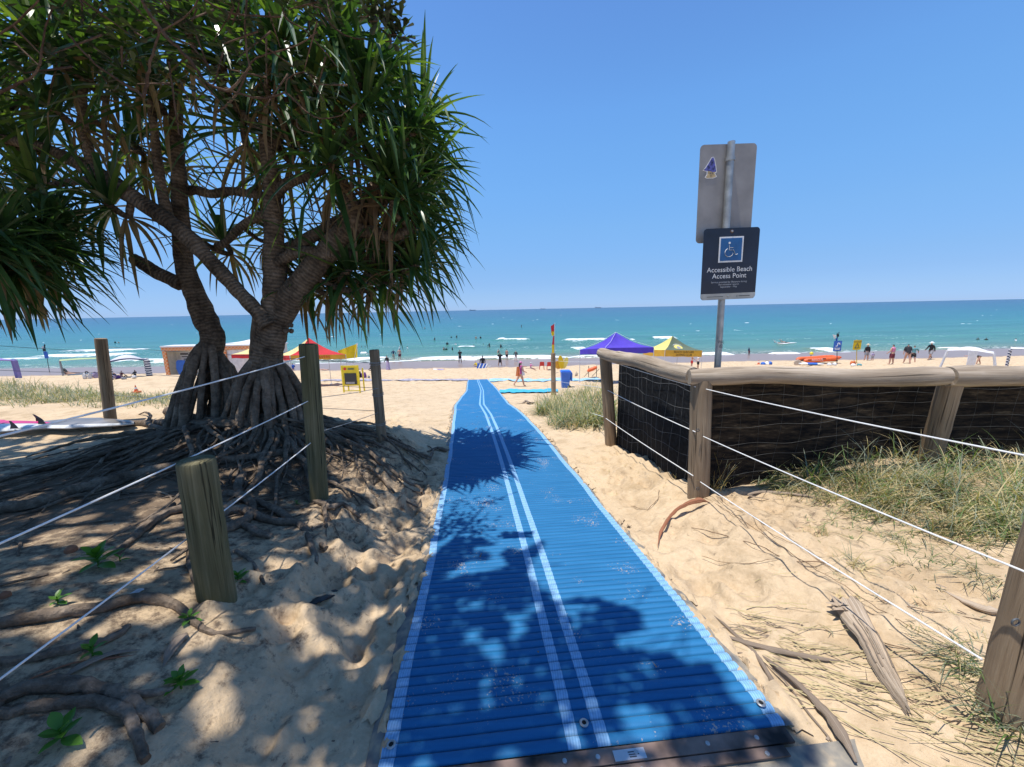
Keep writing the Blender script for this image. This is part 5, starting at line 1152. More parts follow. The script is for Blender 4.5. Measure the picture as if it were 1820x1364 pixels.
# ---------------------------------------------------------------- surfboards
M['boardwhite'] = plain('board_white', (.72, .72, .70), .25, .06); M['pink'] = plain('board_pink', (.55, .03, .16), .35, .1); M['boardgrey'] = plain('board_grey', (.20, .185, .17), .35, .2, 4); M['fin'] = plain('fin_black', (.015, .02, .03), .35, .1)
def surfboard(c, L, wd, yaw, tilt, mats, label, fins=True, tailcol=None):
    Rm = Matrix.Rotation(yaw, 3, 'Z') @ Matrix.Rotation(tilt, 3, 'X'); t = thing('surfboard', c, label, 'surfboard', 'surfboards under the pandanus')
    def P(x, y, z): return Vector(c) + Rm @ Vector((x, y, z))
    xs = np.linspace(0, 1, 29)
    def half(q): return wd / 2 * (math.sin(math.pi * min(1, q * .5 / .42) * .5) ** .55 if q < .42 else (1 - ((q - .42) / .58) ** 2.4) ** .75)
    for nm, rin, rout, mi in (('deck', 0, .80, 0), ('rail_band', .80, 1.0, 1)):
        m = MB()
        for sgn in ((1, -1) if nm == 'rail_band' else (0,)):
            prof = [(rin, 1), ((rin + rout) / 2, .9), (rout, .72)] if sgn == 0 else None
            cross = [(-.8, .035), (-.4, .045), (0, .048), (.4, .045), (.8, .035), (.8, -.02), (.4, -.03), (0, -.03), (-.4, -.03), (-.8, -.02), (-.8, .035)] if sgn == 0 else [(.8 * sgn, .0352), (.93 * sgn, .022), (1.0 * sgn, .004), (.94 * sgn, -.012), (.8 * sgn, -.0202)]
            if nm == 'rail_band': m = MB()
            grid = []
            for q in xs:
                h = max(half(q), .02 * wd); rock = .10 * (q - .4) ** 2 * (1 if q > .4 else .4) * L * .25; tk = .35 + .65 * math.sin(math.pi * min(.98, max(.02, q))) ** .5
                grid.append([P((q - .5) * L, y * h, z * tk - rock) for y, z in cross])
            m.sheet(grid)
            m.build(nm, mats[mi] if sgn < 1 else M['boardwhite'], t)
    if fins:
        m = MB(); m.sheet([[P((q - .5) * L, y * max(half(q), .02 * wd), (.047 * (.35 + .65 * math.sin(math.pi * min(.98, max(.02, q))) ** .5) + .003) - .10 * (q - .4) ** 2 * (1 if q > .4 else .4) * L * .25) for y in (-.82, -.6, -.4, -.2)] for q in xs]); m.build('pink_band', M['pink'], t)
        for x, y in ((.06, 0), (.15, .6), (.15, -.6)):
            ol = [(0, 0), (.10, 0), (.075, .04), (.02, .10), (.0, .105), (.015, .05)]; b_ = P((x - .5) * L, y * wd / 2, .03)
            m = MB(); m.slab([(-q[0] + .1, q[1]) for q in ol][::-1], b_, Rm @ Vector((1, 0, 0)), Rm @ Vector((0, .15 * (-1 if y > 0 else 1 if y < 0 else 0), 1)).normalized(), Rm @ Vector((0, 1, 0)), .008); m.build('fin', M['fin'], t, False)
    return t
g = G(110, 778); cB = Vector((g.x - 1.25, g.y + .10, g.z + .12)); surfboard(cB, 2.05, .50, math.pi + .06, R(-3), (M['boardwhite'], M['pink']), 'white surfboard with pink rail lying fins up at the left edge')
g = G(228, 768); cB = Vector((g.x - .8, g.y + .15, g.z + .09)); surfboard(cB, 1.6, .42, math.pi - .05, R(-1), (M['boardgrey'], M['boardgrey']), 'grey surfboard beyond the white one with pale edge', False)
# ---------------------------------------------------------------- people
SK = {'fair': (.55, .31, .22), 'tan': (.38, .20, .13), 'brown': (.20, .11, .075)}
def cm(name, c, rough=.7):
    if name not in M: M[name] = plain(name, c, rough, .12, 12)
    return M[name]
for k, v in SK.items(): cm('skin_' + k, v, .5)
CL = {'black': (.018, .018, .022), 'navy': (.02, .03, .09), 'charcoal': (.045, .045, .05), 'white': (.75, .75, .74), 'grey': (.3, .3, .32), 'lilac': (.42, .36, .55), 'pink': (.65, .22, .38), 'magenta': (.40, .05, .22), 'orange': (.72, .20, .06),
      'red': (.55, .03, .03), 'yellow': (.75, .55, .03), 'blue': (.04, .14, .5), 'maroon': (.16, .02, .04), 'teal': (.12, .3, .32), 'straw': (.62, .52, .34), 'purple': (.16, .06, .25), 'sand': (.5, .4, .3), 'green': (.1, .25, .1)}
for k, v in CL.items(): cm('cloth_' + k, v, .8)
for k, v in {'dark': (.02, .014, .01), 'brown': (.07, .035, .02), 'blond': (.35, .22, .1)}.items(): cm('hair_' + k, v, .6)
def rotx(v, a): c, s = math.cos(a), math.sin(a); return Vector((v[0], v[1] * c - v[2] * s, v[1] * s + v[2] * c))
def skeleton(torso=0, legs=((0, 0), (0, 0)), arms=((0, .12, .15), (0, .12, .15)), head=0, spread=.045, fat=1.0, kneel=False):
    """unit height, facing +y. torso: forward bend; legs: (forward swing, knee bend) left/right; arms: (forward swing, outward, elbow bend)"""
    J = {}; pel = Vector((0, 0, .53)); J['pelvis'] = (pel, .078 * fat, .058 * fat)
    def up(v): return pel + rotx(Vector(v) - pel, -torso)
    J['spine'] = (up((0, 0, .63)), .070 * fat, .05 * fat); J['chest'] = (up((0, 0, .745)), .084 * fat, .058 * fat); J['neck'] = (up((0, -.004, .845)), .027, .027)
    nk = up((0, -.004, .845)); hd = rotx(Vector((0, .006, .055)), -torso * .5 - head); ht = rotx(Vector((0, .006, .112)), -torso * .5 - head)
    J['head'] = (nk + hd, .042, .048); J['crown'] = (nk + ht, .036, .044); J['nose'] = (nk + rotx(Vector((0, .056, .052)), -torso * .5 - head), .008, .008)
    for i, s in enumerate((-1, 1)):
        n_ = 'LR'[i]; sh = up((s * .098, 0, .80)); J['sh' + n_] = (sh, .036, .036); sw, out, eb = arms[i]
        def ad(l, a): v = Vector((s * math.sin(out) * l, 0, -math.cos(out) * l)); return rotx(v, a)
        el = sh + ad(.165, sw - 0); J['el' + n_] = (el, .026, .026); f = Vector((s * math.sin(out) * .4 * .14, 0, -math.cos(out * .4) * .14)); wr = el + rotx(f, sw + eb); J['wr' + n_] = (wr, .017, .017)
        J['ha' + n_] = (wr + rotx(Vector((0, 0, -.055)), sw + eb), .018, .012)
        hp = Vector((s * (.05), 0, .50)); lsw, kb = legs[i]; kn = hp + rotx(Vector((s * spread * .4, 0, -.245)), lsw); an = kn + rotx(Vector((s * spread * .4, 0, -.215)), lsw - kb)
        J['hp' + n_] = (hp, .058 * fat, .058 * fat); J['kn' + n_] = (kn, .036, .038); J['an' + n_] = (an, .021, .024)
        J['to' + n_] = (an + rotx(Vector((0, .085, -.022)), min(0, lsw - kb) * .6), .022, .014)
        J['ca' + n_] = (kn.lerp(an, .35), .036, .038)
    E = [('pelvis', 'spine'), ('spine', 'chest'), ('chest', 'neck'), ('neck', 'head'), ('head', 'crown'), ('head', 'nose')]
    for n_ in 'LR': E += [('chest', 'sh' + n_), ('sh' + n_, 'el' + n_), ('el' + n_, 'wr' + n_), ('wr' + n_, 'ha' + n_), ('pelvis', 'hp' + n_), ('hp' + n_, 'kn' + n_), ('kn' + n_, 'ca' + n_), ('ca' + n_, 'an' + n_), ('an' + n_, 'to' + n_)]
    return J, E
TAG = {('pelvis', 'spine'): 'belly', ('spine', 'chest'): 'torso', ('chest', 'neck'): 'torso', ('neck', 'head'): 'head', ('head', 'crown'): 'head', ('head', 'nose'): 'face'}
for n_ in 'LR': TAG.update({('chest', 'sh' + n_): 'torso', ('sh' + n_, 'el' + n_): 'uarm', ('el' + n_, 'wr' + n_): 'farm', ('wr' + n_, 'ha' + n_): 'hand', ('pelvis', 'hp' + n_): 'hips', ('hp' + n_, 'kn' + n_): 'thigh', ('kn' + n_, 'ca' + n_): 'shin', ('ca' + n_, 'an' + n_): 'shin', ('an' + n_, 'to' + n_): 'foot'})
WEAR = {'tee': ('torso', 'belly', 'uarm'), 'rashie': ('torso', 'belly', 'uarm', 'farm'), 'shorts': ('hips', 'thigh'), 'swimsuit': ('torso', 'belly', 'hips'), 'bottoms': ('hips',), 'singlet': ('torso', 'belly'), 'leggings': ('hips', 'thigh', 'shin'), 'bra': ('torso',)}
JOBS = []
def person(pos, height, yaw, label, skin='fair', hair='brown', wear=(), hat=None, lie=0, group=None, drop=0.0, skirt=None, longhair=False, **pose):
    J, E = skeleton(**pose)
    names = list(J); me = bpy.data.meshes.new('skeleton'); me.from_pydata([J[n][0] for n in names], [(names.index(a), names.index(b)) for a, b in E], [])
    o = bpy.data.objects.new('skeleton', me); col.objects.link(o); sk = o.modifiers.new('Skin', 'SKIN'); sk.use_smooth_shade = True
    for i, n in enumerate(names):
        d = me.skin_vertices[0].data[i]; d.radius = (J[n][1], J[n][2]); d.use_root = (n == 'pelvis')
    s2 = o.modifiers.new('Sub', 'SUBSURF'); s2.levels = s2.render_levels = 1
    JOBS.append(dict(o=o, J=J, E=E, pos=Vector(pos), h=height, yaw=yaw, label=label, skin=skin, hair=hair, wear=wear, hat=hat, lie=lie, group=group, drop=drop, skirt=skirt, longhair=longhair))
def finish_people():
    bpy.context.view_layer.update(); dg = bpy.context.evaluated_depsgraph_get()
    for j in JOBS:
        ev = j['o'].evaluated_get(dg); me = bpy.data.meshes.new_from_object(ev)
        V = np.empty(len(me.vertices) * 3); me.vertices.foreach_get('co', V); V = V.reshape(-1, 3)
        Nn = np.empty(len(me.vertices) * 3); me.vertices.foreach_get('normal', Nn); Nn = Nn.reshape(-1, 3)
        J, E = j['J'], j['E']; best = np.full(len(V), 9.); tag = np.zeros(len(V), int); tags = []
        for e in E:
            a = np.array(J[e[0]][0]); b = np.array(J[e[1]][0]); ab = b - a; t = np.clip(((V - a) @ ab) / max(1e-9, ab @ ab), 0, 1); rr_ = J[e[0]][1] * (1 - t) + J[e[1]][1] * t
            d = np.linalg.norm(V - (a + t[:, None] * ab), axis=1) / rr_; tags.append(TAG[e]); k = d < best; best[k] = d[k]; tag[k] = len(tags) - 1
        tg = np.array(tags)[tag]
        low = min(V[:, 2]); Rm = Matrix.Rotation(j['yaw'], 3, 'Z') @ Matrix.Rotation(j['lie'], 3, 'X'); Rn = np.array(Rm)
        Wd = (V @ Rn.T) * j['h']; base = -Wd[:, 2].min() if not j['drop'] else -j['drop'] * j['h']
        Wd[:, 2] += base
        me.vertices.foreach_set('co', Wd.ravel().astype(np.float32)); me.materials.clear(); me.materials.append(M['skin_' + j['skin']]); me.name = 'person'
        bo = bpy.data.objects.new('person', me); col.objects.link(bo); bo.location = j['pos']; OO[bo.name] = j['pos'].copy(); T(bo, j['label'], 'person', j['group'])
        me.polygons.foreach_set('use_smooth', [True] * len(me.polygons)); me.update()
        WN = Nn @ Rn.T
        polys = [tuple(p.vertices) for p in me.polygons]
        def shell(name, sel, off, mat):
            idx = {}; Vv = []; Ff = []
            for p in polys:
                if sum(sel[v] for v in p) >= len(p) - 1:
                    f = []
                    for v in p:
                        if v not in idx: idx[v] = len(Vv); Vv.append(tuple(Wd[v] + WN[v] * off * j['h']))
                        f.append(idx[v])
                    Ff.append(tuple(f))
            if not Ff: return
            m2 = bpy.data.meshes.new(name); m2.from_pydata(Vv, [], Ff); m2.materials.append(mat); m2.polygons.foreach_set('use_smooth', [True] * len(Ff)); o2 = bpy.data.objects.new(name, m2); col.objects.link(o2); o2.parent = bo; OO[o2.name] = OO[bo.name]
        def loc(v): return Rm @ (Vector(v) * j['h']) + Vector((0, 0, base))
        hd = np.array(J['head'][0]); cr = np.array(J['crown'][0])
        fwd = np.array(J['nose'][0]) - hd; fwd = fwd / np.linalg.norm(fwd); upv = (cr - hd) / np.linalg.norm(cr - hd); rel = V - hd
        hs = np.isin(tg, ['head', 'face']) & (((rel @ upv) > .022) | ((rel @ fwd) < -.008)) & ((rel @ upv) > -.035)
        shell('hair', hs, .008, M['hair_' + j['hair']])
        if j['longhair']:
            mb = MB(); p0 = Vector(hd) - Vector(fwd) * .035; q = [loc(p0 + Vector(upv) * .03), loc(p0 - Vector(fwd) * .015 - Vector(upv) * .05), loc(p0 - Vector(fwd) * .01 - Vector(upv) * .13)]; mb.tube(q, [.03 * j['h'], .036 * j['h'], .016 * j['h']], 8); mb.v = [tuple(Vector(v) + j['pos']) for v in mb.v]; mb.build('long_hair', M['hair_' + j['hair']], bo)
        for kind, colr in j['wear']:
            s_ = np.isin(tg, WEAR[kind])
            if kind == 'shorts': s_ &= ~((tg == 'thigh') & (best > 0) & (np.abs(V[:, 2] - J['knL'][0].z) < .05) & (j['lie'] == 0))
            shell(kind if kind not in ('tee', 'bottoms') else {'tee': 'shirt', 'bottoms': 'swim_briefs'}[kind], s_, {'shorts': .016, 'tee': .013}.get(kind, .007), M['cloth_' + colr])
        if j['skirt']:
            colr, l0, l1, flare = j['skirt']; mb = MB(); mb.lathe((0, 0, 0), [(.082, -l0), (.09 + flare * .5, -(l0 + l1) / 2), (.09 + flare, -l1), (.085 + flare, -l1)], 14); pel = J['pelvis'][0]
            mb.v = [tuple(loc(Vector(v) * 1.0 + Vector((pel.x, pel.y, .62))) + j['pos']) for v in mb.v]; mb.build('wrap_skirt', M['cloth_' + colr], bo)
        if j['hat']:
            kind, colr = j['hat']; top = Vector(hd) + Vector(upv) * .028; mb = MB(); U_ = Vector(upv)
            prof = [(.115, .0), (.118, .004), (.055, .016), (.052, .06), (.036, .078), (.006, .083)] if kind == 'wide' else [(.052, .0), (.054, .03), (.045, .055), (.02, .068), (.004, .07)]
            mb.lathe((0, 0, 0), prof, 16, axis=U_); 
            if kind == 'cap': mb.box(Vector(fwd) * .075 + U_ * .012, (.07, .06, .008))
            mb.v = [tuple(loc(Vector(v) + top) + j['pos']) for v in mb.v]; mb.build('hat', M['cloth_' + colr], bo)
    for j in JOBS:
        me = j['o'].data; bpy.data.objects.remove(j['o']); bpy.data.meshes.remove(me)
def P_(px, py, pxh, label, yaw=0, sea=False, **k):
    """a standing person whose feet are seen at px,py and who is pxh pixels tall"""
    g = S(px, py) if sea else G(px, py); h = pxh * depth(g) / FPX
    person(g, h, R(yaw), label, **k)
STAND = dict(legs=((.03, .03), (-.04, .03)))
WALK = dict(legs=((.42, .12), (-.35, .3)), arms=((-.35, .15, .2), (.4, .15, .35)))
P_(690, 657, 27, 'person in black top and long lilac skirt on wet sand, bent slightly', 160, wear=(('rashie', 'black'),), hair='dark', skirt=('lilac', .02, .60, .05), torso=.15, arms=((.3, .35, .4), (.3, .1, .4)), longhair=False, legs=((.15, .05), (-.1, .05)))
P_(700, 640, 19, 'person in dark long sleeves at the surf edge with arms held out', 0, wear=(('rashie', 'navy'), ('shorts', 'sand')), skin='tan', hair='dark', arms=((0, .6, .1), (0, .6, .1)), legs=((.1, .05), (-.15, .05)))
P_(711, 641, 22, 'bare-backed person in maroon trunks wading in at the surf edge', 0, wear=(('shorts', 'maroon'),), skin='fair', hair='dark', arms=((0, .5, .2), (0, .15, .1)), **STAND)
P_(818, 646, 25, 'person in long black clothes standing on the wet sand', 5, wear=(('rashie', 'black'), ('shorts', 'black')), skin='brown', hair='dark', arms=((.8, .1, 1.2), (.8, .1, 1.2)), **STAND)
P_(889, 651, 25, 'person in a black robe seen from behind with hands in front', 0, wear=(('rashie', 'black'),), skirt=('black', .0, .36, .02), skin='tan', hair='dark', fat=1.15, arms=((.7, .35, 1.5), (.7, .35, 1.5)), legs=((.05, .02), (-.05, .02)), spread=.09)
P_(901, 641, 21, 'slim bare-chested person in black trunks beside the black robe', -20, wear=(('shorts', 'black'),), skin='fair', hair='dark', **STAND)
P_(917, 643, 21, 'person in black bending with one hand on the knee', 0, wear=(('rashie', 'charcoal'), ('bottoms', 'black')), skin='fair', hair='dark', torso=.45, arms=((.3, .35, .2), (.4, .2, .4)), legs=((.1, .15), (-.1, .1)))
P_(925, 688, 46, 'woman in pink swimsuit and orange wrap striding over the sand with outstretched arm', -62, wear=(('swimsuit', 'magenta'),), skin='fair', hair='brown', longhair=True, torso=.06, fat=1.15,
   arms=((1.35, .1, .15), (.2, .2, .9)), legs=((-.45, .25), (.3, .1)), hat=('cap', 'pink'))
gw = G(925, 688); hw = 46 * depth(gw) / FPX
m = MB()
for s_, x0, w_ in ((0, -.14, .13), (1, .13, .10)):
    c0 = gw + Vector((x0 * hw / 1.7, -.10, hw * .78)); grid = []
    for i in range(8):
        t = i / 7; grid.append([c0 + Vector(((j / 5 - .5) * w_ * (1 + .9 * t) * hw / 1.0 * .75 + .05 * s_ * t, .02 * math.sin(j * 2.2 + t), -t * hw * (.36 if s_ == 0 else .34))) for j in range(6)])
    m.sheet(grid, s_)
T(m.build('beach_wrap', [M['cloth_orange'], M['cloth_white']], None, True, gw), 'orange and white wrap hanging from the striding woman', 'wrap')
# the child held up by the woman
gc = at(943, 655, gw.y - .1)
person(gc, .72 * hw / 1.6 * 1.0, R(-80), 'small child in a pink top with white hat held up by the striding woman', skin='fair', hair='blond', wear=(('tee', 'pink'), ('bottoms', 'white')), hat=('cap', 'white'), legs=((1.4, .3), (1.2, .2)), arms=((.9, .2, .3), (.8, .2, .4)), drop=.47, torso=.1)
P_(1229, 655, 40 * .62, 'shirtless person with white cap beside the green and gold marquee', -90, wear=(('shorts', 'red'),), skin='fair', hair='dark', hat=('cap', 'white'), arms=((.4, .2, 1.0), (.3, .2, .9)), **STAND)
P_(1240, 657, 25, 'person in a singlet with black shorts facing the white-capped person', 90, wear=(('singlet', 'white'), ('shorts', 'black')), skin='fair', hair='dark', arms=((.5, .2, .9), (.1, .2, .3)), **STAND)
P_(1331, 632, 15, 'child in a navy rash shirt wading alone in the shallows', 30, wear=(('rashie', 'navy'), ('shorts', 'maroon')), skin='brown', hair='dark', torso=.2, **STAND)
P_(1539, 641, 30, 'person in a straw hat, black top and grey shorts holding a child by the hand', 0, wear=(('rashie', 'black'), ('shorts', 'grey')), skin='fair', hair='dark', hat=('wide', 'straw'), arms=((0, .3, .1), (0, .25, .1)), **STAND)
P_(1550, 641, 16, 'toddler in a pale top beside the straw-hatted person', 0, wear=(('tee', 'lilac'), ('shorts', 'grey')), skin='fair', hair='dark', arms=((0, .9, .1), (0, .5, .1)), **STAND)
P_(1583, 649, 37, 'slim person with bare back and maroon shorts facing the sea', 10, wear=(('bra', 'pink'), ('shorts', 'maroon')), skin='fair', hair='dark', arms=((0, .3, .8), (0, .1, .2)), **STAND)
P_(1611, 647, 36, 'broad person in black swimwear leaning over the path', -25, wear=(('tee', 'black'), ('bottoms', 'black')), skin='fair', hair='dark', fat=1.25, torso=.28, arms=((-.2, .25, .2), (.3, .2, .3)), legs=((.2, .1), (-.2, .1)))
P_(1621, 645, 32, 'person in grey top and black shorts half hidden by the broad person', -30, wear=(('tee', 'teal'), ('shorts', 'black')), skin='fair', hair='brown', arms=((.3, .4, .2), (.4, .6, .2)), legs=((.15, .1), (-.15, .1)))
P_(1652, 640, 33, 'walker in a white sun hat, black top and pale shorts', 95, wear=(('rashie', 'black'), ('shorts', 'grey')), skin='tan', hair='dark', hat=('wide', 'white'), torso=.1, **WALK)
P_(1738, 648, 30, 'person in dark swimwear bending under the white cabana', 70, wear=(('swimsuit', 'charcoal'),), skin='fair', hair='dark', torso=1.45, legs=((.35, .15), (-.3, .1)), arms=((1.2, .2, .2), (1.3, .2, .2)), fat=1.1)
# people sitting or lying
def sitter(px, py, pxh, label, yaw, lie=0, **k):
    g = G(px, py); h = pxh * depth(g) / FPX / .53; k.setdefault('legs', ((1.45, .9), (1.35, .8))); k.setdefault('arms', ((.5, .2, .5), (.5, .2, .5)))
    person(g, h, R(yaw), label, lie=lie, drop=(.47 if lie == 0 else 0), **k)
sitter(516, 672, 17, 'seated lifesaver in a yellow shirt and red cap seen from behind', 10, wear=(('tee', 'yellow'), ('shorts', 'red')), hair='brown', hat=('cap', 'red'))
sitter(507, 657, 9, 'small dark-haired person sitting on the sand beyond the lifesaver', 0, wear=(('tee', 'black'),), skin='tan', hair='dark')
sitter(521, 657, 12, 'person in blue with dark hair sitting just behind the lifesaver', 30, wear=(('tee', 'blue'),), hair='dark')
sitter(848, 652, 11, 'person in yellow sitting left of the blue beach tent', 60, wear=(('tee', 'yellow'),), hair='blond', torso=.5)
sitter(858, 648, 17, 'dark-haired person in black sitting behind the blue beach tent', 180, wear=(('rashie', 'black'),), hair='dark', skin='tan')
sitter(661, 659, 9, 'dark-clad person crouching on the sand beside the slim brown post', 90, wear=(('rashie', 'black'),), hair='dark', skin='brown', torso=.4)
sitter(119, 665, 16, 'person reclining in a beach chair under the green cabana', -70, wear=(('tee', 'charcoal'), ('shorts', 'charcoal')), hair='brown', torso=-.5, legs=((1.6, .1), (1.5, .1)))
sitter(168, 671, 24, 'person in black bending over white bags beside the green cabana', -70, wear=(('rashie', 'black'), ('shorts', 'maroon')), hair='dark', torso=1.1, arms=((1.2, .2, .2), (1.2, .2, .2)))
sitter(199, 672, 15, 'shirtless person sitting in the shade behind the far left post', 90, wear=(('shorts', 'navy'),), hair='dark', torso=.3)
sitter(216, 671, 13, 'dark-haired person sitting at the middle of the white cabana', -90, wear=(('bra', 'maroon'), ('bottoms', 'maroon')), hair='dark', torso=.2)
sitter(240, 669, 12, 'person in a low chair at the right end of the white cabana', 90, wear=(('tee', 'charcoal'),), hair='dark', torso=-.2)
def lier(px, py, pxl, label, yaw, **k):
    g = G(px, py); h = pxl * depth(g) / FPX; k.setdefault('legs', ((.0, .02), (.0, .02))); person(g, h, R(yaw), label, lie=R(86), **k)
lier(790, 657, 24, 'sunbather in a pale suit lying on the sand before the surf', -82, wear=(('rashie', 'white'), ('leggings', 'lilac')), hair='blond')
lier(584, 658, 20, 'sunbather lying face down on the sand behind the tall mossy post', -86, wear=(('bottoms', 'white'),), hair='dark', skin='fair', )
# bathers in the sea, only partly out of the water
SW = [(652, 606, 6, 'dark swimmer upright beyond the slim brown post'), (643, 617, 3, 'left of a pair of swimmers beside the yellow flag'), (649, 617, 3, 'right of a pair of swimmers beside the yellow flag'), (654, 631, 5, 'bather crouching by the white bodyboard'),
      (711, 624, 9, 'bather in a white cap waist deep behind the wading pair'), (724, 619, 4, 'lone swimmer right of the white-capped bather'), (755, 585, 4, 'swimmer farthest out, left of the middle'), (773, 605, 6, 'swimmer alone left of the main cluster'),
      (795, 614, 7, 'standing bather at the top left of the main cluster'), (789, 622, 6, 'left of two bathers crouching together'), (793, 622, 5, 'right of two bathers crouching together'), (804, 622, 6, 'dark bather right of the crouching two'), (810, 614, 5, 'bather above the short white wave'),
      (802, 600, 3, 'faint swimmer at the far left of the outer row'), (812, 601, 6, 'upright swimmer in the outer row above the short wave'), (846, 603, 6, 'left of two swimmers in the outer row'), (854, 602, 5, 'right of two swimmers in the outer row'),
      (842, 616, 4, 'swimmer in the foam of the short wave'), (859, 613, 3, 'swimmer right of the short wave'), (870, 616, 7, 'broad-shouldered bather waist deep'), (890, 618, 7, 'bather behind the black robe, farther one'), (886, 628, 8, 'bather behind the black robe, nearer one'),
      (927, 582, 6, 'swimmer farthest out, right of the middle'), (205, 610, 4, 'left of two heads in the water at the left'), (211, 610, 3, 'right of two heads in the water at the left'), (1738, 603, 3, 'small dark head at the far right'),
      (1753, 604, 4, 'pale swimmer near the small dark head'), (1805, 607, 6, 'bather in white at the right edge')]
for i, (x, y, hpx, lab) in enumerate(SW):
    g = S(x, y); H_ = 1.68; vis = hpx * depth(g) / FPX; vis = min(1.1, max(.34, vis)); wear = (('rashie', 'black'),) if i % 3 else (('bottoms', 'black'),)
    if 'white' in lab and 'foam' not in lab: wear = (('rashie', 'white'),)
    person(g, H_, R(rnd.uniform(0, 360)), lab, skin=rnd.choice(('fair', 'tan', 'tan')), hair='dark', wear=wear, drop=(1 - vis / H_), hat=('cap', 'white') if 'white cap' in lab else None, arms=((rnd.uniform(0, .5), .3, .5), (rnd.uniform(0, .5), .4, .3)), group='bathers in the sea')

# ---------------------------------------------------------------- marquees, cabanas and beach gear
def M_(n, c, **k):
    if n not in M: M[n] = plain(n, c, k.get('rough', .6), k.get('var', .08), k.get('scale', 4))
    return M[n]
def fabric(n, c, tr=.25):
    if n in M: return M[n]
    m, nt, b = newmat(n); no = N(nt, 'ShaderNodeTexNoise', Scale=3.0, Detail=3.0, Vector=coords(nt, 'Object'))
    cc = ramp(nt, no.outputs[0], [(.3, tuple(x * .88 for x in c)), (.7, tuple(min(1, x * 1.08) for x in c))]); nt.links.new(cc, b.inputs['Base Color']); b.inputs['Roughness'].default_value = .75
    t_ = nt.nodes.new('ShaderNodeBsdfTranslucent'); nt.links.new(cc, t_.inputs[0]); mx = nt.nodes.new('ShaderNodeMixShader'); mx.inputs[0].default_value = tr
    nt.links.new(b.outputs[0], mx.inputs[1]); nt.links.new(t_.outputs[0], mx.inputs[2]); nt.links.new(mx.outputs[0], nt.nodes['Material Output'].inputs['Surface']); M[n] = m; return m
fabric('f_purple', (.10, .06, .52)); fabric('f_red', (.62, .03, .04)); fabric('f_paleyellow', (.80, .66, .30)); fabric('f_yellow', (.80, .58, .02)); fabric('f_gold', (.72, .42, .05)); fabric('f_green', (.13, .17, .115)); fabric('f_lemon', (.82, .72, .22)); fabric('f_white', (.82, .82, .83), .3)
fabric('f_palegreen', (.55, .68, .34), .4); fabric('f_palewhite', (.72, .74, .84), .4); fabric('f_violet', (.36, .30, .62), .3); fabric('f_black', (.012, .012, .02), .05); fabric('f_blue', (.03, .12, .48), .2)
M_('pole', (.55, .56, .57), rough=.35); M_('bluepaint', (.03, .13, .48)); M_('binblue', (.035, .16, .60), rough=.4); M_('redplastic', (.62, .03, .03), rough=.4); M_('orangecone', (.75, .13, .03), rough=.5); M_('yellowpaint', (.78, .62, .03), rough=.4); M_('board_dark', (.03, .035, .04)); M_('creampanel', (.62, .61, .56)); M_('whitepanel', (.68, .68, .69))
def marquee(name, c, a, b, yaw, eave, rise, fabs, vals, label, vh=.30, legs_w=.02, slope=True, mark=None):
    c = Vector(c); ca, sa = math.cos(yaw), math.sin(yaw)
    def W2(x, y): return Vector((c.x + x * ca - y * sa, c.y + x * sa + y * ca, 0))
    cor = []
    for x, y in ((-a / 2, -b / 2), (a / 2, -b / 2), (a / 2, b / 2), (-a / 2, b / 2)): p = W2(x, y); g_ = gz(p.x, p.y); cor.append((Vector((p.x, p.y, g_)), Vector((p.x, p.y, g_ + eave))))
    top = sum((q[1] for q in cor), Vector()) / 4 + Vector((0, 0, rise)); t = thing(name, (c.x, c.y, gz(c.x, c.y)), label, 'marquee', 'marquees on the beach')
    for k in range(4):
        A, B = cor[k][1], cor[(k + 1) % 4][1]; grid = []
        for i in range(9):
            u = i / 8; row = []
            for j in range(7):
                v = j / 6; e = A.lerp(B, v); p = e.lerp(top, u); p.z -= .30 * rise * math.sin(math.pi * u) * (.55 + .45 * math.sin(math.pi * v)); row.append(p)
            grid.append(row)
        m = MB(); m.sheet(grid); m.build('canopy_panel', M[fabs[k]], t)
        dz = Vector((0, 0, -vh)); m = MB(); m.sheet([[A.lerp(B, j / 8) + dz * (i / 2) + Vector((0, 0, .02 * math.sin(j * 2.1) * i / 2)) for j in range(9)] for i in range(3)]); m.build('valance', M[vals[k]], t)
        m = MB(); m.tube([cor[k][0] - Vector((0, 0, .05)), cor[k][1]], legs_w, 8); m.build('leg', M['pole'], t)
        m = MB(); m.tube([q + Vector(((top - q).x, (top - q).y, 0)).normalized() * .12 - Vector((0, 0, dz_)) for q, dz_ in ((A, .05), (A.lerp(B, .5), .28), (B, .05))], .012, 5); m.build('truss', M['pole'], t)
        m = MB(); m.box(cor[k][0] + Vector((0, 0, .01)), (.14, .14, .02)); m.build('foot_plate', M['pole'], t)
    return t, cor, top
cP = at(1094, 612, 23.2); tP, corP, topP = marquee('marquee', (cP.x, 23.2, 0), 3.2, 3.0, R(17), 2.05, .98, ['f_purple'] * 4, ['f_purple'] * 4, 'purple pop-up marquee behind the seaward end of the log rail')
for k in range(4):
    m = MB(); m.tube([corP[k][1] + Vector((0, 0, .02)), corP[k][1].lerp(topP, .5) + Vector((0, 0, -.10)), topP + Vector((0, 0, .02))], .007, 5); m.build('seam', M['cloth_white'], tP)
cR = at(550, 612, 25.5); tR, corR, topR = marquee('marquee', (cR.x, 25.5, 0), 3.3, 3.3, R(44), 2.1, 1.15, ['f_red', 'f_paleyellow', 'f_red', 'f_paleyellow'], ['f_gold', 'f_red', 'f_gold', 'f_red'], 'red and yellow surf patrol marquee behind the tall mossy post')
for k, mt in ((3, 'f_paleyellow'), (0, 'f_red')):
    pass
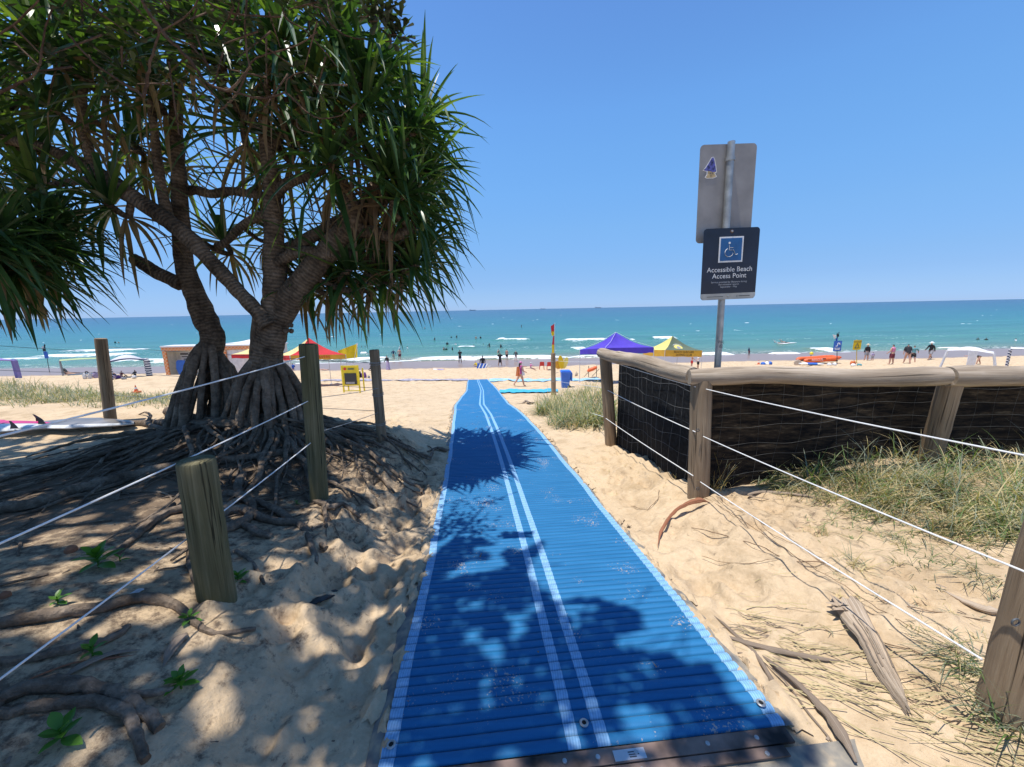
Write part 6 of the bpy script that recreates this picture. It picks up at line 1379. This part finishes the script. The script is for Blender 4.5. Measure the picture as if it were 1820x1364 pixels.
A, B = corR[3][1], corR[0][1]; lettering('LIFESAVERS', .26, A.lerp(B, .5) - Vector((0, 0, .15)), (B - A), (B - A).cross(Vector((0, 0, 1))), M['f_black'], tR, off=.02)
A, B = corR[0][1], corR[1][1]; lettering('LIFESAVERS', .26, A.lerp(B, .5) - Vector((0, 0, .15)), (B - A), (B - A).cross(Vector((0, 0, 1))), M['f_red'], tR, off=.02)
cY = at(464, 622, 31); marquee('marquee', (cY.x, 31, 0), 3.0, 3.0, R(10), 2.35, .95, ['f_paleyellow', 'f_paleyellow', 'f_paleyellow', 'f_paleyellow'], ['f_red'] * 4, 'marquee with pale yellow peak mostly hidden by the right trunk')
cW = at(410, 622, 33.5); marquee('marquee', (cW.x, 37, 0), 3.4, 3.4, R(0), 3.3, .5, ['f_white'] * 4, ['f_white'] * 4, 'low white marquee roof showing above the orange edged hire shed')
cG = at(1194, 622, 32); tG, corG, topG = marquee('marquee', (cG.x, 32, 0), 3.45, 3.0, R(14), 1.95, 1.15, ['f_green', 'f_lemon', 'f_green', 'f_lemon'], ['f_gold'] * 4, 'green and gold surf club marquee behind the log rail corner', vh=.52)
A, B = corG[0][1], corG[1][1]; ux_ = (B - A).normalized(); nn_ = ux_.cross(Vector((0, 0, 1)))
lettering('BEACH SURF LIFE', .24, A.lerp(B, .5) - Vector((0, 0, .15)), ux_, nn_, M['f_black'], tG, off=.03); lettering('SAVING CLUB', .24, A.lerp(B, .5) - Vector((0, 0, .38)), ux_, nn_, M['f_black'], tG, off=.03)
# club badge on the green panel
mid = A.lerp(B, .5); upn = (topG - mid); pc_ = mid.lerp(topG, .46) + Vector((0, 0, -.30 * 1.3 * .98)); n2 = ux_.cross(upn).normalized(); uy_ = n2.cross(ux_); n2 = n2 if n2.y < 0 else -n2; pc_ = pc_ + n2 * .06
m = MB(); m.slab([(.50, .34), (.22, .40), (0, .43), (-.22, .40), (-.50, .34), (-.42, .08), (-.40, 0), (-.42, -.08), (-.50, -.36), (-.2, -.42), (.2, -.42), (.50, -.36), (.42, -.08), (.40, 0), (.42, .08)], pc_, ux_, upn.normalized(), n2, .01); bd = m.build('badge', M['f_lemon'], tG, False)
m = MB(); m.tube([pc_ + n2 * .012 + ux_ * (.5 * math.cos(a)) + upn.normalized() * (.43 * math.sin(a)) for a in np.linspace(.6, 2.54, 12)], .022, 5); m.tube([pc_ + n2 * .012 + ux_ * (.55 * math.cos(a)) + upn.normalized() * (.45 * math.sin(a)) for a in np.linspace(3.8, 5.6, 12)], .022, 5); m.build('badge_ring', M['cloth_white'], bd)
m = MB(); m.lathe(pc_ + n2 * .008, [(.17, 0), (.17, .006)], 16, axis=n2); m.build('badge_shield', M['cloth_grey'], bd, False)
def cabana(px0, px1, pye, pyb, fabm, legm, label, arch=.35, D=None, stripes=None, legs=(0, 1, 2, 3), lean=0.0):
    g0 = G(px0, pyb); D = D or g0.y; a0 = at(px0, pye, D); a1 = at(px1, pye, D); w = (a1 - a0).length; dp = w * .9
    th_ = math.atan2((a0.x + a1.x) / 2, D); w *= math.cos(th_); dp = w * .8; ct, st_ = math.cos(th_), math.sin(th_); mid_ = (a0 + a1) / 2
    def LW(x, y, z): return Vector((mid_.x + x * ct + y * st_, mid_.y - x * st_ + y * ct, z))
    c_ = LW(0, dp / 2, 0); t = thing('beach_cabana', (c_.x, c_.y, gz(c_.x, c_.y)), label, 'cabana', 'cabanas on the beach')
    n_ = 10; grid = []
    for i in range(n_ + 1):
        v = i / n_ ; grid.append([LW((j / n_ - .5) * w, dp * v, (a0.z + (a1.z - a0.z) * j / n_) - .02 * v + arch * (math.sin(math.pi * j / n_) ** 1.3) * (.35 + .65 * math.sin(math.pi * v))) for j in range(n_ + 1)])
    m = MB(); m.sheet(grid); m.build('canopy', M[fabm], t)
    for k, (lx, ly, z) in enumerate(((-w / 2, 0, a0.z), (w / 2, 0, a1.z), (w / 2, dp, a1.z), (-w / 2, dp, a0.z))):
        if k not in legs: continue
        sgn = -1 if k in (0, 3) else 1; e = LW(lx + sgn * lean, ly, 0); e.z = gz(e.x, e.y); p = LW(lx, ly, z); m = MB(); n2_ = 14
        for i in range(n2_):
            q0, q1 = p.lerp(e, i / n2_), p.lerp(e, (i + 1) / n2_); m.box((q0 + q1) / 2, (.085, .085, (q0 - q1).length * .985), (i % 2) if stripes else 0)
        m.build('cloth_leg', [M[legm], M[stripes or legm]], t, False)
    m = MB(); m.tube([Vector(p) for p in grid[0]], .02, 5); m.build('rim_pole', M[stripes or legm], t); m = MB(); m.tube([Vector(p) for p in grid[-1]], .02, 5); m.build('rim_pole', M[stripes or legm], t)
    return t
cabana(-48, 27, 643, 674, 'f_violet', 'f_violet', 'violet cabana cut off by the left edge of the picture', .1)
cabana(106, 182, 640, 667, 'f_palegreen', 'cloth_grey', 'pale green arched cabana left of the far left post', .12)
cabana(190, 262, 642, 673, 'f_palewhite', 'cloth_white', 'white arched cabana with navy striped legs right of the far left post', .16, stripes='cloth_navy')
cabana(1682, 1766, 626, 658, 'f_white', 'f_white', 'white arched cabana over the bending person at the right', .35, lean=.25)
cabana(1792, 1905, 624, 656, 'f_white', 'f_white', 'cabana with navy striped leg cut off by the right edge', .15, stripes='cloth_navy')
m = MB(); gq = G(1725, 650); m.box(gq + Vector((0, 0, .75)), (.75, .05, 1.5)); T(m.build('beach_towel', M['f_white'], None, False, gq), 'white towel hanging from the white cabana', 'towel')
# orange edged hire shed
Dk = 31.5; k0, k1, kt, kb = at(288, 618, Dk), at(496, 618, Dk), at(288, 618, Dk).z, at(293, 683, Dk).z
def checkm():
    m, nt, b = newmat('orange_check_trim'); ck = N(nt, 'ShaderNodeTexChecker', Scale=7.0, Vector=coords(nt, 'Object')); nt.links.new(mixc(nt, ck.outputs[1], (.62, .17, .04), (.60, .36, .20)), b.inputs['Base Color']); return m
M['check'] = checkm(); kx0, kx1 = k0.x, k1.x; kh = kt - kb; km = at(398, 618, Dk).x; dpt = 1.1
ks = thing('hire_shed', ((kx0 + kx1) / 2, Dk + dpt / 2, kb), 'white beach hire shed with orange checked edging and one open bay', 'shed'); tw = .30
for nm, cc, sz in (('roof', ((kx0 + kx1) / 2, Dk + dpt / 2, kt + .06), (kx1 - kx0 + .2, dpt + .2, .10)), ('back_wall', ((kx0 + kx1) / 2, Dk + dpt, (kt + kb) / 2), (kx1 - kx0, .06, kh)), ('side_wall', (kx0 + .03, Dk + dpt / 2 + .02, (kt + kb) / 2), (.06, dpt - .1, kh - .02)), ('side_wall', (kx1 - .03, Dk + dpt / 2 + .02, (kt + kb) / 2), (.06, dpt - .1, kh - .02)), ('floor_panel', ((kx0 + kx1) / 2, Dk + dpt / 2, kb + .05), (kx1 - kx0 - .2, dpt - .2, .1))):
    m = MB(); m.box(cc, sz); m.build(nm, M['creampanel' if nm != 'roof' else 'whitepanel'], ks, False)
for cc, sz in ((((kx0 + kx1) / 2, Dk - .04, kt - tw / 2 + .03), (kx1 - kx0 + .1, .10, tw)), ((kx0 + tw / 2, Dk - .05, (kt + kb) / 2 - .15), (tw, .10, kh - .3)), ((km, Dk - .05, (kt + kb) / 2 - .15), (tw, .10, kh - .3)), ((kx1 - tw / 2, Dk - .05, (kt + kb) / 2 - .15), (tw, .10, kh - .3))):
    m = MB(); m.box(cc, sz); m.build('trim_board', M['check'], ks, False)
m = MB(); m.box(((km + kx1) / 2, Dk + .06, (kt + kb) / 2 - .1), (kx1 - km - tw, .05, kh - .4)); m.build('closed_panel', M['whitepanel'], ks, False)
m = MB(); m.box((kx0 + 4.2, Dk + .55, (kt + kb) / 2 - .1), (.05, 1.0, kh - .3)); m.build('partition', M['creampanel'], ks, False)
m = MB(); m.box((kx0 + .85, Dk + 1.05, kb + 2.1), (.8, .03, .8)); pn = m.build('notice_panel', M['whitepanel'], ks, False)
for z_, w_ in ((1.82, .7), (1.6, .5), (1.38, .25)): m = MB(); m.box((kx0 + .85, Dk + 1.02, kb + z_ + .55), (w_, .01, .07 if z_ < 1.8 else .14)); m.build('print_line', M['ink'], pn, False)
m = MB(); m.box((kx0 + 3.0, Dk + .9, kb + 1.75), (1.9, .25, .05)); m.build('shelf', M['board_dark'], ks, False)
m = MB(); bc = Vector((kx0 + 1.2, Dk + .2, kb + 1.15)); m.slab([(-.45, .70), (-.30, .80), (.22, .78), (.40, .55), (.5, -.70), (-.25, -.72), (-.52, .1)], bc, (1, 0, 0), (0, 0.05, 1), (0, -1, 0), .07); T(m.build('bodyboard', M['bluepaint'], None, False, bc), 'blue bodyboard standing in the open bay of the shed', 'bodyboard')
m = MB(); m.box((kx0 + 1.9, Dk + .1, kb + .32), (2.3, .5, .06)); bn = m.build('bench', M['f_lemon'], None, False, (kx0 + 1.9, Dk + .1, kb)); T(bn, 'low yellow topped bench at the foot of the open bay', 'bench')
for x_ in (-1, 1): m = MB(); m.box((kx0 + 1.9 + x_ * 1.0, Dk + .1, kb + .14), (.1, .4, .3)); m.build('leg', M['creampanel'], bn, False)
# flags and signs
def flagpole(px, pyt, pyb, label, flags, r=.025, mt='pole', name='flag_pole'):
    g = G(px, pyb); p = at(px, pyt, g.y); p.x = g.x + (p.x - g.x) * .4; t = thing(name, g, label, 'flag'); m = MB(); m.tube([g - Vector((0, 0, .2)), p], r, 8); m.build('pole', M[mt], t); return t, g, p
def cloth(t, corners, mt, name='flag_cloth', wave=.06):
    A, B, C_, D_ = [Vector(c) for c in corners]; grid = [[(A.lerp(B, j / 10)).lerp(D_.lerp(C_, j / 10), i / 6) + Vector((0, wave * math.sin(j * .9 + i * .3), 0)) for j in range(11)] for i in range(7)]; m = MB(); m.sheet(grid); return m.build(name, M[mt], t)
t, g, p = flagpole(986, 574, 665, 'tall red and yellow quartered patrol flags on a white pole', 0); s = depth(g) / FPX
def fl(x, y): return at(x, y, g.y - .03)
cloth(t, (fl(985, 576), fl(979, 580), fl(980, 592), fl(985, 589)), 'f_red'); cloth(t, (fl(985, 588), fl(979, 590), fl(981, 598), fl(985, 596)), 'f_yellow'); cloth(t, (fl(985, 597), fl(983, 598), fl(981, 613), fl(985, 613)), 'f_red'); cloth(t, (fl(985, 613), fl(981, 613), fl(981, 628), fl(985, 640)), 'f_yellow')
t, g, p = flagpole(608, 638, 681, 'yellow flag blowing left of its pole above the yellow notice board', 0)
t['label'] = 'leaning pole carrying a blowing yellow flag beside the yellow notice board'
m = MB(); m.tube([fl(608, 640), fl(638, 640)], .01, 5)
g2 = G(637, 678); m = MB(); m.tube([Vector((g2.x, g.y + .02, gz(g2.x, g.y) + .9)), at(636, 611, g.y)], .02, 6); m.build('pole', M['pole'], t)
cloth(t, (at(600, 624, g.y), at(635, 611, g.y), at(636, 636, g.y), at(607, 639, g.y)), 'f_yellow', wave=.08)
cloth(t, (at(633, 611, g.y - .03), at(636, 610, g.y - .03), at(636, 616, g.y - .03), at(634, 615, g.y - .03)), 'cloth_white', 'flag_corner', .0)
# A-frame notice board
g = G(626, 699); D = g.y; t = thing('notice_board', g, 'yellow framed notice board with dark panel standing on the sand', 'notice board'); w_ = 31 * depth(g) / FPX; hh = 50 * depth(g) / FPX; fr = Matrix.Rotation(R(4), 3, 'Z')
def bx(x, z, sx, sz, y=0, sy=.04): m = MB(); m.box(g + Vector((x * w_, y, z * hh)), (sx * w_, sy, sz * hh), rz=0); return m
for x_ in (-.46, .46): bx(x_, .5, .08, 1.0).build('leg', M['yellowpaint'], t, False); bx(x_, .42, .07, .84, .55).build('rear_leg', M['yellowpaint'], t, False)
bx(0, .97, .84, .05).build('top_bar', M['yellowpaint'], t, False); bx(0, .09, .84, .03).build('bottom_bar', M['yellowpaint'], t, False); pnl = bx(0, .61, .84, .68, .012, .02).build('board_panel', M['yellowpaint'], t, False)
dk = bx(0, .52, .68, .40, -.012, .012).build('chalk_panel', M['board_dark'], pnl, False); bx(-.04, .375, .5, .07, -.022, .006).build('chalk_writing', M['cloth_grey'], pnl, False); bx(.06, .87, .34, .05, -.022, .006).build('heading_line', M['f_green'], pnl, False)
m = MB(); m.lathe(g + Vector((-.28 * w_, -.012, .875 * hh)), [(.06 * w_ * 1.3, 0), (.06 * w_ * 1.3, .01)], 14, axis=(0, -1, 0)); m.build('round_emblem', M['redplastic'], pnl, False)
sitter(636, 661, 10, 'dark-haired person sitting just behind the yellow notice board', 180, wear=(('tee', 'charcoal'),), hair='dark', skin='tan')
# bags, cones, chairs, bin
def lump(px, py, wpx, hpx, mts, label, name='beach_bag', cat='bag', seed=0, n=3):
    g = G(px, py); k_ = depth(g) / FPX; r2 = random.Random(seed); t = thing(name, g, label, cat)
    for i in range(n):
        m = MB(); c_ = g + Vector(((i / max(1, n - 1) - .5) * wpx * k_ * .7 if n > 1 else 0, r2.uniform(-.1, .1), 0)); hh_ = hpx * k_ * r2.uniform(.7, 1); rr_ = wpx * k_ / (n + .6) * .75
        m.lathe(c_, [(rr_ * .8, 0), (rr_, hh_ * .3), (rr_ * .85, hh_ * .75), (rr_ * .35, hh_), (rr_ * .1, hh_ * 1.02)], 10); m.v = [(v[0] + r2.uniform(-.02, .02), v[1] + r2.uniform(-.02, .02), v[2]) for v in m.v]; m.build('bag_body', M[mts[i % len(mts)]], t)
    m = MB(); m.tube([g + Vector((math.cos(a) * wpx * k_ * .2, -.05, hpx * k_ * (.8 + .3 * math.sin(a)))) for a in np.linspace(0, math.pi, 8)], .012, 5); m.build('strap', M['cloth_black'], t); return t
lump(645, 672, 13, 12, ['cloth_black', 'cloth_purple', 'cloth_purple'], 'black and purple bags beside the yellow notice board', seed=1); lump(655, 672, 5, 4, ['cloth_grey'], 'small grey bag left of the slim brown post', seed=2, n=1)
lump(160, 673, 14, 12, ['cloth_white', 'cloth_white', 'cloth_lilac'], 'white bags heaped in front of the green cabana', seed=3); lump(228, 674, 12, 6, ['cloth_grey', 'cloth_white'], 'towels and bags under the white cabana', seed=4, n=2); lump(208, 673, 10, 8, ['cloth_lilac', 'cloth_purple'], 'lilac bags under the white cabana', seed=5, n=2)
lump(870, 654, 4, 4, ['cloth_white'], 'small white bag right of the blue beach tent', seed=6, n=1); lump(1362, 649, 19, 7, ['bluepaint', 'cloth_white', 'bluepaint'], 'blue and white bags behind the log rail', seed=7)
lump(1024, 668, 6, 7, ['cloth_sand'], 'brown bag beside the blue bin', seed=8, n=1); lump(1516, 648, 8, 8, ['cloth_orange'], 'orange bundle under the yellow warning sign', seed=9, n=2); lump(1521, 650, 13, 5, ['cloth_white', 'cloth_teal'], 'white and teal gear under the yellow warning sign', seed=10, n=2)
lump(1478, 650, 12, 5, ['cloth_white', 'cloth_white'], 'white gear at the foot of the blue warning sign', seed=12, n=2)
def cone(px, py, hpx, label):
    g = G(px, py); h = hpx * depth(g) / FPX; t = thing('traffic_cone', g, label, 'cone', 'traffic cones')
    m = MB(); m.box(g + Vector((0, 0, .02)), (h * .62, h * .62, .04)); m.build('base', M['orangecone'], t, False)
    for a, b_, mt in ((0.04, .5, 'orangecone'), (.5, .72, 'cloth_white'), (.72, 1.0, 'orangecone')): m = MB(); m.lathe(g, [(h * .24 * (1.08 - a), h * a), (h * .24 * (1.08 - b_), h * b_)], 14); m.build('cone_band', M[mt], t)
cone(243, 699, 15, 'orange cone with white band on the sand before the hire shed'); cone(1348, 649, 9, 'orange cone behind the log rail beside blue bags')
def chair(px, py, hpx, label, yaw=0):
    g = G(px, py); s = hpx * depth(g) / FPX / .8; t = thing('plastic_chair', g, label, 'chair', 'red plastic chairs'); Rz = Matrix.Rotation(yaw, 3, 'Z')
    def Q(x, y, z): return g + Rz @ (Vector((x, y, z)) * s)
    m = MB(); m.box(Q(0, 0, .43), (.46 * s, .44 * s, .04 * s), rz=yaw); m.build('seat', M['redplastic'], t, False)
    m = MB(); m.slab([(-.23, 0), (.23, 0), (.22, .36), (.15, .40), (-.15, .40), (-.22, .36)], Q(0, -.22, .44), Rz @ Vector((s, 0, 0)), Rz @ Vector((0, -.12 * s, s)), Rz @ Vector((0, -1, 0)), .03 * s); m.build('backrest', M['redplastic'], t, False)
    for x, y in ((-.2, -.2), (.2, -.2), (-.2, .2), (.2, .2)): m = MB(); m.tube([Q(x * 1.15, y * 1.15, 0), Q(x, y, .43)], .02 * s, 6); m.build('leg', M['redplastic'], t)
chair(963, 658, 14, 'red plastic chair, clear of the short brown post'); chair(976, 658, 14, 'red plastic chair partly hidden by the short brown post'); chair(516, 682, 18, 'red plastic chair under the seated lifesaver')
g = G(1005, 689); s = 32 * depth(g) / FPX / 1.05; t = thing('wheelie_bin', g, 'blue wheelie bin on the sand right of the short brown post', 'bin')
def bq(pts): return [g + Vector(p) * s for p in pts]
m = MB(); V = bq([(-.22, -.24, .02), (.16, -.24, .02), (.16, .2, .02), (-.22, .2, .02), (-.27, -.30, .95), (.27, -.30, .95), (.27, .28, .95), (-.27, .28, .95)]); m.add(V, [(0, 1, 2, 3), (0, 4, 5, 1), (1, 5, 6, 2), (2, 6, 7, 3), (3, 7, 4, 0)]); m.build('bin_body', M['binblue'], t, False)
m = MB(); m.box(g + Vector((.005, 0, .975)) * s, (.60 * s, .64 * s, .05 * s)); m.box(g + Vector((.005, 0, 1.02)) * s, (.50 * s, .54 * s, .05 * s)); m.build('lid', M['binblue'], t, False)
m = MB(); m.box(g + Vector((.31, -.02, .70)) * s, (.09 * s, .55 * s, .45 * s)); m.build('handle', M['bluepaint'], t, False)
for y_ in (-.26, .24): m = MB(); m.lathe(g + Vector((.19, y_, .10)) * s, [(.02 * s, -.03 * s), (.10 * s, -.03 * s), (.10 * s, .03 * s), (.02 * s, .03 * s)], 14, axis=(0, 1, 0)); m.build('wheel', M['board_dark'], t)
# rescue board on a stand, yellow rescue boards, blue tent
g = G(1052, 672); k_ = depth(g) / FPX; t = thing('rescue_board_rack', g, 'grey rack beneath the purple marquee holding an orange rescue tube', 'rack')
for x_ in (-6, 8): m = MB(); m.tube([g + Vector((x_ * k_, 0, 0)), g + Vector((x_ * k_, 0, 20 * k_))], .025, 6); m.build('upright', M['board_dark'], t); m = MB(); m.tube([g + Vector((x_ * k_ - .3, .2, 0)), g + Vector((x_ * k_ + .2, 0, 14 * k_))], .02, 6); m.build('brace', M['board_dark'], t)
m = MB(); p0, p1 = g + Vector((-9 * k_, -.12, 11 * k_)), g + Vector((8 * k_, -.12, 18 * k_)); m.tube([p0, p0.lerp(p1, .15), p0.lerp(p1, .5), p0.lerp(p1, .85), p1], [.05, .13, .15, .13, .05], 10); T(m.build('rescue_tube', M['orangecone'], None, True, g), 'orange rescue tube slung on the rack under the purple marquee', 'rescue tube')
g = G(1000, 656); k_ = depth(g) / FPX
for i, (dx, an, hpx, mt, lb) in enumerate(((-3, .1, 24, 'f_yellow', 'yellow rescue board standing upright behind the blue bin'), (5, -.22, 21, 'f_lemon', 'paler rescue board leaning right behind the blue bin'), (-8, .05, 14, 'f_gold', 'short gold gear bag stood left of the rescue boards'))):
    c_ = g + Vector((dx * k_, .1 * i, hpx * k_ / 2)); h_ = hpx * k_ / 2; m = MB(); m.slab([(.28 * math.sin(q) * (1 if i < 2 else 1.4), h_ * math.cos(q)) for q in np.linspace(0, 2 * math.pi, 22)[:-1]][::-1], c_, (math.cos(an), 0, -math.sin(an)), (math.sin(-an) * -1 * -1, 0, math.cos(an)), (0, -1, 0), .12); o = m.build('rescue_board', M[mt], None, True, c_); T(o, lb, 'rescue board')
g = G(856, 655); k_ = depth(g) / FPX; w_ = 18 * k_; m = MB(); m.slab([(-w_ / 2, 0), (w_ / 2, 0), (w_ * .46, 8 * k_), (-w_ * .4, 9 * k_)], g, (1, 0, 0), (0, .25, 1), (0, -1, 0), .04)
t = T(m.build('beach_shelter', M['f_blue'], None, False, g), 'small blue beach shelter with white bands near the waterline', 'shelter')
for a in (-.3, .05, .35): m = MB(); m.slab([(a * w_ - .06, 0), (a * w_ + .06, 0), (a * w_ + .3, 8 * k_), (a * w_ + .18, 8 * k_)], g + Vector((0, -.03, 0)), (1, 0, 0), (0, .25, 1), (0, -1, 0), .02); m.build('band', M['cloth_white'], t, False)
m = MB(); gp = S(646, 629); m.slab([(-.55, 0), (-.4, .25), (.4, .25), (.6, .08), (.4, -.1), (-.4, -.1)], gp + Vector((0, 0, .1)), (1, 0, 0), (0, .6, .8), (0, -.8, .6), .06); T(m.build('bodyboard', M['cloth_white'], None, True, gp), 'white bodyboard floating beside the crouching bather', 'bodyboard')
# rescue craft, paddlers
g = G(1455, 646); k_ = depth(g) / FPX; L = 68 * k_; t = thing('inflatable_boat', g, 'red inflatable rescue boat pulled up on the sand behind the rail', 'boat')
for y_ in (-.55, .55):
    m = MB(); m.tube([g + Vector((x * L - L / 2, y_ * (1 if x < .8 else (1.6 - x) * .9), .42 + .10 * L * .55 * x ** 2)) for x in np.linspace(0, 1, 14)], [.08] + [.24] * 11 + [.20, .08], 12); m.build('side_tube', M['orangecone'], t)
m = MB(); m.box(g + Vector((0, 0, .3)), (L * .8, .9, .12)); m.build('floor', M['board_dark'], t, False)
for x in (-.40, -.03): m = MB(); m.box(g + Vector((x * L, -.80, .50 + .1 * (x > -.1))), (.32, .03, .10)); m.build('grab_handle', M['board_dark'], t, False)
lettering('RESCUE', .34, g + Vector((-.20 * L, -.80, .50)), (1, 0, .03), (0, -1, 0), M['cloth_white'], t, off=.01)
m = MB(); gh = g + Vector((-.20 * L, .1, .95)); m.lathe(gh, [(.16, 0), (.17, .12), (.12, .24), (.02, .29)], 12); T(m.build('helmet', M['yellowpaint'], None, True, gh), 'yellow helmet resting on the red rescue boat', 'helmet')
sitter(1440, 642, 12, 'person in yellow beyond the red rescue boat', 180, wear=(('tee', 'yellow'),), hair='dark', skin='tan')
for i, (x, mt, lb) in enumerate(((1417, 'cloth_sand', 'pale wheel of the boat trolley'), (1440, 'bluepaint', 'blue and white surf ski lying before the rescue boat'))):
    g = G(x, 650)
    if i == 0: m = MB(); m.lathe(g + Vector((0, 0, .3)), [(.08, -.1), (.30, -.1), (.33, 0), (.30, .1), (.08, .1)], 16, axis=(.3, 1, 0)); T(m.build('trolley_wheel', M[mt], None, True, g), lb, 'wheel')
    else:
        o = thing('surf_ski', g, lb, 'surf ski')
        for k, (mt2, a, b_) in enumerate((('cloth_white', 0, .3), ('bluepaint', .3, .7), ('cloth_white', .7, 1))): m = MB(); m.tube([g + Vector((-1.1 + 2.4 * q, 0, .22 - .10 * q)) for q in np.linspace(a, b_, 5)], [.22 * math.sin(math.pi * min(.96, max(.06, q))) ** .5 for q in np.linspace(a, b_, 5)], 10, flat=.6); m.build('hull_section', M[mt2], o)
for i, (x, y, l, lb) in enumerate(((1390, 612, 2.2, 'paddler lying on a board, left of two beyond the shallows'), (1402, 611, 3.0, 'paddler lying on a board, right of two beyond the shallows'))):
    g = S(x, y); m = MB(); m.tube([g + Vector((q * l - l / 2, .1 * i, .06 + .05 * q)) for q in np.linspace(0, 1, 9)], [.03, .2, .26, .28, .28, .27, .24, .16, .03], 10, flat=.3); T(m.build('paddle_board', M['cloth_white'], None, True, g), ('white board under the left paddler', 'white board under the right paddler')[i], 'board'); person(g + Vector((.1, .1 * i, .1)), 1.65, R(-90), lb, lie=R(80), wear=(('shorts', 'black'),) if i else (('rashie', 'white'),), hair='dark', skin='fair', arms=((2.2, .2, .4), (2.2, .2, .4)))
def warn(px, pyt, pyb, bw, y0, y1, mt, label, flag=None, polem='board_dark', lean=0):
    g = G(px, pyb); top = at(px + lean, pyt, g.y); t = thing('warning_sign', g, label, 'sign', 'warning signs on poles'); m = MB(); m.tube([g - Vector((0, 0, .2)), top], .03, 8); m.build('pole', M[polem], t)
    def Z(y): f = (pyb - y) / (pyb - pyt); return g.lerp(top, f) + Vector((0, -.035, 0))
    c_ = (Z(y0) + Z(y1)) / 2; w_ = bw * depth(g) / FPX; h_ = (Z(y0) - Z(y1)).length; m = MB(); m.slab(rrect(w_, h_, .06, 3), c_, (1, 0, 0), (0, 0, 1), (0, -1, 0), .02); b_ = m.build('sign_board', M[mt], t, False); return t, g, c_, w_, h_, Z, b_
t, g, c_, w_, h_, Z, b_ = warn(1488, 592, 648, 14, 606, 624, 'bluepaint', 'blue warning sign with black and white flags near the rescue boat')
fy = g.y - .02; cloth(t, (at(1487, 596, fy), at(1480, 595, fy), at(1482, 603, fy), at(1486, 601, fy)), 'cloth_white'); cloth(t, (at(1492, 590, fy), at(1487, 596, fy), at(1488, 601, fy), at(1492, 597, fy)), 'f_black'); cloth(t, (at(1490, 600, fy), at(1485, 602, fy), at(1485, 607, fy), at(1489, 605, fy)), 'f_blue')
def strip(par, c_, x, z, sx, sz, mt, nm='print_line'): m = MB(); m.box(Vector(c_) + Vector((x, -.014, z)), (sx, .006, sz)); return m.build(nm, M[mt], par, False)
for z_, q in ((-.34, .60), (-.22, .72)): strip(b_, c_, 0, h_ * z_, w_ * q, h_ * .07, 'cloth_white')
m = MB(); m.tube([c_ + Vector((x * w_, -.02, z * h_)) for x, z in ((-.25, -.02), (-.05, .0), (-.02, .25), (.1, .3))], .03, 5); m.tube([c_ + Vector((x * w_, -.02, z * h_)) for x, z in ((.12, .12), (.22, .3), (.3, .1))], .03, 5); m.build('surfer_symbol', M['cloth_white'], b_)
t, g, c_, w_, h_, Z, b_ = warn(1523, 604, 646, 14, 605, 622, 'f_yellow', 'yellow warning sign with dark triangle near the orange bundle', polem='f_yellow')
lettering('DANGER', h_ * .26, c_ + Vector((0, 0, h_ * .33)), (1, 0, 0), (0, -1, 0), M['ink'], t, off=.014, sx=.8)
m = MB(); m.tube([c_ + Vector((x * w_, -.02, z * h_)) for x, z in ((-.28, -.30), (.28, -.30), (0, .18), (-.28, -.30))], .035, 5); m.build('triangle_symbol', M['ink'], b_)
t, g, c_, w_, h_, Z, b_ = warn(88, 612, 662, 7, 625, 637, 'bluepaint', 'leaning pole with small blue sign and dark flag at the far left', lean=-9)
fy = g.y - .02; cloth(t, (at(77, 616, fy), at(75, 615, fy), at(75, 620, fy), at(78, 619, fy)), 'cloth_white'); cloth(t, (at(79, 611, fy), at(78, 616, fy), at(79, 620, fy), at(80, 615, fy)), 'f_black')
cloth(t, (at(78, 619, fy), at(75, 621, fy), at(78, 625, fy), at(81, 624, fy)), 'f_black')
# beach matting strips crossing the sand
M['cyanmat'] = plain('cyan_matting', (.05, .42, .62), .6, .15, 6); M['palemat'] = plain('pale_blue_matting', (.33, .56, .70), .6, .2, 4); M['greymat'] = plain('faded_grey_matting', (.36, .33, .38), .8, .2, 5)
def strip_mat(px0, px1, py, wpx, mt, label, slope=0, edge=None):
    grid = []; 
    for i in range(5):
        row = []
        for j in range(25):
            x = px0 + (px1 - px0) * j / 24; g = G(x, py + slope * j / 24 + wpx * (i / 4 - .5) + (1.2 * math.sin(j * 1.1 + 1) * (i in (0, 4))) * .3); g.z += .05 + .008 * math.sin(j * 2.0); row.append(g)
        grid.append(row)
    m = MB(); m.sheet(grid[::-1]); return T(m.build('beach_matting', M[mt], None, True, grid[2][12]), label, 'matting', 'strips of matting across the beach')
strip_mat(869, 1078, 677, 4.5, 'palemat', 'pale blue matting strip running right from the end of the blue mat', -1); strip_mat(888, 992, 697, 6, 'cyanmat', 'bright cyan matting strip left of the short brown post', -1.5); strip_mat(556, 832, 677, 2.6, 'greymat', 'faded grey matting strip running left from the blue mat', -1)
g = G(944, 655); m = MB(); m.tube([g + Vector((-.9, 0, .05)), g + Vector((.9, .1, .06))], .05, 6, flat=.4); T(m.build('driftwood', M['driftwood'], None, True, g), 'dark stick on the sand behind the held up child', 'driftwood')
stick([(918, 718, 1), (928, 718, 1.2), (936, 716, 3), (942, 720, 3), (950, 717, 1.5), (956, 719, .8)], 'driftwood', 'driftwood', 'knobbly driftwood on the sand right of the mat', 'driftwood', 1.0)
stick([(748, 806, 1), (765, 803, 2), (778, 800, 5), (790, 804, 5), (800, 802, 2)], 'driftwood', 'root', 'dark bark piece at the left edge of the shaded mat', 'bark', .8)
finish_people()
bpy.context.view_layer.update()
